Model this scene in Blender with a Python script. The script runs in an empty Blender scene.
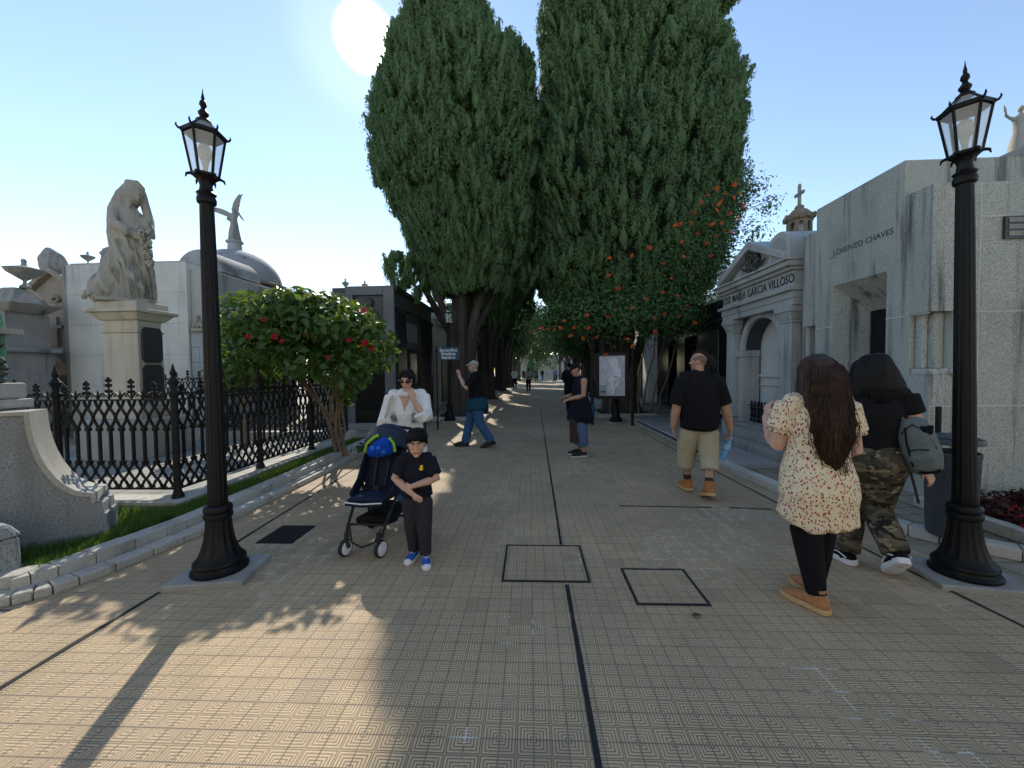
import bpy, bmesh, math, random
import numpy as np
from mathutils import Vector, Matrix
random.seed(7); rng = np.random.default_rng(11)
S = bpy.context.scene
COL = S.collection
R = math.radians
pi = math.pi

# ------------------------------------------------------------------ helpers
class MB:
    """collects vertices and faces of one mesh"""
    def __init__(s): s.v = []; s.f = []
    def add(s, vs, fs, M=None):
        o = len(s.v)
        if M is not None: vs = [M @ Vector(p) for p in vs]
        s.v += [tuple(p) for p in vs]; s.f += [tuple(i + o for i in f) for f in fs]
        return s
    def box(s, x0, x1, y0, y1, z0, z1, M=None):
        return s.add([(x0,y0,z0),(x1,y0,z0),(x1,y1,z0),(x0,y1,z0),(x0,y0,z1),(x1,y0,z1),(x1,y1,z1),(x0,y1,z1)],
                     [(3,2,1,0),(4,5,6,7),(0,1,5,4),(1,2,6,5),(2,3,7,6),(3,0,4,7)], M)
    def frus(s, cx, cy, z0, z1, ax0, ay0, ax1, ay1, M=None):
        v = []
        for z, ax, ay in ((z0,ax0,ay0),(z1,ax1,ay1)):
            v += [(cx-ax,cy-ay,z),(cx+ax,cy-ay,z),(cx+ax,cy+ay,z),(cx-ax,cy+ay,z)]
        return s.add(v, [(3,2,1,0),(4,5,6,7),(0,1,5,4),(1,2,6,5),(2,3,7,6),(3,0,4,7)], M)
    def lathe(s, prof, n=16, M=None, flute=0, fz=(0,0)):
        v = []; f = []
        for r, z in prof:
            for k in range(n):
                a = 2*pi*k/n
                rr = r*(1 - (flute if (flute and k % 2 and fz[0] <= z <= fz[1]) else 0))
                v.append((rr*math.cos(a), rr*math.sin(a), z))
        m = len(prof)
        for i in range(m-1):
            for k in range(n):
                k2 = (k+1) % n
                f.append((i*n+k, i*n+k2, (i+1)*n+k2, (i+1)*n+k))
        f.append(tuple(range(n-1, -1, -1))); f.append(tuple((m-1)*n+k for k in range(n)))
        return s.add(v, f, M)
    def tube(s, path, r, n=6, M=None, closed=False):
        P = [Vector(p) for p in path]; m = len(P)
        rs = r if isinstance(r, (list, tuple)) else [r]*m
        v = []; f = []; prev = None
        for i in range(m):
            if closed: t = P[(i+1) % m] - P[i-1]
            else: t = P[min(i+1,m-1)] - P[max(i-1,0)]
            t = t.normalized() if t.length > 1e-9 else Vector((0,0,1))
            if prev is None:
                a = Vector((0,0,1)) if abs(t.z) < .9 else Vector((1,0,0))
                u = t.cross(a).normalized()
            else:
                u = (prev - t*prev.dot(t)); u = u.normalized() if u.length > 1e-6 else t.orthogonal().normalized()
            prev = u; w = t.cross(u)
            for k in range(n):
                a = 2*pi*(k+.5)/n
                v.append(P[i] + u*(rs[i]*math.cos(a)) + w*(rs[i]*math.sin(a)))
        for i in range(m if closed else m-1):
            j = (i+1) % m
            for k in range(n):
                k2 = (k+1) % n
                f.append((i*n+k, i*n+k2, j*n+k2, j*n+k))
        if not closed:
            f.append(tuple(range(n-1,-1,-1))); f.append(tuple((m-1)*n+k for k in range(n)))
        return s.add(v, f, M)
    def prism(s, poly, d0, d1, fn):
        """poly of 2-D points pushed from d0 to d1; fn(a, b, d) -> point"""
        n = len(poly)
        v = [fn(a,b,d0) for a,b in poly] + [fn(a,b,d1) for a,b in poly]
        f = [tuple(range(n-1,-1,-1)), tuple(range(n,2*n))]
        for i in range(n):
            j = (i+1) % n; f.append((i,j,n+j,n+i))
        return s.add(v, f)
    def ell(s, c, r, n=12, m=8, M=None):
        v = [(c[0],c[1],c[2]-r[2])]; f = []
        for i in range(1,m):
            t = -pi/2 + pi*i/m
            for k in range(n):
                a = 2*pi*k/n
                v.append((c[0]+r[0]*math.cos(t)*math.cos(a), c[1]+r[1]*math.cos(t)*math.sin(a), c[2]+r[2]*math.sin(t)))
        v.append((c[0],c[1],c[2]+r[2])); T = len(v)-1
        for k in range(n):
            k2 = (k+1) % n
            f.append((0,1+k2,1+k)); f.append((T, 1+(m-2)*n+k, 1+(m-2)*n+k2))
            for i in range(m-2): f.append((1+i*n+k,1+i*n+k2,1+(i+1)*n+k2,1+(i+1)*n+k))
        return s.add(v, f, M)
    def loft(s, path, rads, side=(1,0,0), n=14, rnd=.7, M=None):
        """elliptical rings along a path, rounded ends; rads: r or (a, b)"""
        P = [Vector(p) for p in path]; m = len(P)
        rr = [(r,r) if not isinstance(r,(tuple,list)) else r for r in rads]
        sides = side if isinstance(side, list) else [side]*m
        rings = []
        for i in range(m):
            t = (P[min(i+1,m-1)] - P[max(i-1,0)]).normalized()
            sv = Vector(sides[i]); u = sv - t*sv.dot(t)
            if u.length < .15: sv = Vector((0,1,0)); u = sv - t*sv.dot(t)
            if u.length < .15: sv = Vector((0,0,1)); u = sv - t*sv.dot(t)
            u.normalize(); rings.append((P[i], t, u, t.cross(u), rr[i]))
        out = []
        def ring(p,u,w,a,b): out.append([p+u*(a*math.cos(2*pi*k/n))+w*(b*math.sin(2*pi*k/n)) for k in range(n)])
        if rnd:
            p,t,u,w,(a,b) = rings[0]; e = min(a,b)*rnd
            ring(p-t*e*.9,u,w,a*.35,b*.35); ring(p-t*e*.6,u,w,a*.75,b*.75)
        for p,t,u,w,(a,b) in rings: ring(p,u,w,a,b)
        if rnd:
            p,t,u,w,(a,b) = rings[-1]; e = min(a,b)*rnd
            ring(p+t*e*.6,u,w,a*.75,b*.75); ring(p+t*e*.9,u,w,a*.35,b*.35)
        v = [q for rg in out for q in rg]; f = []; M_ = len(out)
        for i in range(M_-1):
            for k in range(n):
                k2 = (k+1) % n; f.append((i*n+k,i*n+k2,(i+1)*n+k2,(i+1)*n+k))
        f.append(tuple(range(n-1,-1,-1))); f.append(tuple((M_-1)*n+k for k in range(n)))
        return s.add(v, f, M)
    def mesh(s, name):
        me = bpy.data.meshes.new(name); me.from_pydata(s.v, [], s.f); me.update()
        return me

def chain_loc(o):
    v = Vector((0,0,0))
    while o is not None: v += o.location; o = o.parent
    return v

def link(name, me, mat, parent=None, smooth=35, bevel=0, world=False):
    o = bpy.data.objects.new(name, me); COL.objects.link(o)
    if mat is not None:
        me.materials.clear(); me.materials.append(mat)
    if smooth:
        me.polygons.foreach_set('use_smooth', [True]*len(me.polygons))
        if smooth < 180: me.set_sharp_from_angle(angle=R(smooth))
    if parent is not None:
        o.parent = parent
        if world:
            L = chain_loc(parent); me.transform(Matrix.Translation(-L))
    if bevel:
        b = o.modifiers.new('bevel','BEVEL'); b.width = bevel; b.segments = 2; b.limit_method = 'ANGLE'; b.angle_limit = R(50)
    return o

def build(name, mb, mat, parent=None, **k):
    me = mb.mesh(name)
    bm = bmesh.new(); bm.from_mesh(me); bmesh.ops.recalc_face_normals(bm, faces=bm.faces); bm.to_mesh(me); bm.free()
    return link(name, me, mat, parent, **k)

def tag(o, label=None, cat=None, group=None, kind=None):
    if label: o['label'] = label
    if cat: o['category'] = cat
    if group: o['group'] = group
    if kind: o['kind'] = kind
    return o

def thing(name, label, cat, loc=(0,0,0), rz=0, group=None):
    o = bpy.data.objects.new(name, None); COL.objects.link(o)
    o.location = loc; o.rotation_euler = (0,0,rz); o.empty_display_size = .2
    return tag(o, label, cat, group)

def dup(root, loc=None, rz=None, label=None, scale=None):
    def rec(o, par):
        c = o.copy(); COL.objects.link(c)
        if par is not None: c.parent = par
        for ch in list(o.children): rec(ch, c)
        return c
    r = rec(root, None)
    if loc is not None: r.location = loc
    if rz is not None: r.rotation_euler = (0,0,rz)
    if scale is not None: r.scale = scale if not isinstance(scale,(int,float)) else (scale,)*3
    if label: r['label'] = label
    return r

# ------------------------------------------------------------------ materials
class NT:
    def __init__(s, name):
        s.m = bpy.data.materials.new(name); s.m.use_nodes = True
        s.t = s.m.node_tree; s.n = s.t.nodes; s.l = s.t.links
        s.b = s.n['Principled BSDF']; s.out = s.n['Material Output']
        s.tc = s.n.new('ShaderNodeTexCoord').outputs['Object']
    def put(s, inp, val):
        if isinstance(val, bpy.types.NodeSocket): s.l.new(val, inp)
        elif isinstance(val, (tuple, list)) and len(val) == 3 and inp.type == 'RGBA': inp.default_value = (*val, 1)
        else: inp.default_value = val
    def mth(s, op, a, b=0.0, c=None):
        n = s.n.new('ShaderNodeMath'); n.operation = op; s.put(n.inputs[0], a); s.put(n.inputs[1], b)
        if c is not None: s.put(n.inputs[2], c)
        return n.outputs[0]
    def noise(s, scale=5, detail=4, vec=None, rough=.55, dist=0):
        n = s.n.new('ShaderNodeTexNoise'); s.l.new(vec or s.tc, n.inputs['Vector'])
        n.inputs['Scale'].default_value = scale; n.inputs['Detail'].default_value = detail
        n.inputs['Roughness'].default_value = rough; n.inputs['Distortion'].default_value = dist
        return n.outputs['Fac']
    def voro(s, scale=5, out='Distance', vec=None, rnd=1):
        n = s.n.new('ShaderNodeTexVoronoi'); s.l.new(vec or s.tc, n.inputs['Vector']); n.inputs['Scale'].default_value = scale
        n.inputs['Randomness'].default_value = rnd
        return n.outputs[out]
    def mapv(s, scale=(1,1,1), vec=None, loc=(0,0,0), rot=(0,0,0)):
        n = s.n.new('ShaderNodeMapping'); s.l.new(vec or s.tc, n.inputs['Vector'])
        n.inputs['Scale'].default_value = scale; n.inputs['Location'].default_value = loc; n.inputs['Rotation'].default_value = rot
        return n.outputs[0]
    def ramp(s, v, a, b, smooth=True):
        n = s.n.new('ShaderNodeMapRange'); n.interpolation_type = 'SMOOTHSTEP' if smooth else 'LINEAR'
        s.put(n.inputs['Value'], v); n.inputs['From Min'].default_value = a; n.inputs['From Max'].default_value = b
        return n.outputs['Result']
    def mix(s, f, a, b, op='MIX'):
        n = s.n.new('ShaderNodeMix'); n.data_type = 'RGBA'; n.blend_type = op
        s.put(n.inputs['Factor'], f); s.put(n.inputs['A'], a); s.put(n.inputs['B'], b) if False else None
        ia = [i for i in n.inputs if i.type == 'RGBA']; s.put(ia[0], a); s.put(ia[1], b)
        return [o for o in n.outputs if o.type == 'RGBA'][0]
    def xyz(s, vec=None):
        n = s.n.new('ShaderNodeSeparateXYZ'); s.l.new(vec or s.tc, n.inputs[0]); return n.outputs
    def bump(s, h, strength=.3, dist=.01):
        n = s.n.new('ShaderNodeBump'); s.l.new(h, n.inputs['Height']); n.inputs['Strength'].default_value = strength; n.inputs['Distance'].default_value = dist
        s.l.new(n.outputs[0], s.b.inputs['Normal']); return n.outputs[0]
    def done(s, col, rough=.6, spec=.4, metal=0):
        s.put(s.b.inputs['Base Color'], col); s.put(s.b.inputs['Roughness'], rough)
        s.put(s.b.inputs['Specular IOR Level'], spec); s.put(s.b.inputs['Metallic'], metal)
        return s.m

def plain(name, c, c2=None, scale=8, rough=.6, spec=.4, metal=0, bump=0, bs=60, detail=4):
    t = NT(name); c2 = c2 or tuple(x*.75 for x in c)
    col = t.mix(t.ramp(t.noise(scale, detail), .35, .65), c, c2)
    if bump: t.bump(t.noise(bs, 3), bump, .004)
    return t.done(col, rough, spec, metal)

def granite(name, c, c2, stain, speck=.5, stain_amt=.7, rough=.75, green=0, ss=90, bump=.25, st=(2.2,2.2,.22)):
    t = NT(name)
    base = t.mix(t.ramp(t.noise(1.3, 5), .35, .7), c, c2)
    sp = t.noise(ss, 2)
    base = t.mix(t.mth('MULTIPLY', t.ramp(sp, .52, .68), speck), base, tuple(x*.35 for x in c))
    base = t.mix(t.mth('MULTIPLY', t.ramp(sp, .42, .3), speck), base, tuple(min(.8, x*1.6) for x in c))
    sv = t.mapv(st)
    m = t.mth('MULTIPLY', t.ramp(t.noise(1.6, 6, sv, .65), .5, .72), stain_amt)
    base = t.mix(m, base, stain)
    if green:
        g = t.mth('MULTIPLY', t.ramp(t.noise(1.1, 5, t.mapv((1,1,.5), loc=(5,3,1))), .5, .75), green)
        base = t.mix(g, base, (.10,.13,.06))
    t.bump(sp, bump, .003)
    return t.done(base, rough, .3)

def leafmat(name, c1, c2, c3, tr=.35, rough=.55, sc=1.2, trcol=None):
    t = NT(name)
    a = t.mix(t.ramp(t.noise(sc, 3), .35, .65), c1, c2)
    a = t.mix(t.ramp(t.noise(sc*11, 2), .5, .75), a, c3)
    t.done(a, rough, .3)
    tn = t.n.new('ShaderNodeBsdfTranslucent')
    t.put(tn.inputs['Color'], trcol if trcol else a)
    mx = t.n.new('ShaderNodeMixShader'); mx.inputs[0].default_value = tr
    t.l.new(t.b.outputs[0], mx.inputs[1]); t.l.new(tn.outputs[0], mx.inputs[2]); t.l.new(mx.outputs[0], t.out.inputs[0])
    return t.m

def glassmat(name, tint=(.9,.93,.92), alpha=.25, rough=.05):
    t = NT(name); t.done(tint, rough, .5)
    tr = t.n.new('ShaderNodeBsdfTransparent'); mx = t.n.new('ShaderNodeMixShader')
    t.l.new(t.ramp(t.noise(9, 3), .2, .9), mx.inputs[0]) if False else None
    mx.inputs[0].default_value = alpha
    t.l.new(tr.outputs[0], mx.inputs[1]); t.l.new(t.b.outputs[0], mx.inputs[2]); t.l.new(mx.outputs[0], t.out.inputs[0])
    return t.m

TILE = .145
def tile_mat():
    t = NT('patterned_tile'); x, y, z = t.xyz()
    X = t.mth('DIVIDE', x, TILE); Y = t.mth('DIVIDE', y, TILE)
    fx = t.mth('FRACT', X); fy = t.mth('FRACT', Y); ix = t.mth('FLOOR', X); iy = t.mth('FLOOR', Y)
    cv = t.n.new('ShaderNodeCombineXYZ'); t.l.new(ix, cv.inputs[0]); t.l.new(iy, cv.inputs[1])
    wn = t.n.new('ShaderNodeTexWhiteNoise'); wn.noise_dimensions = '2D'; t.l.new(cv.outputs[0], wn.inputs['Vector']); rnd = wn.outputs['Value']
    # nested corners that meet in a cross along the middle lines of each tile
    u = t.mth('PINGPONG', X, .5); v = t.mth('PINGPONG', Y, .5)
    m = t.mth('MAXIMUM', u, v)
    st = t.mth('SINE', t.mth('MULTIPLY_ADD', m, 2*pi*10.4, -.9))
    groove = t.ramp(st, -.05, -.8)
    ex = t.mth('MINIMUM', fx, t.mth('SUBTRACT', 1.0, fx)); ey = t.mth('MINIMUM', fy, t.mth('SUBTRACT', 1.0, fy))
    jnt = t.ramp(t.mth('MINIMUM', ex, ey), .030, .010)
    big = t.noise(.55, 5); mid = t.noise(3.2, 4); fine = t.noise(60, 3)
    c = t.mix(t.ramp(big, .35, .65), (.64,.465,.275), (.54,.395,.25))
    c = t.mix(t.mth('MULTIPLY', t.ramp(mid, .5, .75), .5), c, (.40,.315,.17))
    c = t.mix(t.mth('MULTIPLY', t.ramp(rnd, .0, 1.0, False), .30), c, (.36,.29,.17))
    c = t.mix(t.mth('MULTIPLY', t.ramp(rnd, .93, .97), .22), c, (.23,.19,.125))
    c = t.mix(t.mth('MULTIPLY', t.ramp(t.noise(.32, 6, t.mapv(loc=(2,9,0)), .7), .52, .72), .45), c, (.27,.23,.16))
    c = t.mix(t.mth('MULTIPLY', t.ramp(fine, .45, .75), .3), c, (.31,.25,.15))
    wear = t.ramp(t.noise(1.1, 4, t.mapv(loc=(3,7,0))), .3, .65)
    c = t.mix(t.mth('MULTIPLY', groove, t.mth('ADD', .62, t.mth('MULTIPLY', wear, .3))), c, (.15,.115,.075))
    # joints: mostly dark with dirt, here and there filled with pale mortar
    pal = t.ramp(t.noise(.9, 3, t.mapv(loc=(11,4,2))), .56, .61)
    pal = t.mth('MULTIPLY', pal, t.ramp(t.noise(14, 2), .4, .55))
    jc = t.mix(pal, (.19,.155,.11), (.66,.63,.56))
    c = t.mix(t.mth('MULTIPLY', jnt, t.ramp(t.noise(5, 3), .1, .55)), c, jc)
    h = t.mth('SUBTRACT', t.mth('MULTIPLY', st, .5), t.mth('MULTIPLY', jnt, 1.4))
    h = t.mth('ADD', h, t.mth('MULTIPLY', fine, .8))
    t.bump(h, .5, .003)
    return t.done(c, t.mth('ADD', .55, t.mth('MULTIPLY', mid, .35)), .35)

def slab_mat(name, c, c2, sx=.4, sy=.4):
    t = NT(name); br = t.n.new('ShaderNodeTexBrick'); t.l.new(t.mapv((1,1,1)), br.inputs['Vector'])
    br.inputs['Scale'].default_value = 1; br.inputs['Brick Width'].default_value = sx; br.inputs['Row Height'].default_value = sy
    br.inputs['Mortar Size'].default_value = .008; br.inputs['Mortar Smooth'].default_value = .3; br.offset = 0
    br.inputs['Color1'].default_value = (*c,1); br.inputs['Color2'].default_value = (*c2,1); br.inputs['Mortar'].default_value = (.06,.055,.045,1)
    col = t.mix(t.mth('MULTIPLY', t.ramp(t.noise(2.2, 6), .42, .7), .6), br.outputs['Color'], tuple(x*.45 for x in c))
    t.bump(t.noise(45, 4), .3, .004)
    return t.done(col, .75, .3)

M = {}
M['tile'] = tile_mat()
M['ground'] = slab_mat('ground_paving', (.33,.29,.22), (.28,.25,.18), .4, .4)
M['slab_grey'] = slab_mat('sidewalk_slabs', (.36,.345,.31), (.30,.29,.265), .5, .5)
M['slab_brown'] = slab_mat('sidewalk_brown', (.29,.245,.175), (.24,.205,.15), .2, .2)
M['joint'] = plain('black_joint', (.022,.022,.024), (.035,.034,.033), 30, .8, .2, bump=.4)
M['kerb'] = granite('kerb_stone', (.52,.495,.44), (.43,.405,.35), (.16,.145,.12), .35, .6, .8, st=(3,3,2))
M['pad'] = granite('concrete_pad', (.34,.33,.30), (.28,.27,.24), (.15,.14,.12), .3, .4, .8, st=(3,3,3))
M['granite'] = granite('grey_granite', (.42,.435,.39), (.345,.365,.33), (.05,.052,.046), .75, .86, green=.55, ss=75, st=(4.2,4.2,.28))
M['granite2'] = granite('grey_granite_wing', (.275,.29,.29), (.225,.24,.24), (.12,.12,.11), .75, .35, ss=70)
M['granite_cut'] = granite('granite_capping', (.42,.40,.36), (.36,.34,.30), (.18,.17,.15), .3, .3, ss=70)
M['marble'] = granite('grey_marble', (.46,.47,.45), (.37,.385,.38), (.10,.10,.095), .12, .62, .55, ss=40, bump=.06)
M['plaster'] = granite('pale_plaster', (.60,.60,.56), (.52,.52,.48), (.22,.21,.19), .08, .5, .8, ss=30, bump=.08)
M['cement'] = granite('weathered_cement', (.43,.43,.40), (.36,.36,.335), (.11,.105,.095), .25, .75, .85, ss=40)
M['cement_dark'] = granite('dark_cement', (.33,.32,.30), (.25,.24,.225), (.06,.058,.052), .3, .7, .85, ss=40)
M['brownstone'] = granite('brown_stone', (.33,.28,.225), (.26,.22,.18), (.07,.06,.05), .25, .7, .85, ss=40)
M['ochre'] = granite('ochre_stone', (.25,.205,.145), (.18,.15,.11), (.08,.07,.05), .2, .6, .8, ss=40)
M['statue'] = granite('statue_marble', (.38,.355,.30), (.27,.255,.215), (.065,.06,.05), .12, .85, .7, ss=50, bump=.12, st=(3,3,.9))
M['pedestal'] = granite('pedestal_stone', (.56,.50,.39), (.46,.42,.34), (.2,.18,.15), .1, .45, .75, ss=50, bump=.1)
M['dome'] = granite('dome_cement', (.37,.375,.375), (.29,.295,.295), (.075,.075,.07), .25, .8, .85, ss=40, st=(1.4,1.4,1.2))
M['bluegrey'] = granite('bluegrey_stone', (.36,.40,.42), (.30,.335,.35), (.15,.15,.15), .2, .4, .8, ss=40)
M['black_gran'] = granite('black_polished_granite', (.021,.023,.026), (.014,.016,.018), (.035,.035,.035), .3, .4, .13, ss=120, bump=.02)
M['dark_gran'] = granite('dark_granite', (.06,.062,.064), (.045,.047,.05), (.02,.02,.02), .4, .5, .3, ss=90, bump=.05)
M['grey_dk'] = granite('grey_dark_pilaster', (.15,.155,.155), (.11,.115,.115), (.05,.05,.048), .3, .5, .5, ss=90, bump=.05)
M['green_marble'] = granite('green_marble', (.16,.36,.22), (.10,.26,.15), (.05,.12,.07), .2, .4, .3, ss=15, bump=.02)
M['bronze'] = plain('dark_bronze', (.05,.052,.045), (.085,.10,.08), 25, .5, .5, .4, bump=.3, bs=40)
M['iron'] = plain('black_iron', (.004,.004,.0045), (.006,.0055,.0055), 14, .45, .22, bump=.12, bs=90)
M['iron2'] = plain('black_iron_matt', (.008,.008,.009), (.016,.014,.012), 20, .55, .25, bump=.15, bs=90)
M['void'] = plain('dark_doorway', (.008,.008,.009), (.012,.012,.012), 5, .7, .2)
M['glass'] = glassmat('lamp_glass', (.8,.82,.78), .35, .15)
M['globe'] = plain('bulb_globe', (.7,.69,.62), (.6,.59,.54), 6, .3)
M['darkglass'] = plain('dark_window', (.03,.035,.04), (.05,.055,.06), 4, .1, .6)
M['letters'] = plain('dark_letters', (.03,.032,.033), (.05,.05,.05), 20, .6)
M['letters_dim'] = plain('weathered_letters', (.055,.058,.055), (.10,.105,.10), 30, .7)
M['white_paint'] = plain('white_paint', (.78,.78,.76), (.7,.7,.68), 20, .5)
M['blue_sign'] = plain('blue_enamel', (.03,.075,.12), (.025,.06,.10), 12, .35)
M['bark'] = granite('cypress_bark', (.085,.072,.062), (.06,.05,.044), (.03,.026,.022), .3, .7, .95, ss=30, bump=.6, st=(9,9,.5))
M['bark2'] = granite('shrub_bark', (.22,.165,.11), (.16,.12,.085), (.07,.055,.04), .3, .5, .9, ss=50, bump=.5, st=(9,9,.8))
M['cyp'] = leafmat('cypress_leaf', (.09,.165,.07), (.115,.20,.08), (.14,.225,.09), .3, .6, .8)
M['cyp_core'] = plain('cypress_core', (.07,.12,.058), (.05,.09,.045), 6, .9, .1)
M['vine_leaf'] = leafmat('vine_leaf', (.06,.135,.04), (.085,.175,.05), (.12,.2,.065), .3, .5, 1.5)
M['shrub_leaf'] = leafmat('shrub_leaf', (.04,.10,.026), (.055,.125,.03), (.085,.15,.035), .30, .45, 2.0, (.26,.36,.04))
M['ivy'] = leafmat('hedge_leaf', (.05,.11,.03), (.07,.14,.035), (.1,.17,.05), .4, .5, 2.0)
M['red_bract'] = leafmat('red_bract', (.40,.012,.03), (.48,.02,.035), (.30,.008,.02), .25, .5, 5)
M['orange_flower'] = leafmat('orange_flower', (.80,.13,.03), (.78,.19,.05), (.7,.08,.02), .3, .5, 6)
M['grass'] = leafmat('lawn_grass', (.07,.15,.03), (.095,.19,.035), (.14,.21,.05), .3, .55, 3, (.2,.32,.04))
M['soil'] = plain('dark_soil', (.06,.045,.03), (.035,.028,.02), 20, .95, .1, bump=.6, bs=40)
M['white_wall'] = granite('white_stucco', (.80,.77,.70), (.74,.71,.64), (.5,.47,.42), .05, .4, .85, ss=30, bump=.05)
M['bin'] = plain('grey_plastic', (.07,.08,.09), (.055,.062,.07), 6, .5, .4, bump=.1)
M['dark_red_leaf'] = leafmat('begonia_leaf', (.06,.018,.018), (.085,.022,.018), (.05,.035,.02), .25, .45, 6)
# ------------------------------------------------------------------ the setting
def sheet(name, poly, z, mat, h=0):
    mb = MB()
    if h: mb.prism(poly, z, z+h, lambda a,b,d: (a,b,d))
    else: mb.add([(a,b,z) for a,b in poly], [tuple(range(len(poly)))])
    return tag(build(name, mb, mat, smooth=0), kind='structure')
sheet('ground', [(-300,-150),(300,-150),(300,500),(-300,500)], 0, M['ground'])
sheet('path', [(-9,-12),(9,-12),(9,2.2),(3.25,2.2),(3.2,95),(-3.45,95),(-3.45,2.2),(-9,2.2)], .004, M['tile'])
# black joints, access covers
jm = MB()
def strip(x0,y0,x1,y1,w, z=.008):
    d = Vector((x1-x0,y1-y0,0)); L = d.length; d.normalize(); n = Vector((-d.y,d.x,0))*(w/2)
    k = max(2,int(L/.12)); pts = []
    for i in range(k+1):
        p = Vector((x0,y0,z))+d*(L*i/k); ww = .8+.4*random.random()
        pts += [p+n*ww, p-n*ww]
    jm.add(pts, [(2*i,2*i+1,2*i+3,2*i+2) for i in range(k)])
strip(.262,-6,.25,2.79,.026); strip(.26,3.44,.33,9.4,.022); strip(.33,9.4,.42,16,.02)
strip(-2.63,-3,-2.65,2.62,.03); strip(-2.68,2.75,-2.9,7.5,.025)
strip(2.9,2.35,2.84,3.1,.025); strip(2.83,3.1,2.72,9.6,.022)
for a,b,c in ((1.0,2.0,4.45),(2.2,2.62,4.4)): strip(a,c,b,c-.04,.025)
strip(-.6,8.6,.9,8.6,.015); strip(-2.2,9.4,.33,9.35,.015)
tag(build('expansion_joints', jm, M['joint'], smooth=0), kind='structure')
def cover(name, c, rot, sx, sy, label):
    t = thing(name, label, 'manhole cover', (c[0],c[1],.004), rot)
    m = MB(); w = .016
    for a in ((-sx,sx,-sy,-sy+w),(-sx,sx,sy-w,sy),(-sx,-sx+w,-sy+w,sy-w),(sx-w,sx,-sy+w,sy-w)): m.box(*a,.001,.009)
    build('frame', m, M['joint'], t, smooth=0)
    m = MB(); m.box(-sx+w+.002,sx-w-.002,-sy+w+.002,sy-w-.002,-.02,.006); build('tile_infill', m, M['tile'], t, smooth=0)
    return t
cover('access_cover', (.10,3.12), 0, .325, .30, 'square tiled access cover with dark edges, crossed by the central joint')
cover('access_cover', (.925,2.79), 0, .24, .235, 'smaller square tiled access cover right of the central joint')
t = thing('access_cover','dark metal cover set in the tiles right behind the left lamp post','manhole cover',(-2.35,3.62,.004))
build('plate', MB().box(-.17,.17,-.2,.2,.0,.008), M['iron2'], t, smooth=0)

def kerb(name, pts, w, z0, z1, mat, closed=False):
    """kerb whose road edge follows pts; body lies to the left of the direction of travel"""
    P = [Vector((a,b,0)) for a,b in pts]; inn = []
    for i,p in enumerate(P):
        d = (P[min(i+1,len(P)-1)]-P[max(i-1,0)]).normalized(); inn.append(p+Vector((-d.y,d.x,0))*w)
    m = MB()
    for i in range(len(P)-1):
        a,b,c,d = P[i],P[i+1],inn[i+1],inn[i]
        L = (b-a).length; k = max(1,round(L/1.3)); g = .003/L
        for j in range(k):
            f0,f1 = j/k+g, (j+1)/k-g; dz = random.uniform(-.005,.005)
            q = [a.lerp(b,f0),a.lerp(b,f1),d.lerp(c,f1),d.lerp(c,f0)]
            m.add([(v.x,v.y,z0) for v in q]+[(v.x,v.y,z1+dz) for v in q], [(3,2,1,0),(4,5,6,7),(0,1,5,4),(1,2,6,5),(2,3,7,6),(3,0,4,7)])
    return tag(build(name, m, mat, smooth=0, bevel=.012), kind='structure')
def arcpts(pts, n=6):
    out = []
    for i in range(len(pts)-1):
        p0,p1,p2,p3 = [Vector((*pts[max(0,min(len(pts)-1,k))],0)) for k in (i-1,i,i+1,i+2)]
        for j in range(n):
            t = j/n
            q = .5*((2*p1)+(p2-p0)*t+(2*p0-5*p1+4*p2-p3)*t*t+(3*p1-p0-3*p2+p3)*t**3); out.append((q.x,q.y))
    return out+[pts[-1]]
LK = arcpts([(-4.7,1.9),(-3.66,2.36),(-3.34,2.7),(-3.17,3.6)],4) + [(-3.15,5.5),(-3.2,8.3)]
kerb('kerb', LK, .16, 0, .07, M['kerb'])
kerb('kerb', [(a-.165,b) if b>2.5 else (a-.1,b+.13) for a,b in LK], .17, 0, .15, M['kerb'])
RK = [(2.98,60),(2.98,12),(2.98,5.6)] + arcpts([(2.98,5.6),(3.08,4.6),(3.32,3.85),(3.84,3.2),(4.9,2.6),(7.5,1.9)],4)[1:]
kerb('kerb', RK, .15, 0, .10, M['kerb'])
RK2 = [(a+.145,b) if b>3.9 else (a+.09,b+.12) for a,b in RK]
near = [p for p in RK2 if p[1] < 5.9]
sheet('sidewalk', [(3.12,60)]+[(3.12,5.9)]+[(8,5.9),(8,60)], .0, M['slab_grey'], .085)
sheet('sidewalk', [(3.12,5.89)]+near[1:]+[(8,1.9),(8,5.89)], .0, M['slab_brown'], .085)
tag(build('apron', MB().box(3.14,3.78,6.0,10.4,.085,.092), M['pad'], smooth=0), kind='structure')
# enclosure behind the railings
sheet('terrace', [(-9.3,4.05),(-3.84,4.05),(-3.84,8.35),(-9.3,8.35)], 0, M['plaster'], .13)
tag(build('terrace_coping', MB().box(-9.3,-3.80,4.01,4.28,.13,.18).box(-4.1,-3.80,4.28,8.11,.13,.18).box(-9.3,-3.80,8.11,8.39,.13,.30), M['kerb'], smooth=0, bevel=.01), kind='structure')
sheet('terrace_floor', [(-9.28,4.29),(-4.11,4.29),(-4.11,8.1),(-9.28,8.1)], .135, M['slab_grey'])
sheet('flower_bed', [(-3.5,2.75),(-3.42,3.6),(-3.42,8.3),(-3.83,8.3),(-3.83,4.0),(-5.4,4.0),(-5.4,2.3),(-4.2,2.25)], 0, M['soil'], .09)

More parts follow.
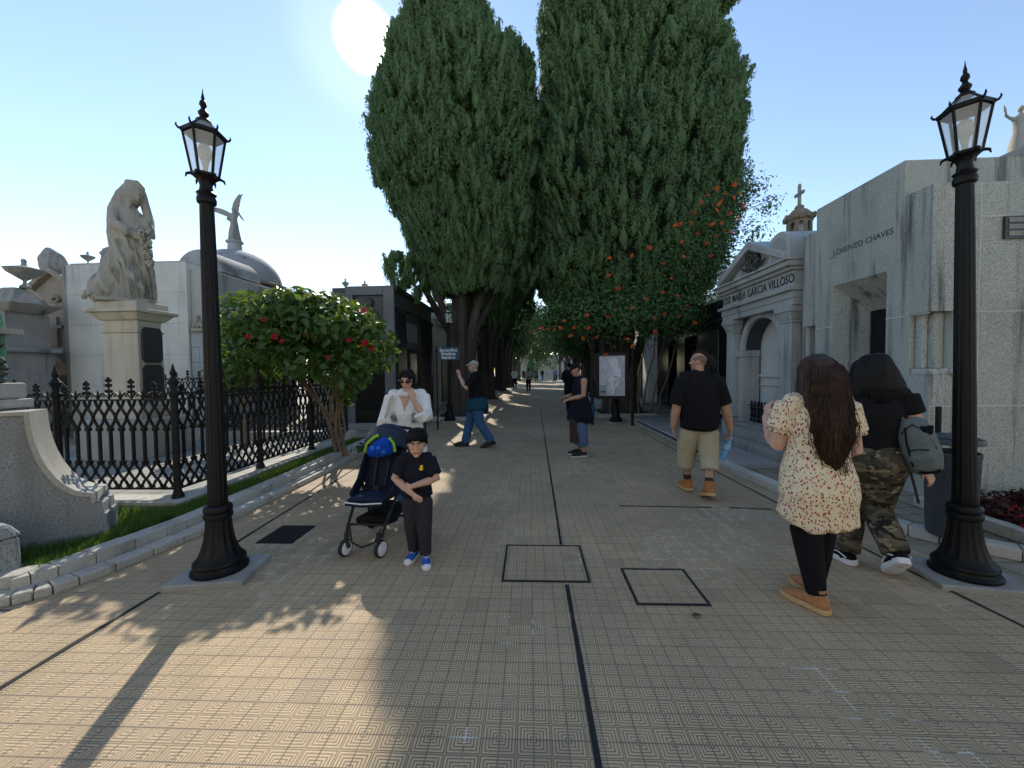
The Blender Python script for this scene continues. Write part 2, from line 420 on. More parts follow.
def blades(name, pts, h, w, mat, label, cat, z):
    n = len(pts); a = rng.uniform(0,2*pi,n); hh = h*rng.uniform(.5,1.15,n); lean = rng.uniform(0,.6,n)*hh; la = rng.uniform(0,2*pi,n)
    P = np.c_[pts, np.full(n,z)]
    d = np.c_[np.cos(a),np.sin(a),np.zeros(n)]*w
    v = np.empty((n,3,3)); v[:,0] = P-d; v[:,1] = P+d; v[:,2] = P+np.c_[np.cos(la)*lean,np.sin(la)*lean,hh]
    me = bpy.data.meshes.new(name); me.from_pydata(v.reshape(-1,3).tolist(), [], np.arange(3*n).reshape(n,3).tolist())
    return tag(link(name, me, mat, smooth=0), label, cat, kind='stuff')
gp = np.c_[rng.uniform(-3.8,-3.53,26000), rng.uniform(2.7,8.2,26000)]
gp = gp[((gp[:,1] > 3.7) | (gp[:,0] < -3.62)) & (gp[:,0] > -3.77+.02*np.sin(gp[:,1]*9))]
g2 = np.c_[rng.uniform(-4.4,-3.5,9000), rng.uniform(2.55,3.95,9000)]
g2 = g2[(g2[:,0] < np.interp(g2[:,1],[2.3,2.6,2.9,3.4,3.9],[-4.5,-4.15,-3.90,-3.70,-3.56]))]
blades('lawn', np.vstack([gp,g2]), .10, .0045, M['grass'], 'strip of short green grass behind the left kerb', 'grass', .085)
# planter with begonias at the right
kerb('planter_edging', [(4.0,4.26),(4.0,3.0),(4.25,2.6),(6.5,2.0)], .12, .085, .19, M['kerb'])
sheet('planter_soil', [(4.1,4.28),(4.1,3.02),(4.35,2.7),(7,2.05),(7,4.28)], .085, M['soil'], .05)

def leaf_cloud(name, P, N, L, W, mat, parent=None, up=None, fold=.25, world=False):
    """one rhombic, slightly folded leaf per point P, lying in the plane across N"""
    n = len(P)
    N = N/np.maximum(1e-6,np.linalg.norm(N,axis=1))[:,None]
    A = rng.normal(size=(n,3)) if up is None else up + rng.normal(size=(n,3))*.35
    A = A - N*(A*N).sum(1)[:,None]; A /= np.maximum(1e-6,np.linalg.norm(A,axis=1))[:,None]
    B = np.cross(N,A)
    L = (L*rng.uniform(.6,1.25,n))[:,None]; W = (W*rng.uniform(.65,1.2,n))[:,None]
    v = np.empty((n,4,3)); v[:,0] = P-A*L*.5; v[:,1] = P+B*W*.5+N*W*fold-A*L*.05; v[:,2] = P+A*L*.5; v[:,3] = P-B*W*.5+N*W*fold-A*L*.05
    me = bpy.data.meshes.new(name)
    me.vertices.add(4*n); me.vertices.foreach_set('co', v.reshape(-1))
    me.loops.add(4*n); me.loops.foreach_set('vertex_index', np.arange(4*n,dtype=np.int32))
    me.polygons.add(n); me.polygons.foreach_set('loop_start', np.arange(0,4*n,4,dtype=np.int32)); me.polygons.foreach_set('loop_total', np.full(n,4,dtype=np.int32))
    me.update(); me.validate()
    return link(name, me, mat, parent, smooth=0, world=world)
bp = np.c_[rng.uniform(4.1,6.6,5200), rng.uniform(2.5,4.24,5200)]
bp = bp[bp[:,1] > 2.9-.25*(bp[:,0]-4.1)]
hb = rng.uniform(.13,.27,len(bp))
tag(leaf_cloud('begonia_leaves', np.c_[bp,hb], rng.normal(size=(len(bp),3))+[0,0,1.2], .07, .055, M['dark_red_leaf']), 'dark reddish begonia leaves filling the planter by the granite wall','bedding plants', kind='stuff')
cl = rng.uniform([4.12,2.7],[6.2,3.65],(70,2)); k = rng.integers(0,70,1800)
fp = cl[k]+rng.normal(size=(1800,2))*.05
tag(leaf_cloud('begonia_flowers', np.c_[fp, rng.uniform(.2,.3,1800)], rng.normal(size=(1800,3))+[0,-.4,1.5], .034, .03, M['red_bract']), 'small bright red begonia flowers above the dark leaves','flowers', kind='stuff')

# ------------------------------------------------------------------ lamps
LAMPG = 'black lamp posts along the avenue'
def make_lamp():
    t = thing('street_lamp', 'black fluted lamp post at the left, its lantern against the sky near the veiled statue', 'street lamp', (-2.41,2.88,.004), R(10), LAMPG)
    build('concrete_footing', MB().box(-.27,.27,-.22,.22,-.01,.045), M['pad'], t, smooth=0, bevel=.012)
    m = MB(); z0 = .045
    prof = [(.215,0),(.218,.02),(.2,.035),(.196,.055),(.203,.07),(.2,.085),(.17,.115),(.15,.16),(.128,.23),(.113,.31),(.105,.4)]
    m.lathe([(r,z+z0) for r,z in prof], 32, flute=.07, fz=(z0+.11,9))
    m.lathe([(.1,.44),(.118,.45),(.122,.47),(.118,.485),(.105,.495),(.118,.505),(.12,.525),(.112,.54),(.1,.55)], 24)
    build('base', m, M['iron'], t)
    m = MB(); m.lathe([(.082,.545),(.088,.56),(.084,.62),(.066,2.5),(.06,2.82)], 32, flute=.11, fz=(.6,2.8))
    m.lathe([(.066,2.82),(.08,2.83),(.084,2.85),(.08,2.87),(.07,2.88),(.085,2.9),(.066,2.915)], 20)
    m.lathe([(.06,2.915),(.052,2.96),(.07,3.0),(.1,3.02)], 16)
    build('pole', m, M['iron'], t)
    m = MB(); n = 6; rb, rt, zb, zt = .112,.175,3.05,3.38
    m.lathe([(.06,2.975),(.08,3.0),(.105,3.02),(.124,3.03),(.124,3.05),(.11,3.056)], 6, Matrix.Rotation(pi/6,4,'Z'))
    m.lathe([(.17,3.372),(.192,3.38),(.195,3.41),(.175,3.418)], 6, Matrix.Rotation(pi/6,4,'Z'))
    for k in range(n):
        a = 2*pi*(k+.5)/n; ca,sa = math.cos(a),math.sin(a)
        m.tube([(ca*rb,sa*rb,zb),(ca*rt,sa*rt,zt)], .012, 4)
        m.tube([(ca*.17,sa*.17,3.41),(ca*.05,sa*.05,3.51)], .009, 4)
        m.tube([(ca*.19,sa*.19,3.395),(ca*.21,sa*.21,3.4),(ca*.225,sa*.225,3.42),(ca*.22,sa*.22,3.438)], [.012,.011,.009,.004], 5)
        m.tube([(ca*.085,sa*.085,3.04),(ca*.13,sa*.13,3.04),(ca*.155,sa*.155,3.03),(ca*.165,sa*.165,3.0)], [.014,.014,.013,.004], 5)
    build('lantern_frame', m, M['iron'], t)
    m = MB(); m.lathe([(.066,3.495),(.07,3.51),(.05,3.525),(.03,3.545),(.045,3.565),(.048,3.58),(.03,3.6),(.018,3.62),(.034,3.645),(.03,3.67),(.014,3.69),(.016,3.71),(.006,3.75),(.002,3.79)], 12)
    build('finial', m, M['iron'], t)
    for k in range(n):
        a,b = 2*pi*(k+.5)/n, 2*pi*(k+1.5)/n; m = MB()
        q = lambda r,an,z: (r*math.cos(an),r*math.sin(an),z)
        m.add([q(rb*.98,a,zb),q(rb*.98,b,zb),q(rt*.98,b,zt),q(rt*.98,a,zt)],[(0,1,2,3)])
        p = build('pane', m, M['glass'], t, smooth=0)
        m = MB(); m.add([q(.165,a,3.415),q(.165,b,3.415),q(.05,b,3.508),q(.05,a,3.508)],[(0,1,2,3)]); build('roof_pane', m, M['glass'], t, smooth=0)
    m = MB(); m.ell((0,0,3.24),(.062,.062,.085),14,10); m.lathe([(.02,3.05),(.024,3.12),(.034,3.15),(.034,3.17)],10); build('bulb_globe', m, M['globe'], t)
    for o in t.children:                              # slimmer foot, smaller lantern
        me = o.data
        for v in me.vertices:
            if o.name.startswith('base'): k = float(np.interp(v.co.z,[0,.1,.25,.6],[.88,.86,.80,.80])); v.co.x *= k; v.co.y *= k
            elif o.name.startswith('pole'): v.co.x *= .76; v.co.y *= .76
            elif o.name.split('.')[0] in ('lantern_frame','finial','pane','roof_pane','bulb_globe'): v.co.x *= .72; v.co.y *= .72; v.co.z = 2.97+(v.co.z-2.97)*.86
    return t
lamp = make_lamp()
lr = dup(lamp, (3.13,2.94,.004), R(-12), 'black lamp post at the right, in front of the granite wall and grey bin'); lr.rotation_euler = (0,R(-1.1),R(-12))
dup(lamp, (-2.48,11.95,.004), R(20), 'black lamp post against the left cypress trunk, behind the man taking a photo')
dup(lamp, (2.49,11.5,.004), R(33), 'black lamp post rising behind the poster stand under the trumpet vine')
dup(lamp, (4.5,36,.004), R(5), 'distant lamp post far down the right side of the avenue')

# ------------------------------------------------------------------ railings
def lattice(m, L, z0, Mx):
    """cast iron panel of length L along local x, base at z0"""
    n = max(3, round(L/.128)); d = L/n; r = .014
    top, bot = z0+1.10, z0+.10
    def tb(p, rr=r, k=4): m.tube([(a,0,b) for a,b in p], rr, k, Mx)
    tb([(0,bot),(L,bot)], .014); tb([(0,top),(L,top)], .012); tb([(0,bot+.27),(L,bot+.27)], .004)
    for i in range(n):
        s = (i+.5)*d
        tb([(s,z0+.40),(s,z0+.77)], .0175)
        for z in (z0+.40,z0+.77): m.box(s-.024,s+.024,-.02,.02,z-.018,z+.018,Mx)
        for sg in (-1,1):
            e = s+sg*d/2
            tb([(s,z0+.77),(s+sg*d*.42,z0+.87),(e,z0+.90),(s+sg*d*.42,z0+.935),(s+sg*.006,z0+1.01),(s+sg*.02,z0+1.04),(s+sg*d*.3,top)])
            tb([(s,z0+.40),(s+sg*d*.42,z0+.32),(e,z0+.30),(s+sg*d*.42,z0+.275),(s+sg*.006,z0+.21),(s+sg*d*.42,z0+.13),(e,bot)])
        m.tube([(s+.045*math.cos(a),0,z0+.155+.05*math.sin(a)) for a in np.linspace(0,2*pi,9)[:-1]], .007, 4, Mx, closed=True)
    # cresting: fleurons alternate with spikes, scrolls between
    for i in range(n):
        s = (i+.5)*d; c = top
        if i % 2 == 0:
            hh = .13 + .10*(1-abs(2*(i+.5)/n-1))
            tb([(s,c),(s,c+hh)], .009)
            for q in (.45,.75,1.0):
                for sg in (-1,1): m.ell((s+sg*.028*(1.25-q*.5),0,c+hh*q),(.020,.015,.021),6,4,Mx)
            m.ell((s,0,c+hh+.02),(.017,.014,.022),6,4,Mx)
        else:
            tb([(s,c),(s,c+.05),(s,c+.11)], [.012,.012,.003])
            m.ell((s,0,c+.045),(.02,.014,.013),6,4,Mx)
        if i < n-1:
            hi = .085
            pts = [(s+d*q, c+.015+hi*math.sin(pi*q)*.75) for q in np.linspace(0.05,.95,6)]
            tb(pts, .010)
            for sg,x in ((1,s+d*.2),(-1,s+d*.8)):
                tb([(x,c+.05),(x+sg*.02,c+.07),(x+sg*.035,c+.055),(x+sg*.025,c+.035)], .006)
def fence_post(m, x, y, z0, big=1.0):
    Tm = Matrix.Translation((x,y,z0))
    m.lathe([(.06*big,0),(.06*big,.03),(.045*big,.06),(.036*big,.1),(.034*big,1.13),(.05*big,1.15),(.05*big,1.18),(.034*big,1.2),(.03*big,1.24),(.05*big,1.275),(.055*big,1.3),(.03*big,1.34),(.02*big,1.36),(.034*big,1.39),(.02*big,1.43),(.004,1.5)], 12, Tm)
fz = .18
rail = thing('iron_railing','black cast iron railing with lattice panels and spear posts round the veiled statue','fence',(-3.95,4.17,fz))
def rail_side(p0, p1, n, z0=fz, last=True):
    a,b = Vector((*p0,0)),Vector((*p1,0)); d = (b-a)/n; ang = math.atan2(d.y,d.x)
    for i in range(n):
        q = a+d*i; m = MB(); lattice(m, d.length-.07, 0, Matrix.Translation((q.x,q.y,z0)) @ Matrix.Rotation(ang,4,'Z') @ Matrix.Translation((.035,0,0)))
        build('lattice_panel', m, M['iron2'], rail, smooth=50, world=True)
    for i in range(n+(1 if last else 0)):
        q = a+d*i; m = MB(); fence_post(m, q.x, q.y, z0); build('post', m, M['iron2'], rail, world=True)
rail_side((-3.95,4.17),(-3.95,8.21),3)
rail_side((-8.1,4.17),(-3.95,4.17),3,last=False)
rail_side((-8.1,8.24),(-3.95,8.24),3,.3,last=False)
# ------------------------------------------------------------------ shape tools for organic things
def remesh(name, mb, vox, smooth=3, fac=.5, fn=None):
    me = mb.mesh(name); bm = bmesh.new(); bm.from_mesh(me); bmesh.ops.recalc_face_normals(bm, faces=bm.faces); bm.to_mesh(me); bm.free()
    o = bpy.data.objects.new('tmp', me); COL.objects.link(o)
    r = o.modifiers.new('r','REMESH'); r.mode = 'VOXEL'; r.voxel_size = vox
    s = o.modifiers.new('s','SMOOTH'); s.iterations = smooth; s.factor = fac
    dg = bpy.context.evaluated_depsgraph_get()
    out = bpy.data.meshes.new_from_object(o.evaluated_get(dg)); out.name = name
    bpy.data.objects.remove(o); bpy.data.meshes.remove(me)
    if fn is not None:
        n = len(out.vertices); co = np.empty(n*3); no = np.empty(n*3)
        out.vertices.foreach_get('co', co); out.vertex_normals.foreach_get('vector', no)
        co = co.reshape(-1,3); no = no.reshape(-1,3)
        co = co + no*fn(co, no)[:,None]; out.vertices.foreach_set('co', co.reshape(-1)); out.update()
    return out
class Noise:
    def __init__(s, seed, n=14):
        r = np.random.default_rng(seed); d = r.normal(size=(n,3)); s.k = d/np.linalg.norm(d,axis=1)[:,None]*r.uniform(.6,1.6,n)[:,None]; s.p = r.uniform(0,2*pi,n)
    def __call__(s, P, f=1.0, sc=(1,1,1)):
        q = P*np.array(sc)*f
        return np.sin(q@s.k.T + s.p + .7*np.sin((q@s.k[::-1].T)*.6)).mean(1)*1.8
def folds(seed, f=22, amp=.006, sc=(1,1,.35)):
    n1, n2 = Noise(seed), Noise(seed+50)
    return lambda P,N: amp*(1-2*np.abs(n1(P,f,sc)))*.6 + amp*.5*n2(P,f*.45)

def text(name, s, size, loc, ux, uz, mat, parent, depth=.006, bold=0, sx=1.0, align='CENTER'):
    c = bpy.data.curves.new(name,'FONT'); c.body = s; c.size = size; c.extrude = depth; c.align_x = align; c.align_y = 'CENTER'; c.offset = bold; c.space_character = 1.05
    o = bpy.data.objects.new('tmp', c); COL.objects.link(o)
    me = bpy.data.meshes.new_from_object(o.evaluated_get(bpy.context.evaluated_depsgraph_get())); bpy.data.objects.remove(o)
    X,Y = Vector(ux)*sx, Vector(uz); Z = Vector(ux).cross(Y)
    m = Matrix((X,Y,Z)).transposed().to_4x4(); m.translation = Vector(loc); me.transform(m); me.name = name
    return link(name, me, mat, parent, smooth=0, world=True)
FACE_W = dict(ux=(0,-1,0), uz=(0,0,1))     # on a wall that looks towards -x
xwall = lambda a,b,d: (d,a,b)              # (y, z) outline pushed along x
ywall = lambda a,b,d: (a,d,b)              # (x, z) outline pushed along y
W = dict(world=True)

# ------------------------------------------------------------------ right: big granite tomb
gx = 4.4
t = thing('granite_mausoleum','large rough grey granite mausoleum with a splayed doorway and carved name at the right','mausoleum',(gx,4.3,.085))
m = MB(); z1 = 3.53; zf = .05; c0,c1,c2 = 4.53,4.86,6.27
yo0,yo1,zo = 5.07,5.93,2.72
m.box(gx,9,c0,c1,2.15,z1)                         # corner block above the niche
m.box(gx+.24,9,c0,c1,1.45,2.15); m.box(gx,gx+.24,c0+.24,c1,1.45,2.15)   # behind the corner niche
m.box(gx,9,c0,c1,zf,1.45)
m.box(gx,9,c1,yo0,zf,zo); m.box(gx,9,yo1,c2,zf,zo); m.box(gx,9,c1,c2,zo,3.95)
m.box(gx+1.0,9,yo0,yo1,zf,zo)
build('wall', m, M['granite'], t, smooth=0, **W)
m = MB(); a = gx+.002; b = gx+.40; yi0,yi1,zi = yo0+.14,yo1-.14,2.33
m.add([(a,yo0,zf),(a,yo1,zf),(a,yo1,zo),(a,yo0,zo),(b,yi0,zf),(b,yi1,zf),(b,yi1,zi),(b,yi0,zi)], [(1,2,6,5),(0,4,7,3),(3,7,6,2)])
m.add([(b,yi0,zf),(b,yi1,zf),(b,yi1,zi),(b,yi0,zi),(b+.3,yi0,zf),(b+.3,yi1,zf),(b+.3,yi1,zi),(b+.3,yi0,zi)], [(1,2,6,5),(0,4,7,3),(3,7,6,2)])
build('splayed_reveal', m, M['granite'], t, smooth=0, **W)
build('door', MB().box(b+.02,b+.06,yi0,yi1,zf,zi), M['void'], t, smooth=0, **W)
m = MB()                                           # corner niche: stepped shafts and sill
m.frus(gx+.12,c0+.12,1.45,1.52,.118,.118,.10,.10); m.box(gx+.13,gx+.237,c0+.09,c0+.2,1.52,2.15); m.box(gx+.06,gx+.125,c0+.15,c0+.237,1.52,2.15)
build('niche_shaft', m, M['granite'], t, smooth=0, bevel=.012, **W)
m = MB(); e = .004
m.box(4.89,4.90,c0-e,c0,zf,3.52); m.box(4.902,9,c0-e,c0,3.155,3.168); m.box(gx+.3,9,c0-e,c0,2.13,2.143); m.box(gx,9,c0-e,c0,1.10,1.112)
m.box(gx-e,gx,c0+.01,yo0,2.13,2.143); m.box(gx-e,gx,yo1,c2-.01,2.13,2.143); m.box(gx-e,gx,c0+.01,yo0,1.1,1.112)
build('mortar_joint', m, M['plaster'], t, smooth=0, **W)
f = build('window', MB().box(5.12,5.76,c0-.03,c0-.001,2.91,3.15), M['dark_gran'], t, smooth=0, **W)
for k in range(3):
    m = MB(); m.box(5.15,5.73,c0-.04,c0-.031,2.935+.072*k,2.985+.072*k); build('louvre', m, M['cement_dark'], f, smooth=0, **W)
text('inscription','LORENZO CHAVES',.105,(gx-.001,5.46,3.185),mat=M['letters_dim'],parent=t,depth=.003,bold=.0005,**FACE_W)
m = MB(); m.box(gx-.006,gx,5.91,6.0,3.13,3.138); build('name_rule', m, M['letters_dim'], t, smooth=0, **W)
build('conduit', MB().tube([(4.66,c0-.012,.6),(4.66,c0-.012,1.42),(4.60,c0-.012,1.5)],.012,6), M['cement'], t, **W)
# strip of wall between the two tombs
t = thing('granite_pier','narrow grey granite pier between the big tomb and the arched chapel','pier',(4.42,6.1,.085))
m = MB().box(4.42,6,6.274,6.58,2.2,3.64).box(4.62,6,6.274,6.58,.05,2.2); build('shaft', m, M['granite'], t, smooth=0, **W)
build('cap_moulding', MB().box(4.52,6,6.584,6.68,.05,3.3).box(4.62,6,6.684,6.74,.05,3.2), M['cement'], t, smooth=0, bevel=.02, **W)

# ------------------------------------------------------------------ right: arched chapel
cx = 4.5; ya,yb = 6.84,9.14; ym = (ya+yb)/2
t = thing('chapel_tomb','pale grey classical chapel tomb with a round arch, pediment and bronze wreath','mausoleum',(cx,ym,.085))
zb = .05; zc = 2.62
m = MB(); m.box(cx+.9,8.2,ya,yb,zb,3.5)            # back body
for a,b in ((ya,ya+.12),(yb-.12,yb)): m.box(cx+.12,cx+.9,a,b,zb,zc+.2)
build('body', m, M['cement'], t, smooth=0, **W)
def arch(y0,y1,yi0,yi1,zs,zt,n=16):
    r = (yi1-yi0)/2; c = (yi0+yi1)/2
    return [(y0,zb),(y0,zt),(y1,zt),(y1,zb),(yi1,zb),(yi1,zs)]+[(c+r*math.cos(pi*k/n), zs+r*math.sin(pi*k/n)) for k in range(1,n)]+[(yi0,zs),(yi0,zb)]
yi0,yi1,zs = ym-.62,ym+.62,1.93
build('arch_wall', MB().prism(arch(ya+.12,yb-.12,yi0,yi1,zs,zc+.2), cx+.12, cx+.42, xwall), M['dark_gran'], t, smooth=0, **W)
ring = [(c,z) for c,z in [(ym+.62*math.cos(pi*k/20), zs+.62*math.sin(pi*k/20)) for k in range(21)]]
outer = [(ym+.75*math.cos(pi*k/20), zs+.75*math.sin(pi*k/20)) for k in range(21)]
build('archivolt', MB().prism(outer+ring[::-1], cx+.05, cx+.119, xwall), M['marble'], t, smooth=30, bevel=.008, **W)
for s in (-1,1):
    m = MB(); y = ym+s*.70; m.box(cx+.04,cx+.4,y-.085,y+.085,.75,zs-.14); m.box(cx+.01,cx+.4,y-.11,y+.11,zs-.14,zs-.002); m.box(cx+.02,cx+.4,y-.1,y+.1,zb,.75)
    build('impost', m, M['marble'], t, smooth=0, bevel=.012, **W)
build('keystone', MB().prism([(ym-.07,zs+.60),(ym+.07,zs+.60),(ym+.1,zc+.005),(ym-.1,zc+.005)], cx-.01, cx+.118, xwall), M['marble'], t, smooth=0, bevel=.01, **W)
m = MB(); m.box(cx+.425,cx+.47,yi0-.02,yi1+.02,zb,zs+.68); build('niche_back', m, M['plaster'], t, smooth=0, **W)
m = MB(); m.box(cx+.38,cx+.424,yi0+.01,yi1-.01,1.36,1.41); m.box(cx+.39,cx+.424,yi0+.01,yi1-.01,1.18,1.21); build('dado_moulding', m, M['plaster'], t, smooth=0, bevel=.01, **W)
for s in (-1,1):                                   # columns with plinth, shaft and capital
    y = (ya+.2) if s < 0 else (yb-.2); m = MB()
    m.box(cx-.12,cx+.118,y-.21,y+.21,zb,.5); m.box(cx-.15,cx+.118,y-.24,y+.24,.5,.6); m.box(cx-.1,cx+.118,y-.19,y+.19,.6,.68)
    m.frus(cx+.03,y,.68,2.32,.105,.15,.09,.135)
    m.box(cx-.07,cx+.118,y-.16,y+.16,2.32,2.36); m.frus(cx+.02,y,2.36,2.5,.09,.15,.14,.2); m.box(cx-.14,cx+.118,y-.22,y+.22,2.5,2.6)
    build('column', m, M['marble'], t, smooth=0, bevel=.012, **W)
m = MB()
for z0,z1,p in ((2.602,2.72,.10),(2.72,2.84,.12),(2.84,2.9,.19),(2.9,3.18,.10),(3.18,3.24,.17),(3.24,3.33,.24),(3.33,3.37,.29)):
    m.box(cx-p,cx+.9,ya-p*.5,yb+p*.5,z0,z1)
build('entablature', m, M['marble'], t, smooth=0, bevel=.006, **W)
# pediment
ap = 4.03; m = MB()
m.prism([(ya+.1,3.372),(yb-.05,3.372),(ym,ap-.14)], cx-.05, cx+.8, xwall)
build('tympanum', m, M['marble'], t, smooth=0, **W)
m = MB()
for s in (-1,1):
    e = yb+.08 if s > 0 else ya+.02
    a,b = Vector((e,3.373)),Vector((ym,ap)); n = Vector((0,-.15))
    m.prism([(a.x,a.y),(a.x,a.y+.12),(b.x,b.y),(b.x,b.y-.16)], cx-.22, cx+.85, xwall)
build('raking_cornice', m, M['marble'], t, smooth=0, bevel=.015, **W)
m = MB(); m.prism([(ya-.02,3.374)]+[(ya+.26-.28*math.cos(pi*k/12), 3.62+.28*math.sin(pi*k/12)) for k in range(13)]+[(ya+.54,3.374)], cx-.16, cx+.5, xwall)
ac = build('acroterion', m, M['marble'], t, smooth=30, bevel=.015, **W)
m = MB(); m.prism([(ya+.06,3.39)]+[(ya+.26-.2*math.cos(pi*k/12), 3.60+.2*math.sin(pi*k/12)) for k in range(13)]+[(ya+.46,3.39)], cx-.168, cx-.163, xwall); build('shell_panel', m, M['dome'], ac, smooth=0, **W)
m = MB(); m.box(cx-.16,cx+.1,yb-.1,yb+.1,3.375,3.7); m.box(cx-.2,cx+.1,yb-.13,yb+.13,3.7,3.76); build('end_block', m, M['cement'], t, smooth=0, bevel=.01, **W)
m = MB()                                           # bronze wreath
for k in range(46):
    a = 2*pi*k/46; r = .2+.035*random.uniform(-1,1)
    m.ell((cx-.11+random.uniform(-.03,.03), ym+r*math.cos(a)*.8, 3.67+r*math.sin(a)), (.045,.05,.05), 7,5)
for k in range(26): m.ell((cx-.10, ym+random.uniform(-.13,.13), 3.64+random.uniform(-.16,.16)), (.045,.045,.055), 7,5)
for s in (-1,1): m.tube([(cx-.1,ym+s*.15,3.52),(cx-.11,ym+s*.3,3.54),(cx-.1,ym+s*.42,3.6)],[.03,.028,.01],6)
build('bronze_wreath', m, M['bronze'], t, **W)
text('inscription','JOSE MARIA GARCIA VILLOSO',.215,(cx-.1,ym-.02,3.04),mat=M['letters'],parent=t,depth=.006,bold=.003,sx=.80,**FACE_W)
m = MB(); Tm = Matrix.Translation((cx+.2,yi0+.02,.42)) @ Matrix.Rotation(pi/2,4,'Z')
for k in range(10):
    s = .06+k*.12
    m.tube([(s,0,0),(s,0,.36)],.014,5,Tm); m.ell((s,0,.4),(.03,.02,.045),7,5,Tm); m.tube([(s+.057+.04*math.cos(q),0,.2+.1*math.sin(q)) for q in np.linspace(0,2*pi,11)[:-1]],.012,5,Tm,closed=True)
m.box(0,1.2,-.012,.012,.33,.36,Tm); m.box(0,1.2,-.012,.012,.02,.05,Tm); m.box(0,1.26,-.008,.008,.06,.32,Tm) if False else None
m.box(.9,1.27,-.03,.03,0,.5,Tm) if False else None
build('iron_grille', m, M['iron2'], t, smooth=50, **W)
m = MB(); m.box(cx+.12,cx+.42,yi0+.002,yi1-.002,zb,.42); m.box(3.80,cx-.16,6.2,8.2,.05,.22); m.box(4.05,cx-.16,6.2,8.2,.22,.38); m.box(cx-.156,cx+.118,7.3,8.68,.05,.42)
build('step', m, M['cement_dark'], t, smooth=0, bevel=.02, **W)
# lantern turret with cross
t2 = thing('roof_turret','small ochre stone roof turret with arched openings and a cross, beside the chapel pediment','turret',(4.82,7.3,3.2))
m = MB(); c = Matrix.Translation((4.82,7.3,-.29)) @ Matrix.Diagonal((.84,.84,1,1))
m.lathe([(.36,3.502),(.36,3.9),(.33,3.95),(.31,4.0),(.24,4.05),(.22,4.09)], 8, c); build('base', m, M['ochre'], t2, smooth=0, **W)
m = MB()
for k in range(8):
    a = 2*pi*k/8; m.tube([(.2*math.cos(a),.2*math.sin(a),4.09),(.2*math.cos(a),.2*math.sin(a),4.46)],.036,6,c)
for k in range(8):                                # little arch heads between the posts
    a,b = 2*pi*k/8,2*pi*(k+1)/8; A_,B_ = Vector((.2*math.cos(a),.2*math.sin(a),0)),Vector((.2*math.cos(b),.2*math.sin(b),0))
    m.tube([A_+(B_-A_)*q+Vector((0,0,4.36+.07*math.sin(pi*q))) for q in np.linspace(0,1,7)],.03,5,c)
build('arcade', m, M['ochre'], t2, smooth=50, **W)
m = MB(); m.lathe([(.1,4.09),(.1,4.46)],10,c); build('core', m, M['plaster'], t2, **W)
m = MB(); m.lathe([(.25,4.45),(.27,4.48),(.27,4.53),(.2,4.57),(.14,4.63),(.08,4.66),(.09,4.69),(.06,4.72)],8,c)
for k in range(8):
    a = 2*pi*k/8; m.ell((.265*math.cos(a),.265*math.sin(a),4.5),(.045,.045,.06),6,4,c)
build('cap', m, M['ochre'], t2, smooth=40, **W)
m = MB(); m.box(-.024,.024,-.024,.024,4.72,5.06,c); m.box(-.022,.022,-.115,-.024,4.9,4.946,c); m.box(-.022,.022,.024,.115,4.9,4.946,c)
for p in ((0,-.12,4.923),(0,.12,4.923),(0,0,5.07)): m.ell(p,(.03,.034,.034),7,5,c)
build('cross', m, M['cement_dark'], t2, smooth=50, **W)
build('support_wall', MB().box(4.62,5.1,7.05,7.6,3.18,3.215), M['cement'], t2, smooth=0, **W)

# ------------------------------------------------------------------ right: black granite tomb
bx = 5.3
t = thing('black_mausoleum','polished black granite mausoleum with tall dark doorways right of the poster stand','mausoleum',(bx,12.5,.085))
m = MB(); z = .05
for a,b in ((9.75,10.5),(11.3,12.7),(13.7,14.4),(15.3,16.6)): m.box(bx,9,a,b,z,2.62)
m.box(bx,9,9.75,16.6,2.62,3.42)
build('wall', m, M['black_gran'], t, smooth=0, **W)
build('cornice', MB().box(bx-.06,9,9.7,16.65,3.42,3.5), M['cement'], t, smooth=0, bevel=.01, **W)
for a,b in ((10.5,11.3),(12.7,13.7),(14.4,15.3)): build('doorway', MB().box(bx+.45,9,a,b,z,2.62), M['void'], t, smooth=0, **W)
m = MB()
for zz in (.9,1.75,2.62): m.box(bx-.006,bx,9.76,10.49,zz,zz+.014); m.box(bx-.006,bx,11.31,12.69,zz,zz+.014)
for yy in (10.5,11.3,12.7): m.box(bx-.02,bx,yy-.03,yy,z,2.6)
m.box(bx-.006,bx,9.76,16.59,2.9,2.914); build('panel_joint', m, M['grey_dk'], t, smooth=0, **W)
build('step', MB().box(bx-.55,bx-.002,9.8,16.6,.087,.17), M['grey_dk'], t, smooth=0, bevel=.015, **W)

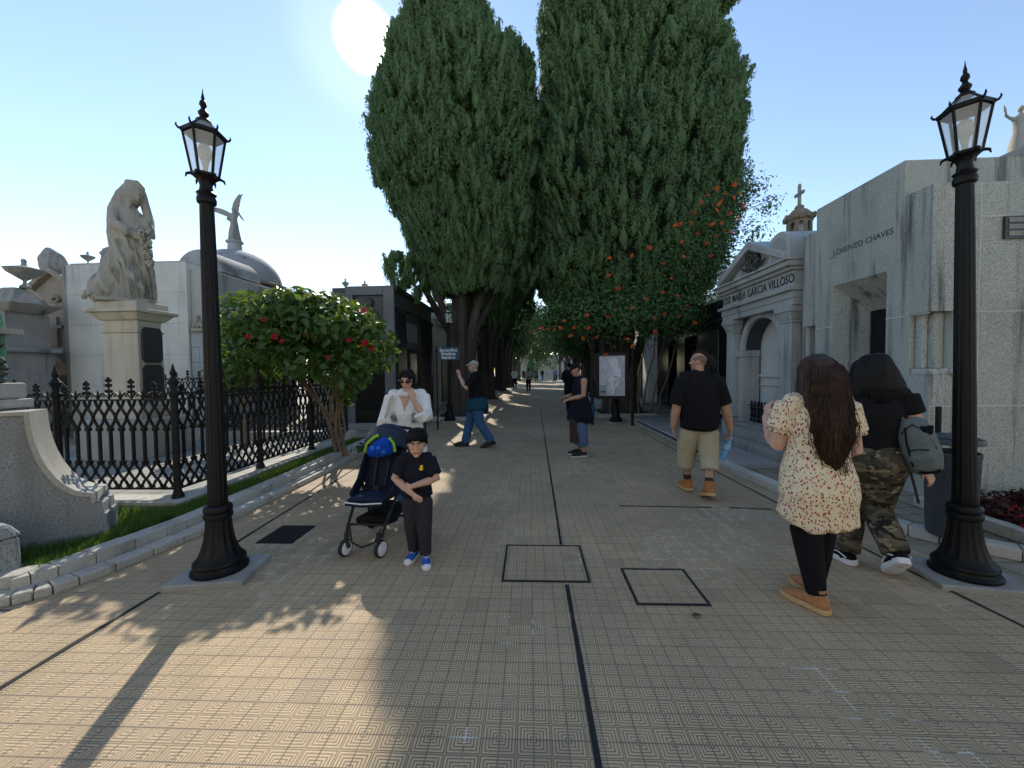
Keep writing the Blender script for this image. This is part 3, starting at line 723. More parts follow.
# ------------------------------------------------------------------ right: statue high behind the granite tomb
t = thing('rear_mausoleum','tall cement mausoleum rising behind the granite tomb at the right edge','mausoleum',(10.6,9,.0))
build('body', MB().box(9.0,12.5,7.6,11,0,5.3), M['cement'], t, smooth=0, **W)
build('cornice', MB().box(8.9,12.6,7.45,11.1,5.3,5.5), M['cement'], t, smooth=0, bevel=.04, **W)
def figure_statue(name, label, loc, h, mat, rz=0, wings=None, arm=None, vox=.03, cat='statue'):
    t = thing(name, label, cat, loc, rz); m = MB()
    m.loft([(0,0,.02*h),(0,0,.25*h),(.01*h,0,.48*h),(0,0,.62*h),(0,0,.76*h),(0,0,.83*h)], [(.17*h,.15*h),(.135*h,.115*h),(.1*h,.085*h),(.085*h,.07*h),(.105*h,.075*h),(.05*h,.05*h)], n=16)
    m.loft([(0,0,.8*h),(0,-.01*h,.9*h)], [.035*h,.035*h], n=10); m.ell((0,-.015*h,.93*h),(.05*h,.06*h,.07*h),12,8)
    for s in (-1,1):
        p = (arm or {}).get(s) or [(s*.1*h,0,.77*h),(s*.15*h,-.03*h,.62*h),(s*.08*h,-.12*h,.55*h)]
        m.loft(p,[.036*h,.03*h,.022*h][:len(p)] if len(p)==3 else [.036*h]*len(p), n=8)
    fo = folds(int(h*100)%37, 26/h, .018*h, (1,1,.15))
    link('figure', remesh('figure', m, vox, 2, fn=lambda P,N: fo(P,N)*np.clip((.8*h-P[:,2])/(.2*h),0,1)), mat, t, smooth=180)
    for w in wings or []:
        m = MB(); r0,tip,bow,wid = w; a,b = Vector(r0)*h,Vector(tip)*h; n = 9
        cent = [a.lerp(b,k/n)+Vector(bow)*h*math.sin(pi*k/n) for k in range(n+1)]
        m.loft(cent, [(wid*h*(.45+.9*math.sin(pi*min(1,.18+.8*k/n))*.7), .016*h) for k in range(n+1)], side=(0,0,1) if abs((b-a).x) > abs((b-a).z) else (1,0,0), n=10)
        for q in range(4):
            d = Vector((.0,.0,-1)) if abs((b-a).x) > abs((b-a).z) else Vector((1 if a.x>=0 else -1,0,0))
            k0 = 3+q*1.5; c0 = a.lerp(b,k0/n)+Vector(bow)*h*math.sin(pi*k0/n)
            m.loft([c0, c0+(b-a)*.22+d*wid*h*1.1],[(.03*h,.01*h),(.012*h,.006*h)],n=8)
        build('wing', m, mat, t)
    return t
figure_statue('stone_angel','weathered stone figure with a raised arm on the tall mausoleum behind the right lamp',(9.42,8.1,5.5),1.0,M['statue'],R(-20),
              arm={-1:[(-.1,0,.77),(-.2,-.02,.84),(-.24,-.03,1.05)]})

# ------------------------------------------------------------------ left: veiled statue on its pedestal
t = thing('pedestal','cream stone pedestal with a dark plaque, carrying the veiled statue','pedestal',(-7.1,6.75,.135)); t.scale = (.84,.84,1)
px_,py_ = -7.1,6.75; m = MB()
oct_ = lambda a,b,c: [(x,y) for x,y in [(px_-a+c,py_-b),(px_+a-c,py_-b),(px_+a,py_-b+c),(px_+a,py_+b-c),(px_+a-c,py_+b),(px_-a+c,py_+b),(px_-a,py_+b-c),(px_-a,py_-b+c)]]
m.prism(oct_(.80,.66,.25),.13,.80,lambda a,b,d:(a,b,d)); build('plinth', m, M['granite_cut'], t, smooth=0, bevel=.02, **W)
m = MB(); m.box(px_-.5,px_+.5,py_-.40,py_+.40,.80,1.0); m.frus(px_,py_,1.0,1.08,.48,.38,.40,.30); m.frus(px_,py_,1.08,2.30,.39,.29,.37,.27)
m.box(px_-.40,px_+.40,py_-.30,py_+.30,2.30,2.34); m.frus(px_,py_,2.34,2.52,.36,.26,.37,.27); build('shaft', m, M['pedestal'], t, smooth=0, bevel=.012, **W)
m = MB(); m.frus(px_,py_,2.52,2.64,.42,.32,.53,.43); m.box(px_-.58,px_+.58,py_-.48,py_+.48,2.64,2.71); m.box(px_-.46,px_+.46,py_-.36,py_+.36,2.71,2.84)
build('cornice', m, M['pedestal'], t, smooth=0, bevel=.02, **W)
m = MB()
for z0,z1 in ((1.78,2.4),(1.1,1.74)):
    m.prism([(py_-.22,z0+.07),(py_-.16,z0),(py_+.16,z0),(py_+.22,z0+.07),(py_+.22,z1-.07),(py_+.16,z1),(py_-.16,z1),(py_-.22,z1-.07)], px_+.385, px_+.425, xwall)
build('plaque', m, M['dark_gran'], t, smooth=0, **W)

sx,sy,sz = px_,py_,2.84
t = thing('veiled_statue','weathered marble statue of a veiled mourning woman holding a wreath of flowers','statue',(sx,sy,sz), R(38)); t.scale = (.84,.84,1.06)
# robe sweeping to a train at the left; the figure stoops to the right with both arms round a garland
m = MB()
m.loft([(.02,0,.03),(.03,0,.25),(.05,0,.6),(.05,.0,.95),(.0,.02,1.25),(-.02,.03,1.5),(.02,.02,1.62)], [(.36,.30),(.34,.28),(.30,.25),(.27,.23),(.29,.22),(.26,.18),(.13,.12)], n=22)
m.loft([(-.10,-.02,.85),(-.24,-.03,.5),(-.42,-.03,.2),(-.62,-.03,.08)], [(.2,.2),(.2,.22),(.17,.22),(.07,.14)], side=(0,1,0), n=14)
m.loft([(.22,-.1,.9),(.27,-.1,.5),(.27,-.1,.12)], [(.11,.13),(.13,.14),(.13,.12)], n=12)
m.ell((.13,-.06,1.82),(.14,.165,.185),16,12)
m.loft([(.10,0,1.93),(-.02,.06,1.75),(-.15,.08,1.5),(-.26,.08,1.15),(-.28,.08,.85)], [(.15,.15),(.19,.16),(.18,.15),(.11,.13),(.05,.09)], n=16)
m.loft([(.22,.02,1.90),(.27,.03,1.66),(.33,.02,1.42),(.38,.0,1.15)], [(.06,.11),(.065,.11),(.07,.11),(.04,.07)], n=10)
m.loft([(.03,.0,1.985),(.19,-.08,1.98),(.25,-.13,1.92),(.27,-.14,1.82)],[(.11,.08),(.11,.07),(.06,.05),(.03,.03)],side=(0,1,0),n=12)
m.loft([(.02,-.09,1.9),(.02,-.13,1.74),(.04,-.13,1.6)],[(.05,.05),(.055,.05),(.04,.04)],n=10)
m.loft([(.18,-.16,1.88),(.195,-.185,1.79),(.18,-.175,1.70)],[(.07,.06),(.072,.065),(.04,.042)],n=12)
m.ell((.215,-.255,1.79),(.016,.02,.03),8,6); m.ell((.21,-.235,1.725),(.03,.02,.012),8,5)
m.loft([(-.20,-.08,1.46),(-.17,-.2,1.25),(.08,-.33,1.12),(.26,-.33,1.04)],[.10,.095,.07,.045],n=14)
m.loft([(.25,-.02,1.42),(.36,-.14,1.24),(.34,-.25,1.10)],[.085,.075,.05],n=12)
m.loft([(-.12,-.22,1.2),(.02,-.24,.9),(.2,-.22,.6),(.3,-.16,.35)],[(.05,.04),(.05,.04),(.045,.04),(.04,.03)],n=8)
m.loft([(-.2,-.2,1.0),(-.12,-.26,.7),(.05,-.29,.4),(.24,-.26,.18)],[(.04,.04),(.05,.04),(.05,.04),(.04,.03)],n=8)
nf = Noise(3); nf2 = Noise(8)
def drape(P,N):
    an = np.arctan2(P[:,1]-.02,P[:,0]-.03); low = np.clip((1.2-P[:,2])/.9,0,1); veil = np.clip((P[:,2]-1.2)/.3,0,1)*np.clip(P[:,1]*6+.7,0,1)
    w = an*8+3.6*P[:,2]*(1-.8*P[:,0])+4.5*P[:,0]+1.6*nf(P,3.2)
    return .034*low*(1-1.7*np.abs(np.sin(w)))+.016*veil*np.sin(an*17+nf(P,5)*2)+.010*nf2(P,16,(1,1,.5))*np.clip((1.6-P[:,2])*3,0,1)+.003*nf2(P,60)
link('figure', remesh('figure', m, .014, 1, fn=drape), M['statue'], t, smooth=180)
m = MB(); r_ = random.Random(4)
for k in range(95):
    q = k/95; c = Vector((.27,-.37,1.16)).lerp(Vector((.36,-.30,.62)), q); s = .095*(1-.45*q)
    m.ell(c+Vector((r_.uniform(-s,s),r_.uniform(-s,s)*.7,r_.uniform(-s,s)*.8)), (r_.uniform(.018,.036),)*3, 7,5)
build('flower_wreath', m, M['statue'], t)
m = MB()
for k in range(16): m.ell((-.62+r_.uniform(-.1,.1),-.05+r_.uniform(-.12,.12),.09+r_.uniform(-.03,.05)),(.05,.05,.04),7,5)
build('fallen_flowers', m, M['statue'], t)
m = MB(); m.prism([(-.5,-.30),(.3,-.34),(.40,-.2),(.38,.26),(-.34,.30),(-.52,.1)],-.002,.06,lambda a,b,d:(a,b,d)); build('base', m, M['statue'], t, smooth=0, bevel=.02)

# ------------------------------------------------------------------ left: tombs behind the railings
t = thing('plain_mausoleum','large pale plastered mausoleum with plain stained walls behind the veiled statue','mausoleum',(-9.8,10,0))
build('wall', MB().box(-11.35,-8.28,9.2,13,0,4.28), M['plaster'], t, smooth=0, **W)
m = MB()
for zz in (1.3,2.05,2.8,3.55): m.box(-11.34,-8.29,9.197,9.2,zz,zz+.012)
m.box(-8.3,-8.277,9.9,9.904,0,4.2); m.box(-9.75,-9.742,9.197,9.2,0,4.26); build('joint_line', m, M['cement'], t, smooth=0, **W)
build('corner_strip', MB().box(-11.52,-11.352,9.25,10,0,4.3), M['cement_dark'], t, smooth=0, **W)
build('roof_slab', MB().box(-11.3,-8.33,9.25,13,4.28,4.33), M['cement'], t, smooth=0, **W)
t = thing('coursed_tomb','tomb wall of pale rusticated blocks under rough cement, left of the near lamp','mausoleum',(-7.9,10.3,0))
build('upper_wall', MB().box(-8.27,-7.86,9.3,13,2.62,4.12), M['cement'], t, smooth=0, **W)
m = MB(); zz = 0
k = 0
while zz < 2.55:
    a,b = (-8.26,-8.06) if k % 2 else (-8.26,-7.93)
    m.box(a,b-.006,9.24,9.6,zz,zz+.36); m.box(b,-7.87,9.24,9.6,zz,zz+.36) if b < -7.9 else None; zz += .372; k += 1
build('rusticated_block', m, M['bluegrey'], t, smooth=0, bevel=.008, **W)
build('backing', MB().box(-8.262,-7.872,9.26,12.9,0,2.62), M['cement_dark'], t, smooth=0, **W)
m = MB(); m.box(-8.2,-7.9,9.16,9.3,2.6,2.68)
for k in range(5): m.ell((-8.14+.05*k,9.2,2.74+.05*(k%2)),(.045,.04,.07),7,5)
m.box(-8.1,-8.05,9.2,9.26,2.68,3.0); build('relief_shelf', m, M['statue'], t, smooth=50, **W)

def urn(label, loc, s, mat, wide=1.0):
    t = thing('stone_urn', label, 'urn', loc); m = MB()
    m.lathe([(.09*s,0),(.09*s,.04*s),(.035*s,.09*s),(.03*s,.16*s),(.08*s*wide,.24*s),(.16*s*wide,.34*s),(.18*s*wide,.4*s),(.19*s*wide,.42*s),(.15*s*wide,.44*s),(.05*s,.5*s),(.04*s,.56*s)],16)
    build('bowl', m, mat, t); m = MB(); m.ell((0,0,.6*s),(.05*s,.05*s,.06*s),10,7); build('finial', m, mat, t); return t
urn('small flat stone urn on the roof of the plain plastered mausoleum', (-11.0,9.4,4.33), .5, M['cement_dark'], 1.5)
figure_statue('carved_bird','small dark carved bird group on the edge of the plain mausoleum roof',(-10.6,9.4,4.33),.42,M['cement_dark'],R(40),wings=[((.0,0,.55),(.45,0,.95),(0,0,.15),.16)],vox=.02)
t = thing('stone_cross','grey stone cross on a mound standing on the plain mausoleum roof','cross',(-10.85,10.2,4.33))
m = MB(); m.box(-.06,.06,-.05,.05,.25,1.05); m.box(-.22,-.062,-.05,.05,.74,.85); m.box(.062,.22,-.05,.05,.74,.85); build('shaft', m, M['cement_dark'], t, smooth=0, bevel=.01)
m = MB(); [m.ell((random.uniform(-.3,.3),random.uniform(-.2,.2),.12+random.uniform(0,.22)),(.2,.2,.16),8,6) for _ in range(9)]; build('rock_mound', m, M['cement_dark'], t)
t = thing('vault_roof','low curved cement vault roof behind the veiled statue','roof',(-8.9,10.9,4.32))
m = MB(); m.prism([(-.65+.65-.65*math.cos(pi*k/14)-.0,.62*math.sin(pi*k/14)) for k in range(15)],-.6,.9,ywall); build('vault', m, M['dome'], t, smooth=30)

# domed tomb with angel
t = thing('domed_mausoleum','round drum mausoleum with a grey cement dome topped by an angel','mausoleum',(-9.95,13,0))
m = MB(); m.lathe([(1.62,0),(1.62,3.9),(1.55,3.95),(1.42,4.0),(1.42,4.42),(1.36,4.44)],40); build('drum', m, M['bluegrey'], t, smooth=40)
m = MB(); m.lathe([(1.4,4.44),(1.6,4.47),(1.62,4.53),(1.5,4.57),(1.38,4.575)],40); build('cornice', m, M['ochre'], t, smooth=40)
m = MB(); m.lathe([(1.40,4.55)]+[(1.38*math.cos(a),4.57+1.16*math.sin(a)) for a in np.linspace(.05,1.45,12)],40); build('dome', m, M['dome'], t, smooth=60)
for a in (-50,-85,-15):
    m = MB(); m.ell((1.43*math.cos(R(a)),1.43*math.sin(R(a)),4.2),(.1,.1,.13),10,8); build('oculus', m, M['void'], t)
m = MB(); m.lathe([(.3,5.66),(.26,5.72),(.22,5.75),(.2,5.97),(.26,6.0),(.26,6.05)],12); build('pedestal', m, M['bluegrey'], t, smooth=40)
figure_statue('angel_statue','dark winged angel statue with one wing raised on the cement dome',(-9.95,13,6.05),1.15,M['cement_dark'],R(25),
   wings=[((-.06,.06,.75),(-.62,.1,.92),(0,0,.03),.075),((.03,.08,.75),(.16,.1,1.42),(-.05,0,0),.08)], arm={1:[(.11,0,1.03),(.2,-.04,.86),(.3,-.05,.72)]}, vox=.024)

# far-left tombs
t = thing('small_chapel','narrow brown stone chapel with a carved cross over its doorway, far left','mausoleum',(-12.3,9.6,0))
m = MB(); m.prism([(-12.95,0),(-12.95,3.7),(-12.3,4.2),(-11.56,3.7),(-11.56,0)],9.7,12,ywall); build('wall', m, M['brownstone'], t, smooth=0, **W)
m = MB(); m.prism([(-13.0,3.68),(-12.3,4.22),(-11.53,3.68),(-11.53,3.82),(-12.3,4.38),(-13.0,3.82)],9.55,9.8,ywall)
build('cornice', m, M['brownstone'], t, smooth=0, bevel=.015, **W)
for z0 in (3.35,2.2): build('string_course', MB().box(-12.95,-11.56,9.62,9.698,z0,z0+.09), M['brownstone'], t, smooth=0, bevel=.01, **W)
m = MB(); m.box(-12.30,-12.22,9.64,9.698,2.35,3.1); m.box(-12.42,-12.302,9.64,9.698,2.8,2.88); m.box(-12.218,-12.1,9.64,9.698,2.8,2.88)
for k in range(14): a = 2*pi*k/14; m.ell((-12.26+.1*math.cos(a),9.67,3.55+.07*math.sin(a)),(.045,.04,.04),6,4)
build('cross_relief', m, M['brownstone'], t, smooth=0, **W)
m = MB(); m.prism([(-12.75,1.6),(-12.26,2.02),(-11.76,1.6),(-11.76,1.7),(-12.26,2.14),(-12.75,1.7)],9.55,9.698,ywall); m.box(-12.7,-12.55,9.62,9.698,0,1.6); m.box(-11.95,-11.8,9.62,9.698,0,1.6); build('door_frame', m, M['brownstone'], t, smooth=0, **W)
d = build('door', MB().box(-12.54,-11.96,9.66,9.698,0,1.58), M['iron2'], t, smooth=0, **W)
build('pale_panel', MB().box(-12.40,-12.1,9.65,9.658,.75,1.4), M['bluegrey'], d, smooth=0, **W)
t = thing('draped_urn','dark draped urn leaning above the brown chapel gable','urn',(-12.3,9.75,4.3))
m = MB(); m.loft([(-.2,0,.0),(-.24,0,.3),(-.14,0,.5),(.1,0,.32),(.36,0,.05)],[(.14,.16),(.18,.16),(.14,.12),(.12,.12),(.06,.06)],side=(0,1,0),n=12); m.ell((.0,0,.15),(.3,.17,.26),12,8)
link('drapery', remesh('drapery', m, .03, 2, fn=folds(5,14,.02)), M['cement_dark'], t, smooth=180)
t = thing('dark_tomb','dark stone tomb corner topped by a wide urn at the far left','mausoleum',(-11.2,8.2,0))
m = MB(); m.box(-13.5,-11.35,8.0,8.9,0,2.1); m.box(-13.5,-11.45,8.1,8.9,2.2,3.0); build('wall', m, M['cement_dark'], t, smooth=0, **W)
m = MB(); m.box(-13.5,-11.2,7.9,8.95,2.1,2.2); m.frus(-11.7,8.45,3.0,3.2,.35,.35,.6,.5); m.frus(-11.55,8.4,3.2,3.55,.35,.35,.16,.16); build('cornice', m, M['cement_dark'], t, smooth=0, bevel=.03, **W)
urn('wide dark stone urn with a knob on the far left tomb corner', (-11.35,8.4,3.55), 1.0, M['cement_dark'], 1.7)

# near-left monument: green marble on granite, and the scrolled wing wall
t = thing('green_monument','near left edge monument of green marble above carved bronze and grey granite','monument',(-5.1,3.0,.0))
m = MB(); m.box(-5.9,-4.40,2.45,3.32,.02,.62); m.box(-5.9,-4.46,2.5,3.28,.62,1.28); build('granite_base', m, M['granite2'], t, smooth=0, bevel=.02, **W)
m = MB(); m.box(-5.9,-4.43,2.47,3.31,1.28,1.36); m.box(-5.9,-4.47,2.5,3.29,1.36,1.50); build('base_cap', m, M['granite_cut'], t, smooth=0, bevel=.02, **W)
m = MB(); m.box(-5.9,-4.52,2.52,3.2,1.5,1.92); m.frus(-5.2,2.86,1.97,2.6,.66,.36,.58,.30); build('green_block', m, M['green_marble'], t, smooth=0, bevel=.01, **W)
build('moulding', MB().box(-5.9,-4.45,2.48,3.27,1.92,1.97), M['granite_cut'], t, smooth=0, **W)
m = MB()
for k in range(40): m.ell((-4.51+random.uniform(-.02,.02),3.0+random.uniform(-.15,.18),1.7+random.uniform(-.18,.18)),(.03,.035,.035),6,4)
build('bronze_relief', m, M['bronze'], t, **W)
t = thing('wing_wall','curved grey granite wing wall sweeping down from the left edge to the grass','wall',(-3.80,3.30,.02), math.atan2(-.57,-.82))
prof = [(0,0),(0,.30),(.015,.31),(.02,.40),(.06,.43),(.07,.50)]+[(.07+.36*math.sin(a), .50+.74*(1-math.cos(a))) for a in np.linspace(.15,pi/2,9)]+[(.445,1.24),(.9,1.24),(.9,0)]
m = MB(); m.prism(prof,-.30,0.0,lambda a,b,d:(a,d,b)); build('body', m, M['granite2'], t, smooth=30)
cap = [(p[0]-.008,p[1]+.004) for p in prof[4:-1]]
m = MB()
for i in range(len(cap)-1):
    pass
capi = [(a+.03,b-.03) for a,b in cap]
m.prism(cap+capi[::-1],-.305,.02,lambda a,b,d:(a,d,b)); build('capping', m, M['granite_cut'], t, smooth=30)
t = thing('stone_block','rough topped low granite block at the bottom left corner beside the kerb','stone block',(-3.95,2.55,.02),R(-20))
m = MB(); m.frus(-.12,.0,0,.36,.25,.2,.24,.19); m.frus(-.12,0,.36,.46,.26,.21,.2,.15); build('block', m, M['granite2'], t, smooth=0, bevel=.03)

# ------------------------------------------------------------------ left: dark granite tomb beyond the shrub
t = thing('dark_mausoleum','dark grey granite mausoleum with a bust relief and lattice door beyond the shrub','mausoleum',(-4.6,12.5,0))
x0,x1,y0,y1,h = -5.55,-3.82,10.9,15.2,3.95
build('wall', MB().box(x0,x1,y0,y1,0,h), M['dark_gran'], t, smooth=0, **W)
m = MB(); m.box(x0-.002,x0+.42,y0-.08,y0-.002,0,3.78); m.box(x0+.42,x0+.62,y0-.1,y0-.002,0,h+.02); m.box(x1-.24,x1+.06,y0-.1,y0-.002,0,h+.02); m.box(x0+.622,x1-.242,y0-.1,y0-.002,3.72,h+.02); m.box(x0+.622,x1-.242,y0-.1,y0-.002,2.55,2.7); build('pilaster', m, M['grey_dk'], t, smooth=0, bevel=.01, **W)
m = MB(); c = (x0+x1)/2+.2
m.ell((c,y0-.05,3.5),(.12,.1,.15),12,9); m.loft([(c,y0-.03,3.36),(c,y0-.03,3.2),(c+.02,y0-.03,2.9),(c+.05,y0-.03,2.75)],[(.1,.08),(.26,.1),(.3,.1),(.34,.09)],n=14); build('bust_relief', m, M['bronze'], t, **W)
d = build('door', MB().box(x0+.64,x1-.25,y0-.05,y0-.002,.16,2.5), M['iron'], t, smooth=0, **W)
m = MB()
for k in range(9):
    for s in (-1,1):
        a = x0+.72+k*.1; m.tube([(a,y0-.06,.5),(a+s*.4 if x0+.68 < a+s*.4 < x1-.28 else a,y0-.06,1.6)],.012,4)
m.box(x0+.68,x1-.29,y0-.075,y0-.05,1.62,1.72); m.box(x0+.68,x1-.29,y0-.075,y0-.05,.36,.46); build('lattice', m, M['iron2'], d, smooth=0, **W)
m = MB()
for a,b in ((11.1,11.9),(13.4,15.1)): m.box(x1,x1+.06,a,b,0,3.3)
m.box(x1,x1+.09,y0+.002,y1,3.3,3.42); m.box(x1,x1+.12,y0+.002,y1,h-.1,h+.04); build('side_pilaster', m, M['black_gran'], t, smooth=0, bevel=.01, **W)
d2 = build('side_door', MB().box(x1,x1+.03,12.15,13.15,.16,2.3), M['iron'], t, smooth=0, **W); build('pane', MB().box(x1+.03,x1+.04,12.3,13.0,1.2,2.15), M['darkglass'], d2, smooth=0, **W)
build('transom_panel', MB().box(x1,x1+.03,12.15,13.15,2.5,3.1), M['grey_dk'], t, smooth=0, **W)
build('step', MB().box(x0,x1+.4,y0-.55,y0-.11,0,.14), M['pad'], t, smooth=0, bevel=.015, **W)
urn('left small pale urn on the dark mausoleum roof', (x0+.2,11.3,h), .55, M['cement']); urn('right small pale urn on the dark mausoleum roof beside the flue', (x0+.65,11.6,h), .55, M['cement'])
t = thing('flue_pipe','thin metal flue pipe on the dark mausoleum roof','pipe',(x1-.25,12,h)); m = MB(); m.tube([(0,0,0),(0,0,.5)],.025,8); m.lathe([(.05,.5),(.05,.56)],10); build('pipe', m, M['bluegrey'], t)
t = thing('arched_tomb','low pale tomb with a curved gable seen over the shrub left of the dark mausoleum','mausoleum',(-7.2,14,0))
m = MB(); m.prism([(-8.1,0),(-8.1,3.75)]+[(-7.45+.55*math.cos(pi-pi*k/10),3.8+.35*math.sin(pi*k/10)) for k in range(11)]+[(-6.75,3.75),(-6.75,0)],14,16,ywall); build('wall', m, M['cement'], t, smooth=0, **W)
m = MB(); m.box(-8.2,-6.7,13.9,13.998,3.6,3.72); build('cornice', m, M['cement_dark'], t, smooth=0, **W)

# ------------------------------------------------------------------ tombs lining the avenue farther on
def tomb(label, side, xf, y0, y1, h, mat, style, door=M['iron'], depth=4):
    """front face at x = xf looking to the avenue"""
    t = thing('avenue_mausoleum', label, 'mausoleum', (xf,(y0+y1)/2,0))
    a,b = (xf-depth,xf) if side < 0 else (xf,xf+depth); s = -side; ym = (y0+y1)/2
    build('body', MB().box(a,b,y0,y1,0,h), mat, t, smooth=0, **W)
    m = MB(); e = xf+s*.001
    def fb(p,ya,yb,za,zb): m.box(min(e,xf+s*p),max(e,xf+s*p),ya,yb,za,zb)
    fb(.12,y0,y0+.35,0,h-.4); fb(.12,y1-.35,y1,0,h-.4); fb(.16,y0,y1,h-.4,h-.25); fb(.25,y0-.08,y1+.08,h-.25,h); build('front_order', m, mat, t, smooth=0, bevel=.015, **W)
    m = MB(); fb(.05,ym-.5,ym+.5,.15,2.2); build('door', m, door, t, smooth=0, **W)
    m = MB(); xs = (min(xf-.2,xf+.25*s),max(xf-.2,xf+.25*s))
    if style == 'gable':
        m.prism([(y0-.08,h),(y1+.08,h),(ym,h+.8)], a, b+.0 if side > 0 else xf+.22, xwall); 
        m.box(a+1.0,b-1.0,ym-.04,ym+.04,h+.6,h+1.5); m.box(a+1.0,b-1.0,ym-.3,ym+.3,h+1.1,h+1.18) if False else None
        build('roof', m, mat, t, smooth=0, **W)
        # gable towards the photographer
    elif style == 'gable_y':
        m.prism([(a-.08,h),(b+.08,h),((a+b)/2,h+.9)], y0-.15, y1+.05, ywall); build('roof', m, mat, t, smooth=0, **W)
        m = MB(); m.prism([(a+.35,h+.12),(b-.35,h+.12),((a+b)/2,h+.68)], y0-.17, y0-.152, ywall); build('gable_panel', m, M['cement_dark'], t, smooth=0, **W)
    elif style == 'dome':
        c = Matrix.Translation(((a+b)/2,ym,0)); r = min(depth,y1-y0)*.42
        m.lathe([(r,h),(r,h+.5),(r*1.06,h+.52),(r*1.06,h+.6)]+[(r*math.cos(q),h+.6+r*math.sin(q)) for q in np.linspace(.05,1.45,8)],24,c); build('dome', m, M['dome'], t, smooth=50, **W)
    else:
        m.box(a+.2,b-.2,y0+.2,y1-.2,h,h+.35); build('attic', m, mat, t, smooth=0, **W)
    return t
tomb('ochre tomb with a pale gable glimpsed past the left cypress trunk',-1,-3.75,23.0,25.5,3.5,M['ochre'],'gable_y')
tomb('grey flat roofed tomb beside the left row of cypresses',-1,-4.1,16.4,20.6,4.0,M['cement'],'flat')
tomb('dark tomb far down the left side past the ochre one',-1,-4.2,27,32,4.4,M['dark_gran'],'flat')
tomb('pale domed tomb far down the left side of the avenue',-1,-4.3,34,40,4.2,M['plaster'],'dome')
tomb('white plastered tomb seen left of the poster stand',1,5.6,18.3,22.4,4.6,M['plaster'],'flat')
tomb('grey gabled tomb beyond the white plastered one on the right',1,5.5,23.4,28,4.2,M['bluegrey'],'gable')
tomb('pale tomb with a dome far along the right side',1,5.7,29,35,4.4,M['plaster'],'dome')
tomb('cement tomb farthest along the right side',1,5.6,37,46,4.5,M['cement'],'flat')
t = tomb('broad white tomb closing the end of the avenue',1,-2.5,93,100,5,M['cement'],'flat',depth=14)

# unseen white entrance building, added behind the camera to bounce sunlight onto facing surfaces
t = thing('bounce_portico','white columned entrance building added unseen behind the camera to bounce sunlight','building',(0,-10,0))
m = MB(); m.box(-15,15,-14,-10,0,8.2); m.box(-32,-15.002,-13,-11,0,4.8); m.box(15.002,32,-13,-11,0,4.8); build('wall', m, M['white_wall'], t, smooth=0, **W)
m = MB(); m.box(-9,9,-10,-7.6,7.0,8.4); m.prism([(-9.3,8.402),(9.3,8.402),(0,10.6)],-10.0,-7.5,ywall); build('pediment', m, M['white_wall'], t, smooth=0, **W)
for k in range(4):
    m = MB(); m.lathe([(.62,0),(.62,.3),(.5,.4),(.42,6.4),(.6,6.7),(.62,7.0)],24,Matrix.Translation((-7.5+5*k,-8.3,0))); build('column', m, M['white_wall'], t, smooth=40, **W)
build('gate_opening', MB().box(-1.8,1.8,-9.998,-9.95,0,5), M['iron'], t, smooth=0, **W)
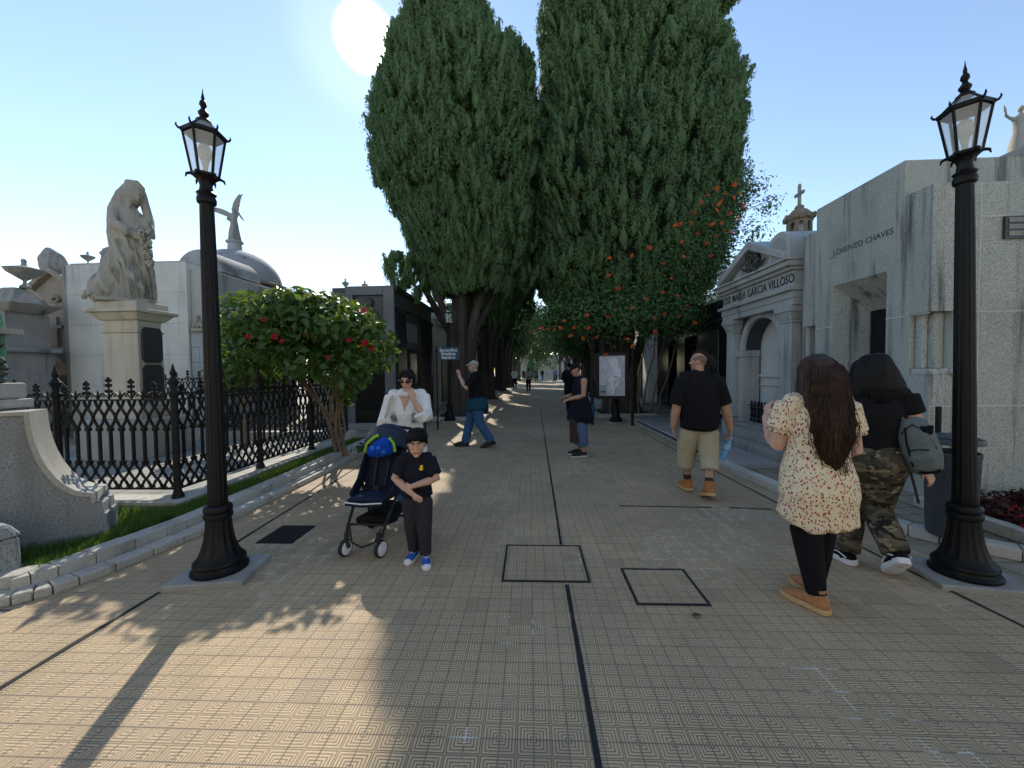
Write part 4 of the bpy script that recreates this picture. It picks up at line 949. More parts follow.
# ------------------------------------------------------------------ trees
def lerp_prof(prof, z):
    P = np.array(prof); return [np.interp(z, P[:,0], P[:,k]) for k in range(1, P.shape[1])]
def cypress_meshes(prof, y0, nplume, leaves, seed, front=.72, extra=(), Ls=1.0):
    """prof rows: z, cx, r. Plumes of small scale-leaf sprays over a lumpy envelope, plus a rough inner mass."""
    r_ = np.random.default_rng(seed); lob = Noise(seed, 18)
    Z = np.array([p[0] for p in prof]); Rr = np.array([p[2] for p in prof])
    zz = np.linspace(Z.min(), Z.max(), 400); w = np.interp(zz, Z, Rr)+.25; cdf = np.cumsum(w)/w.sum()
    z = np.interp(r_.uniform(0,1,nplume), cdf, zz)
    th = np.where(r_.uniform(0,1,nplume) < front, r_.uniform(pi-.35,2*pi+.35,nplume), r_.uniform(0,pi,nplume))
    cx, rr = lerp_prof(prof, z)
    D = np.c_[np.cos(th),np.sin(th),np.zeros(nplume)]
    lump = 1+.13*lob(np.c_[D[:,:2]*2.2, z*.55],1.9)+.07*lob(np.c_[D[:,:2]*5, z*.6],2.3)
    rad = rr*lump*np.where(r_.uniform(0,1,nplume) < .72, r_.uniform(.93,1.03,nplume), r_.uniform(.78,.95,nplume))
    c = np.c_[cx,np.full(nplume,y0),z]+D*rad[:,None]
    hole = lob(np.c_[D[:,:2]*4.3+7, z*.9],1.7)           # gaps where the dark inside shows
    k_ = (hole < .62) | (r_.uniform(0,1,nplume) < .25); c, D = c[k_], D[k_]
    bumps = [(*(c[i]+D[i]*.12), r_.uniform(.2,.42), r_.uniform(.4,.8), 18) for i in r_.integers(0,len(c),34) if D[i,0] > -.55]
    for (ex,ey,ez,er,erz,n) in list(extra)+bumps:              # side lobes
        q = r_.normal(size=(n,3)); q /= np.linalg.norm(q,axis=1)[:,None]
        q2 = np.array([ex,ey,ez])+q*np.array([er,er,erz])*r_.uniform(.82,1.02,n)[:,None]
        c = np.vstack([c,q2]); D = np.vstack([D, q*np.array([1,1,.4])])
    n = len(c)
    ax = D*r_.uniform(.05,.62,n)[:,None]+np.array([0,0,1])+r_.normal(size=(n,3))*.16
    ax /= np.linalg.norm(ax,axis=1)[:,None]
    Lp = (.26+.62*r_.beta(1.4,2.4,n))*Ls; Rp = Lp*r_.uniform(.22,.36,n)
    e1 = np.cross(ax, r_.normal(size=(n,3))); e1 /= np.linalg.norm(e1,axis=1)[:,None]; e2 = np.cross(ax,e1)
    t = r_.uniform(0,1,(n,leaves)); ph = r_.uniform(0,2*pi,(n,leaves))
    rho = Rp[:,None]*np.sin(pi*np.clip(t,0.02,.99)**.95)**.8*r_.uniform(.72,1.22,(n,leaves))
    rd = e1[:,None,:]*np.cos(ph)[...,None]+e2[:,None,:]*np.sin(ph)[...,None]
    P = c[:,None,:]+ax[:,None,:]*((t-.35)*Lp[:,None])[...,None]+rd*rho[...,None]
    Nn = rd+ax[:,None,:]*.3+r_.normal(size=rd.shape)*.3
    U = np.broadcast_to(ax[:,None,:], rd.shape)+rd*.35
    # the dense body of every plume, under its sprays
    tt = np.array([0,.10,.3,.52,.74,.9,1.0]); kk = 7
    rb = Rp[:,None,None]*(np.sin(pi*np.clip(tt,.02,.985)**.75)[None,:,None])*r_.uniform(.30,.66,(n,len(tt),kk))
    ph = (2*pi*np.arange(kk)/kk)[None,None,:]+r_.uniform(0,6,(n,1,1))+.25*np.arange(len(tt))[None,:,None]
    BV = c[:,None,None,:]+ax[:,None,None,:]*((tt-.35)[None,:]*Lp[:,None])[:,:,None,None]+(e1[:,None,None,:]*np.cos(ph)[...,None]+e2[:,None,None,:]*np.sin(ph)[...,None])*rb[...,None]
    return P.reshape(-1,3), Nn.reshape(-1,3), U.reshape(-1,3), BV
def add_bodies(o, BV, W0):
    n,a,k,_ = BV.shape; v = (BV.reshape(-1,3)-np.array(W0)); i,j = np.meshgrid(np.arange(a-1),np.arange(k),indexing='ij'); j2 = (j+1)%k
    q = np.stack([i*k+j,i*k+j2,(i+1)*k+j2,(i+1)*k+j],-1).reshape(-1,4); F = (q[None]+(np.arange(n)*a*k)[:,None,None]).reshape(-1)
    me = o.data; co = np.empty(len(me.vertices)*3); me.vertices.foreach_get('co',co); nl = len(co)//3
    V_ = np.vstack([co.reshape(-1,3),v]); Lf = np.concatenate([np.arange(nl),F+nl]).astype(np.int32)
    m2 = bpy.data.meshes.new(me.name); m2.vertices.add(len(V_)); m2.vertices.foreach_set('co',V_.reshape(-1)); m2.loops.add(len(Lf)); m2.loops.foreach_set('vertex_index',Lf)
    nf = len(Lf)//4; m2.polygons.add(nf); m2.polygons.foreach_set('loop_start',np.arange(0,4*nf,4,dtype=np.int32)); m2.polygons.foreach_set('loop_total',np.full(nf,4,dtype=np.int32)); m2.update(); m2.materials.append(me.materials[0]); o.data = m2
def core_mesh(name, prof, y0, f, seed):
    lob = Noise(seed,18); m = MB(); n = 28; zs = np.linspace(prof[0][0]+.25, prof[-1][0]-.4, 26); v = []; fc = []
    for z in zs:
        cx, r = [float(a) for a in lerp_prof(prof, np.array([z]))]
        for k in range(n):
            a = 2*pi*k/n; d = np.array([[math.cos(a)*2.2,math.sin(a)*2.2,z*.55]])
            q = r*f*(1+.10*float(lob(d,1.9)[0])+random.uniform(-.05,.05)); v.append((cx+q*math.cos(a), y0+q*math.sin(a), z))
    for i in range(len(zs)-1):
        for k in range(n): k2 = (k+1)%n; fc.append((i*n+k,i*n+k2,(i+1)*n+k2,(i+1)*n+k))
    fc.append(tuple(range(n-1,-1,-1))); fc.append(tuple((len(zs)-1)*n+k for k in range(n))); m.add(v,fc); return m
def trunk_mb(stems):
    m = MB()
    for path, r0, r1, n in stems:
        P = [Vector(p) for p in path]; Q = []
        for i in range(len(P)-1):
            for j in range(5): Q.append(P[i].lerp(P[i+1], j/5)+Vector((random.uniform(-1,1),random.uniform(-1,1),0))*r1*.18)
        Q.append(P[-1]); k = len(Q); s = len(m.v)
        rs = [r0+(r1-r0)*(i/(k-1))**.7 for i in range(k)]; rs[0] *= 1.35; rs[1] *= 1.12
        m.tube(Q, rs, n)
        ph = random.uniform(0,6)
        for i in range(k):                           # fluted, ropy bark
            for q in range(n):
                w = 1+.16*math.sin(q*2*pi/n*5+ph+i*.15)+random.uniform(-.05,.05); p = Vector(m.v[s+i*n+q]); m.v[s+i*n+q] = tuple(Q[i]+(p-Q[i])*w)
    return m
profL = [(4.1,-1.8,1.2),(4.9,-1.85,1.6),(5.5,-1.85,1.95),(6.5,-1.9,2.15),(7.5,-2.15,2.48),(9.5,-2.28,2.52),(10.6,-2.4,2.2),(11.5,-2.5,1.8),(12.6,-2.5,1.25),(13.6,-2.6,.9),(15.5,-2.7,.45),(16.6,-2.75,.1)]
t = thing('cypress_tree','huge dense cypress at the left of the avenue, beside the sun','tree',(-2.3,12.9,0), 0, 'cypress trees along the avenue'); treeL = t
P,N,U,BV = cypress_meshes(profL, 12.9, 4300, 135, 5, extra=[(-.55,12.6,10.6,.75,1.2,120),(.05,12.9,8.6,.55,.9,60),(.1,12.7,6.6,.6,1.2,90),(.0,12.7,5.0,.6,.8,60),(-4.05,12.4,4.75,.45,.55,40),(-3.5,12.6,4.4,.3,.5,20)])
o = leaf_cloud('crown', P, N, .075, .038, M['cyp'], t, up=U, world=True); add_bodies(o, BV, chain_loc(t))
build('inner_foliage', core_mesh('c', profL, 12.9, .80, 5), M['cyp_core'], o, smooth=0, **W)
B = (-2.25,13.0)
st = [([(B[0],B[1],-.05),(B[0]+.02,B[1],1.6),(B[0]-.05,B[1],3.4),(B[0]-.2,B[1],6)],.44,.24,20)]
for dx,dy,ex,ey in ((.25,-.2,.75,-.4),(-.22,-.22,-.75,-.4),(.05,-.3,.15,-.7),(.3,.1,1.1,.2),(-.3,.1,-1.2,.2)):
    st.append(([(B[0]+dx,B[1]+dy,-.05),(B[0]+dx*.95,B[1]+dy,1.5),(B[0]+dx*1.3,B[1]+dy*1.2,2.8),(B[0]+ex,B[1]+ey,4.2),(B[0]+ex*1.5,B[1]+ey*1.3,5.6)],.17,.08,12))
build('trunk', trunk_mb(st), M['bark'], t, smooth=60, **W)

profR = [(2.9,3.3,.9),(3.6,3.1,2.1),(4.6,3.2,2.7),(5.9,3.35,2.95),(6.9,3.45,3.1),(9,3.5,3.1),(10.4,3.45,2.95),(11.4,3.25,2.6),(12.6,3.1,2.4),(14.2,3.1,2.25),(16.2,3.3,1.6),(18.2,3.3,.7),(19.0,3.3,.1)]
t = thing('cypress_tree','broadest cypress, right of the avenue, its lower crown overgrown by a flowering vine','tree',(3.1,13.4,0), 0, 'cypress trees along the avenue'); treeR = t
P,N,U,BV = cypress_meshes(profR, 13.5, 5600, 135, 9, extra=[(6.2,13.2,14.1,.7,1.2,110),(5.7,13.2,12.6,.4,.7,22),(6.1,13.2,9.2,.8,1.6,70)])
o = leaf_cloud('crown', P, N, .078, .040, M['cyp'], t, up=U, world=True); add_bodies(o, BV, chain_loc(t))
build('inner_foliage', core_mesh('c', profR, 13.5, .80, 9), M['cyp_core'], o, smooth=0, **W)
B = (3.1,13.6); st = [([(B[0],B[1],-.05),(B[0],B[1],1.8),(B[0]+.1,B[1],4),(B[0]+.2,B[1],6)],.55,.3,22)]
for dx,dy,ex,ey in ((.35,-.2,1.3,-.4),(-.35,-.2,-1.2,-.4),(.05,-.4,.2,-.9)): st.append(([(B[0]+dx,B[1]+dy,-.05),(B[0]+dx,B[1]+dy,1.5),(B[0]+ex*.6,B[1]+ey*.7,3),(B[0]+ex,B[1]+ey,4.8)],.22,.1,12))
build('trunk', trunk_mb(st), M['bark'], t, smooth=60, **W)

# the rows continue behind: copies of the first tree, each turned and scaled its own way
far = [(-2.25,20.2,1.0,'second cypress of the left row, right behind the huge first one'),(-2.1,28.5,.95,'third cypress of the left row, behind the walking man'),(-2.0,37,.9,'fourth cypress of the left row, near the two guards'),
       (-1.9,47,.85,'fifth cypress of the left row, far down the avenue'),(-1.8,60,.85,'farthest cypress of the left row'),
       (3.6,21.5,.95,'second cypress of the right row, behind the vine covered one'),(4.3,31,.92,'third cypress of the right row, above the distant walkers'),(4.9,42,.9,'fourth cypress of the right row, far down the avenue'),(5.3,56,.85,'farthest cypress of the right row')]
for i,(x,y,s,lab) in enumerate(far):
    c = dup(treeL, (x,y,0), R(47*i+30), lab, (s*(1+.08*((i*7)%3-1)),s,s*(.97+.05*((i*5)%3))))
# broad leafy trees closing the view
def leafy(name, label, loc, H, r, nleaf, mat, seed, clusters=34, lsz=.22, trunk_r=.2, zmin=.35, group=None):
    t = thing(name, label, 'tree', loc, 0, group); r_ = np.random.default_rng(seed)
    q = r_.normal(size=(clusters,3)); q /= np.linalg.norm(q,axis=1)[:,None]
    cc = q*np.array([r,r,H*(1-zmin)*.5])*r_.uniform(.45,.95,clusters)[:,None]+np.array([0,0,H*(zmin+(1-zmin)*.5)])
    k = r_.integers(0,clusters,nleaf); d = r_.normal(size=(nleaf,3)); d /= np.linalg.norm(d,axis=1)[:,None]
    P = cc[k]+d*(r*.34)*r_.uniform(.6,1.05,nleaf)[:,None]
    leaf_cloud('crown', P, d+r_.normal(size=d.shape)*.5+[0,0,.3], lsz, lsz*.6, mat, t)
    st = [([(0,0,-.05),(0,0,H*.25),(.1,0,H*.6)],trunk_r,trunk_r*.5,12)]+[([(0,0,H*.22),tuple(cc[j]*.6+np.array([0,0,H*.12])),tuple(cc[j])],trunk_r*.45,trunk_r*.12,7) for j in range(0,clusters,4)]
    build('trunk', trunk_mb(st), M['bark'], t, smooth=60); return t
leafy('broadleaf_tree','sunlit broad tree at the far end of the avenue, left of its middle',(-2.2,74,0),13,5.5,9000,M['ivy'],3,lsz=.4)
leafy('broadleaf_tree','dark broad tree at the far end of the avenue, right of its middle',(5.2,68,0),12,4.2,8000,M['cyp'],4,lsz=.4)
leafy('broadleaf_tree','bright green low leaved tree hanging over the left side of the far avenue',(-3.2,43,0),6.5,2.3,6000,M['ivy'],6,lsz=.2,zmin=.3)
leafy('broadleaf_tree','dark leafy tree leaning over the right side beyond the poster stand',(3.9,26.5,0),6.2,2.2,9000,M['vine_leaf'],7,lsz=.16,zmin=.36)
leafy('broadleaf_tree','treetops showing over the roof of the dark mausoleum',(-5.2,24,0),6.0,2.2,9000,M['ivy'],8,lsz=.16,zmin=.4)
leafy('broadleaf_tree','big dark tree mass closing the very end of the avenue',(1.6,86,0),15,7,9000,M['cyp'],14,lsz=.55,zmin=.18)
# small dark clipped conifer at the end of the view
t = thing('small_conifer','small dark pointed conifer standing at the end of the avenue','tree',(.2,66,0)); m = 1800
z_ = rng.uniform(.2,4.2,m); a_ = rng.uniform(0,2*pi,m); r0 = (4.3-z_)*.3
leaf_cloud('crown', np.c_[r0*np.cos(a_),r0*np.sin(a_),z_], np.c_[np.cos(a_),np.sin(a_),np.full(m,.3)], .4,.22, M['cyp'], t)
build('trunk', trunk_mb([([(0,0,-.05),(0,0,2),(0,0,4)],.1,.03,8)]), M['bark'], t)

# stone rims round the tree pits
def pit(label, x, y, w=.75):
    t = thing('tree_pit', label, 'tree pit', (x,y,0)); m = MB(); k = .14; h = .13
    m.box(-w,w,-w,-w+k,0,h); m.box(-w,w,w-k,w,0,h); m.box(-w,-w+k,-w+k+.002,w-k-.002,0,h); m.box(w-k,w,-w+k+.002,w-k-.002,0,h); build('stone_rim', m, M['kerb'], t, smooth=0, bevel=.015)
    pts = rng.uniform(-w+k,w-k,(900,2)); hh = rng.uniform(.05,.16,900)
    tag(leaf_cloud('ground_cover', np.c_[pts,hh], rng.normal(size=(900,3))+[0,0,1], .09,.06, M['ivy'], t), kind='stuff')
pit('stone rimmed tree pit round the huge left cypress',-2.25,13.0,.85); pit('stone rimmed tree pit round the broad right cypress',3.1,13.6,.95)
pit('stone rimmed tree pit with green plants behind the man taking a photo',-2.25,20.2); pit('stone rimmed tree pit farther down the left row',-2.1,28.5); pit('stone rimmed tree pit down the right row',4.3,31)

# orange trumpet vine over the lower part of the right cypress
t = thing('trumpet_vine','orange flowering trumpet vine draped over the lower right cypress','vine',(3.1,12.9,0))
nv = 30000; th = rng.uniform(pi*.98,2*pi*1.10,nv); z = 2.7+rng.beta(1.4,1.7,nv)*5.4
cx_, rr_ = lerp_prof(profR, np.maximum(z,3.9)); rr_ = rr_*(1.06+.09*rng.uniform(-1,1,nv))
lob = Noise(31); keep = (z < 4.5+3.0*np.clip((np.cos(th)+.15),0,1)+.6*lob(np.c_[np.cos(th)*3,np.sin(th)*3,z],1.5)) & (lob(np.c_[np.cos(th)*9,np.sin(th)*9,z*1.6],1.4) > -.35)
Pv = np.c_[cx_+rr_*np.cos(th), 13.5+rr_*np.sin(th)*.92, z]; Dv = np.c_[np.cos(th),np.sin(th),np.full(nv,.35)]
Pv, Dv = Pv[keep], Dv[keep]
# hanging skirt and the outreaching sprays
def clump(c, s, n):
    d = rng.normal(size=(n,3)); return np.array(c)+d*np.array(s), d+[0,-.4,.5]
ex = [clump(c,s,n) for c,s,n in (((1.9,11.6,3.2),(.55,.4,.38),1700),((3.1,11.3,3.1),(.6,.4,.42),2100),((4.2,11.6,3.15),(.55,.35,.34),1500),((.9,12.0,3.3),(.5,.35,.3),900),((7.15,12.9,7.2),(.18,.3,.25),220),((7.45,12.7,6.6),(.16,.2,.16),120),((6.9,12.5,5.7),(.25,.3,.3),260),((6.3,12.3,4.9),(.3,.3,.25),260),((5.5,12,4.0),(.35,.3,.3),420),((.3,12.3,3.0),(.4,.3,.25),500))]
Pv = np.vstack([Pv]+[e[0] for e in ex]); Dv = np.vstack([Dv]+[e[1] for e in ex])
leaf_cloud('foliage', Pv, Dv+rng.normal(size=Dv.shape)*.5, .115, .06, M['vine_leaf'], t, world=True)
m = MB()
for k in range(9):
    x = 2.4+k*.22; q = [(x,13.2-.2*(k%3),.1)]
    for j in range(1,6): q.append((x+(k-4)*.03*j+random.uniform(-.1,.1),13.05-.12*j+random.uniform(-.08,.08),.1+j*.62))
    m.tube(q,[.035-.004*j for j in range(6)],5)
for x,y,z in ((7.15,12.9,7.2),(7.45,12.7,6.6),(6.9,12.5,5.7),(6.3,12.3,4.9)): m.tube([(5.6,12.6,z-.9),(6.3,12.6,z-.3),(x,y,z+.1),(x+.45,y,z+.25)],[.02,.015,.01,.005],4)
build('stem', m, M['bark2'], t, **W)
fm = MB()
for k in range(7):                                  # a truss of trumpet flowers
    a = 2*pi*k/7; d = Vector((math.cos(a)*.6,math.sin(a)*.6-.5,.35)).normalized(); s = Vector((0,0,0)); e = d*.085
    fm.loft([s,e*.55,e],[.006,.011,.03],n=6,rnd=0)
    u = d.orthogonal().normalized(); w = d.cross(u)
    for q in range(5):
        b = 2*pi*q/5; c = e+(u*math.cos(b)+w*math.sin(b))*.028; p = u*math.cos(b)+w*math.sin(b); tt = u*-math.sin(b)+w*math.cos(b)
        fm.add([c-tt*.016,c+tt*.016,c+p*.028+tt*.01+d*.008,c+p*.028-tt*.01+d*.008],[(0,1,2,3)])
fme = fm.mesh('flower'); fme.materials.append(M['orange_flower'])
# where the clusters show: right edge, lower belt, left garland
sp = []
for px,py in ((700,200),(713,215),(716,212),(722,222),(728,196),(705,232),(724,240),(715,231),(706,197),(735,215),(741,221),(690,222),(663,228),(678,233),(646,252),(641,236),(619,230),(603,262),(605,279),(598,248),(617,290),(640,302),(668,286),(673,300),(650,322),(661,316),(676,321),(688,326),(621,346),(632,342),(600,338),(592,352),(642,352),(575,340),(560,330),(569,334),(555,331),(549,328),(545,330),(565,322),(572,326),(530,336),(586,330),(654,338),(702,250),(694,241),(612,312),(680,262),(657,270),(629,268),(719,206),(725,208),(709,221),(718,238),(731,228),(698,212),(687,232),(676,250),(733,203),(711,244),(703,262),(660,296),(684,310),(632,312),(606,318),(588,318)):
    sp.append((px,py))
lobf = Noise(77)
Fp = Pv; 
fxs = (px_f := np.array(sp,dtype=float))
# nearest leaf of the vine to each flower's line of growth: flowers sit just outside the foliage
sx_ = 530+392*Fp[:,0]/Fp[:,1]; sy_ = 370-392*(Fp[:,2]-1.55)/Fp[:,1]
for i,(a,b) in enumerate(sp):
    d2 = (sx_-a)**2+(sy_-b)**2; c_ = np.argsort(d2)[:25]; j = c_[np.argmin(Fp[c_,1])]
    q = Fp[j]+np.array([0,-.07,.0]); o = bpy.data.objects.new('flower', fme); COL.objects.link(o); o.parent = t
    o.location = Vector(q)-t.location; o.rotation_euler = (random.uniform(-.4,.6),random.uniform(-.5,.5),random.uniform(0,6)); s = random.uniform(.5,.85); o.scale = (s,s,s)

# flowering shrub by the railings
t = thing('flowering_shrub','umbrella shaped shrub with red bracts and twisting stems over the railings','shrub',(-3.42,6.85,.1))
b0 = Vector((-3.42,6.85,.1)); tips = []
lobes = [((-3.0,6.1,2.2),(.62,.62,.52)),((-2.55,6.0,1.95),(.5,.55,.48)),((-3.6,6.0,2.45),(.62,.65,.42)),((-4.25,6.0,2.4),(.58,.65,.45)),((-4.55,6.1,2.0),(.4,.55,.42)),((-3.3,5.75,2.4),(.7,.45,.40)),((-3.9,5.75,2.1),(.6,.45,.42)),((-2.75,5.7,1.6),(.42,.4,.35)),((-3.3,6.6,1.9),(.6,.5,.5)),((-4.0,6.5,1.9),(.6,.5,.5)),((-3.35,5.6,1.75),(.35,.3,.25)),((-3.5,5.65,2.5),(.6,.45,.3)),((-2.7,5.5,2.25),(.5,.45,.3)),((-4.5,5.8,1.62),(.3,.3,.2)),((-3.0,6.3,1.15),(.13,.13,.13))]
PP=[];NN=[]
for (c,s) in lobes:
    k = int(3300*s[0]*s[1]*s[2]**.5)+70; d = rng.normal(size=(k,3)); d /= np.linalg.norm(d,axis=1)[:,None]
    PP.append(np.array(c)+d*np.array(s)*rng.uniform(.62,1.06,k)[:,None]); NN.append(d+rng.normal(size=d.shape)*.55+[0,0,.55])
PP = np.vstack(PP); NN = np.vstack(NN)
k = rng.uniform(0,1,len(PP)) < .95
kk_ = Noise(41)(PP,2.6) < .75; k = k & kk_; PP2 = PP[k]; NN2 = NN[k]; sel = rng.uniform(0,1,len(PP2)) < .6
fo_ = leaf_cloud('foliage', PP2[sel], NN2[sel], .15, .092, M['shrub_leaf'], t, fold=.2, world=True)
leaf_cloud('young_leaves', PP2[~sel]*np.array([1,1,1.0]), NN2[~sel], .085, .052, M['ivy'], fo_, fold=.2, world=True)
st = []; r_ = random.Random(12)
for i,(c,s) in enumerate([lobes[j] for j in (0,1,2,3,5,8,9,12)]):
    c = Vector(c); a0 = 2*pi*i/8; q0 = b0+Vector((.10*math.cos(a0),.08*math.sin(a0),-.08)); d = c-b0; wob = lambda k: Vector((r_.uniform(-k,k),r_.uniform(-k,k),r_.uniform(-k,k)*.4))
    pts = [q0, b0+Vector((d.x*.10,d.y*.12,d.z*.22))+wob(.09), b0+Vector((d.x*.26,d.y*.3,d.z*.42))+wob(.12), b0+Vector((d.x*.55,d.y*.6,d.z*.66))+wob(.12), c]
    st.append((pts,.042 if i % 3 == 0 else .027,.009,8)); m2 = pts[3]
    for j in range(3): st.append(([pts[2].lerp(m2,.3*j+.3), m2.lerp(c,.4)+wob(.25), c+Vector((r_.uniform(-.4,.4),r_.uniform(-.35,.35),r_.uniform(-.1,.25)))],.012,.004,6))
build('stem', trunk_mb(st), M['bark2'], t, smooth=60, **W)
bm_ = MB()
for k in range(11):
    a = 2*pi*k/11; r1 = .12 if k % 2 else .085; u = Vector((math.cos(a),math.sin(a),.25)); w = Vector((-math.sin(a),math.cos(a),0))
    bm_.add([(0,0,0),u*r1*.5+w*.03,u*r1,u*r1*.5-w*.03],[(0,1,2,3)])
bme = bm_.mesh('bract'); bme.materials.append(M['red_bract'])
cam_p = Vector((0,0,1.55))
for i,(a,b) in enumerate(((369,312),(371,309),(346,338),(366,346),(369,352),(267,335),(275,342),(240,336),(258,318),(325,357),(300,331))):
    sx_ = 530+392*PP[:,0]/PP[:,1]; sy_ = 373-392*(PP[:,2]-1.55)/PP[:,1]
    d2 = (sx_-a)**2+(sy_-b)**2; c_ = np.argsort(d2)[:30]; j = c_[np.argmin(PP[c_,1])]
    o = bpy.data.objects.new('flower_cluster', bme); COL.objects.link(o); o.parent = t; o.location = Vector(PP[j])+(cam_p-Vector(PP[j])).normalized()*.05-t.location
    o.rotation_euler = (R(60)+random.uniform(-.5,.4),random.uniform(-.5,.5),random.uniform(-.5,.9)); s = random.uniform(.35,.6) if i not in (0,1,3,4) else random.uniform(.5,.7); o.scale = (s,s,s)
t = thing('shrub_seedling','little bright green seedling by the foot of the shrub','plant',(-3.05,6.95,.09))
d = rng.normal(size=(40,3)); leaf_cloud('foliage', d*np.array([.07,.07,.05])+[0,0,.1], d+[0,0,1], .11,.06, M['ivy'], t)
t = thing('garden_plant','low leafy hedge plant inside the railings behind the near lamp','plant',(-5.6,7.4,.13))
d = rng.normal(size=(1500,3)); d /= np.linalg.norm(d,axis=1)[:,None]; leaf_cloud('foliage', d*np.array([.75,.3,.42])*rng.uniform(.7,1.05,(1500,1))+[0,0,1.45], d+[0,0,.6], .11,.07, M['shrub_leaf'], t)
build('stem', trunk_mb([([(0,0,0),(.05,0,.6),(-.05,0,1.2)],.06,.04,8),([(.02,0,.8),(.3,0,1.2),(.45,0,1.5)],.03,.01,6),([(0,0,.8),(-.3,0,1.2),(-.5,0,1.4)],.03,.01,6)]), M['bark2'], t)
# ------------------------------------------------------------------ people
def skinmat(name, c, lip=None):
    t = NT(name); col = t.mix(t.ramp(t.noise(18,3), .35,.7), c, tuple(x*.86 for x in c))
    t.b.inputs['Subsurface Weight'].default_value = .0
    return t.done(col, .55, .35)
M['skin_a'] = skinmat('skin_light', (.55,.33,.235)); M['skin_b'] = skinmat('skin_tan', (.46,.26,.17)); M['skin_c'] = skinmat('skin_pink', (.57,.34,.26)); M['skin_d'] = skinmat('skin_brown', (.22,.12,.08))
def cloth(name, c, c2=None, rough=.85, sc=90): 
    t = NT(name); col = t.mix(t.ramp(t.noise(sc,2), .35,.65), c, c2 or tuple(x*.8 for x in c)); t.bump(t.noise(sc*4,2), .12, .002); return t.done(col, rough, .15)
M['black_cotton'] = cloth('black_cotton', (.010,.010,.012)); M['navy_cotton'] = cloth('navy_cotton', (.012,.013,.022)); M['charcoal'] = cloth('charcoal_cotton', (.035,.034,.042), (.026,.025,.032))
M['denim'] = cloth('blue_denim', (.045,.12,.26), (.03,.085,.19)); M['denim2'] = cloth('pale_denim', (.10,.15,.27), (.075,.115,.21)); M['teal'] = cloth('teal_fabric', (.012,.065,.105), (.01,.05,.08))
M['khaki'] = cloth('khaki_cotton', (.46,.40,.28), (.38,.33,.22)); M['tights'] = cloth('black_tights', (.010,.009,.012)); M['white_cotton'] = cloth('white_cotton', (.72,.73,.74)); M['cap_beige'] = cloth('beige_cap', (.42,.36,.27))
M['stroller_navy'] = cloth('navy_canvas', (.012,.016,.035), (.017,.022,.045), .75); M['slate'] = cloth('slate_canvas', (.035,.045,.07), (.028,.035,.055)); M['rubber'] = plain('black_rubber', (.012,.012,.012), (.02,.02,.02), 30, .7)
M['tan_leather'] = plain('tan_leather', (.42,.17,.045), (.34,.13,.035), 25, .55); M['tan_suede'] = plain('tan_suede', (.42,.19,.08), (.35,.15,.06), 40, .8); M['sole_pale'] = plain('pale_sole', (.55,.35,.17), (.5,.3,.14), 30, .7); M['white_rubber'] = plain('white_rubber', (.75,.74,.75), (.66,.65,.66), 30, .6)
M['hair_black'] = plain('black_hair', (.006,.006,.007), (.011,.010,.011), 30, .6, .2); M['hair_brown'] = plain('brown_hair', (.026,.014,.010), (.055,.027,.016), 14, .55, .3); M['hair_grey'] = plain('grey_hair', (.35,.34,.32), (.2,.19,.18), 40, .6)
M['hair_light'] = plain('brown_hair_ends', (.13,.055,.025), (.07,.03,.014), 20, .42, .5)
M['eye_white'] = plain('eye_white', (.7,.68,.65), rough=.3); M['iris'] = plain('dark_iris', (.015,.01,.008), rough=.2); M['lips'] = plain('lips', (.40,.19,.14), (.36,.16,.12), 30, .45)
M['sunglass'] = plain('sunglass', (.012,.008,.008), (.03,.012,.01), 10, .08, .6); M['blue_shoe'] = plain('blue_canvas', (.012,.10,.42), (.01,.08,.34), 60, .7); M['blue_plush'] = None
def floral():
    t = NT('floral_print'); base = t.mix(t.ramp(t.noise(30,2),.4,.6), (.74,.62,.42), (.70,.58,.39))
    for k,(sc,col,th,lo) in enumerate(((50,(.33,.03,.05),.23,(0,0,0)),(44,(.55,.16,.18),.22,(3.3,1.7,5.1)),(58,(.05,.02,.04),.2,(7.7,2.2,1.3)))):
        v = t.mapv((1,1,1), loc=lo); w = t.mapv((1,1,.7), vec=v, rot=(.4*k,.3,.5))
        base = t.mix(t.ramp(t.voro(sc,'Distance',w), th+.07, th), base, col)
    t.bump(t.noise(300,2), .1, .002); return t.done(base, .85, .15)
M['floral'] = floral()
def camo():
    t = NT('camouflage'); b = t.mix(t.ramp(t.noise(9,3,t.mapv((1,1,1.6))), .50,.53,False), (.06,.055,.04), (.13,.105,.07))
    b = t.mix(t.ramp(t.noise(11,3,t.mapv((1,1,1.8),loc=(4,2,1))), .55,.57,False), b, (.022,.02,.018)); b = t.mix(t.ramp(t.noise(13,3,t.mapv((1,1,1.8),loc=(9,5,3))), .60,.62,False), b, (.25,.20,.13)); return t.done(b, .9, .1)
M['camo'] = camo()
def dotted():
    t = NT('dotted_white_cotton'); x,y,z = t.xyz()
    d = t.voro(62,'Distance',rnd=0); b = t.mix(t.ramp(d,.26,.16), (.74,.74,.73), (.34,.35,.38)); return t.done(b,.85,.15)
M['dotted'] = dotted()
def plush():
    t = NT('blue_plush'); b = t.mix(t.ramp(t.voro(15,'Distance'),.36,.30), (.008,.06,.42), (.03,.19,.62)); t.bump(t.noise(220,2),.3,.003); return t.done(b,.9,.1)
M['plush'] = plush()
M['lime'] = cloth('lime_fabric', (.25,.55,.04)); M['yellow'] = cloth('yellow_thread', (.85,.6,.02)); M['grey_canvas'] = cloth('grey_canvas', (.15,.175,.175), (.12,.14,.145)); M['cream_strap'] = cloth('cream_strap', (.55,.48,.38)); M['print_dark'] = cloth('dark_print', (.05,.05,.07))
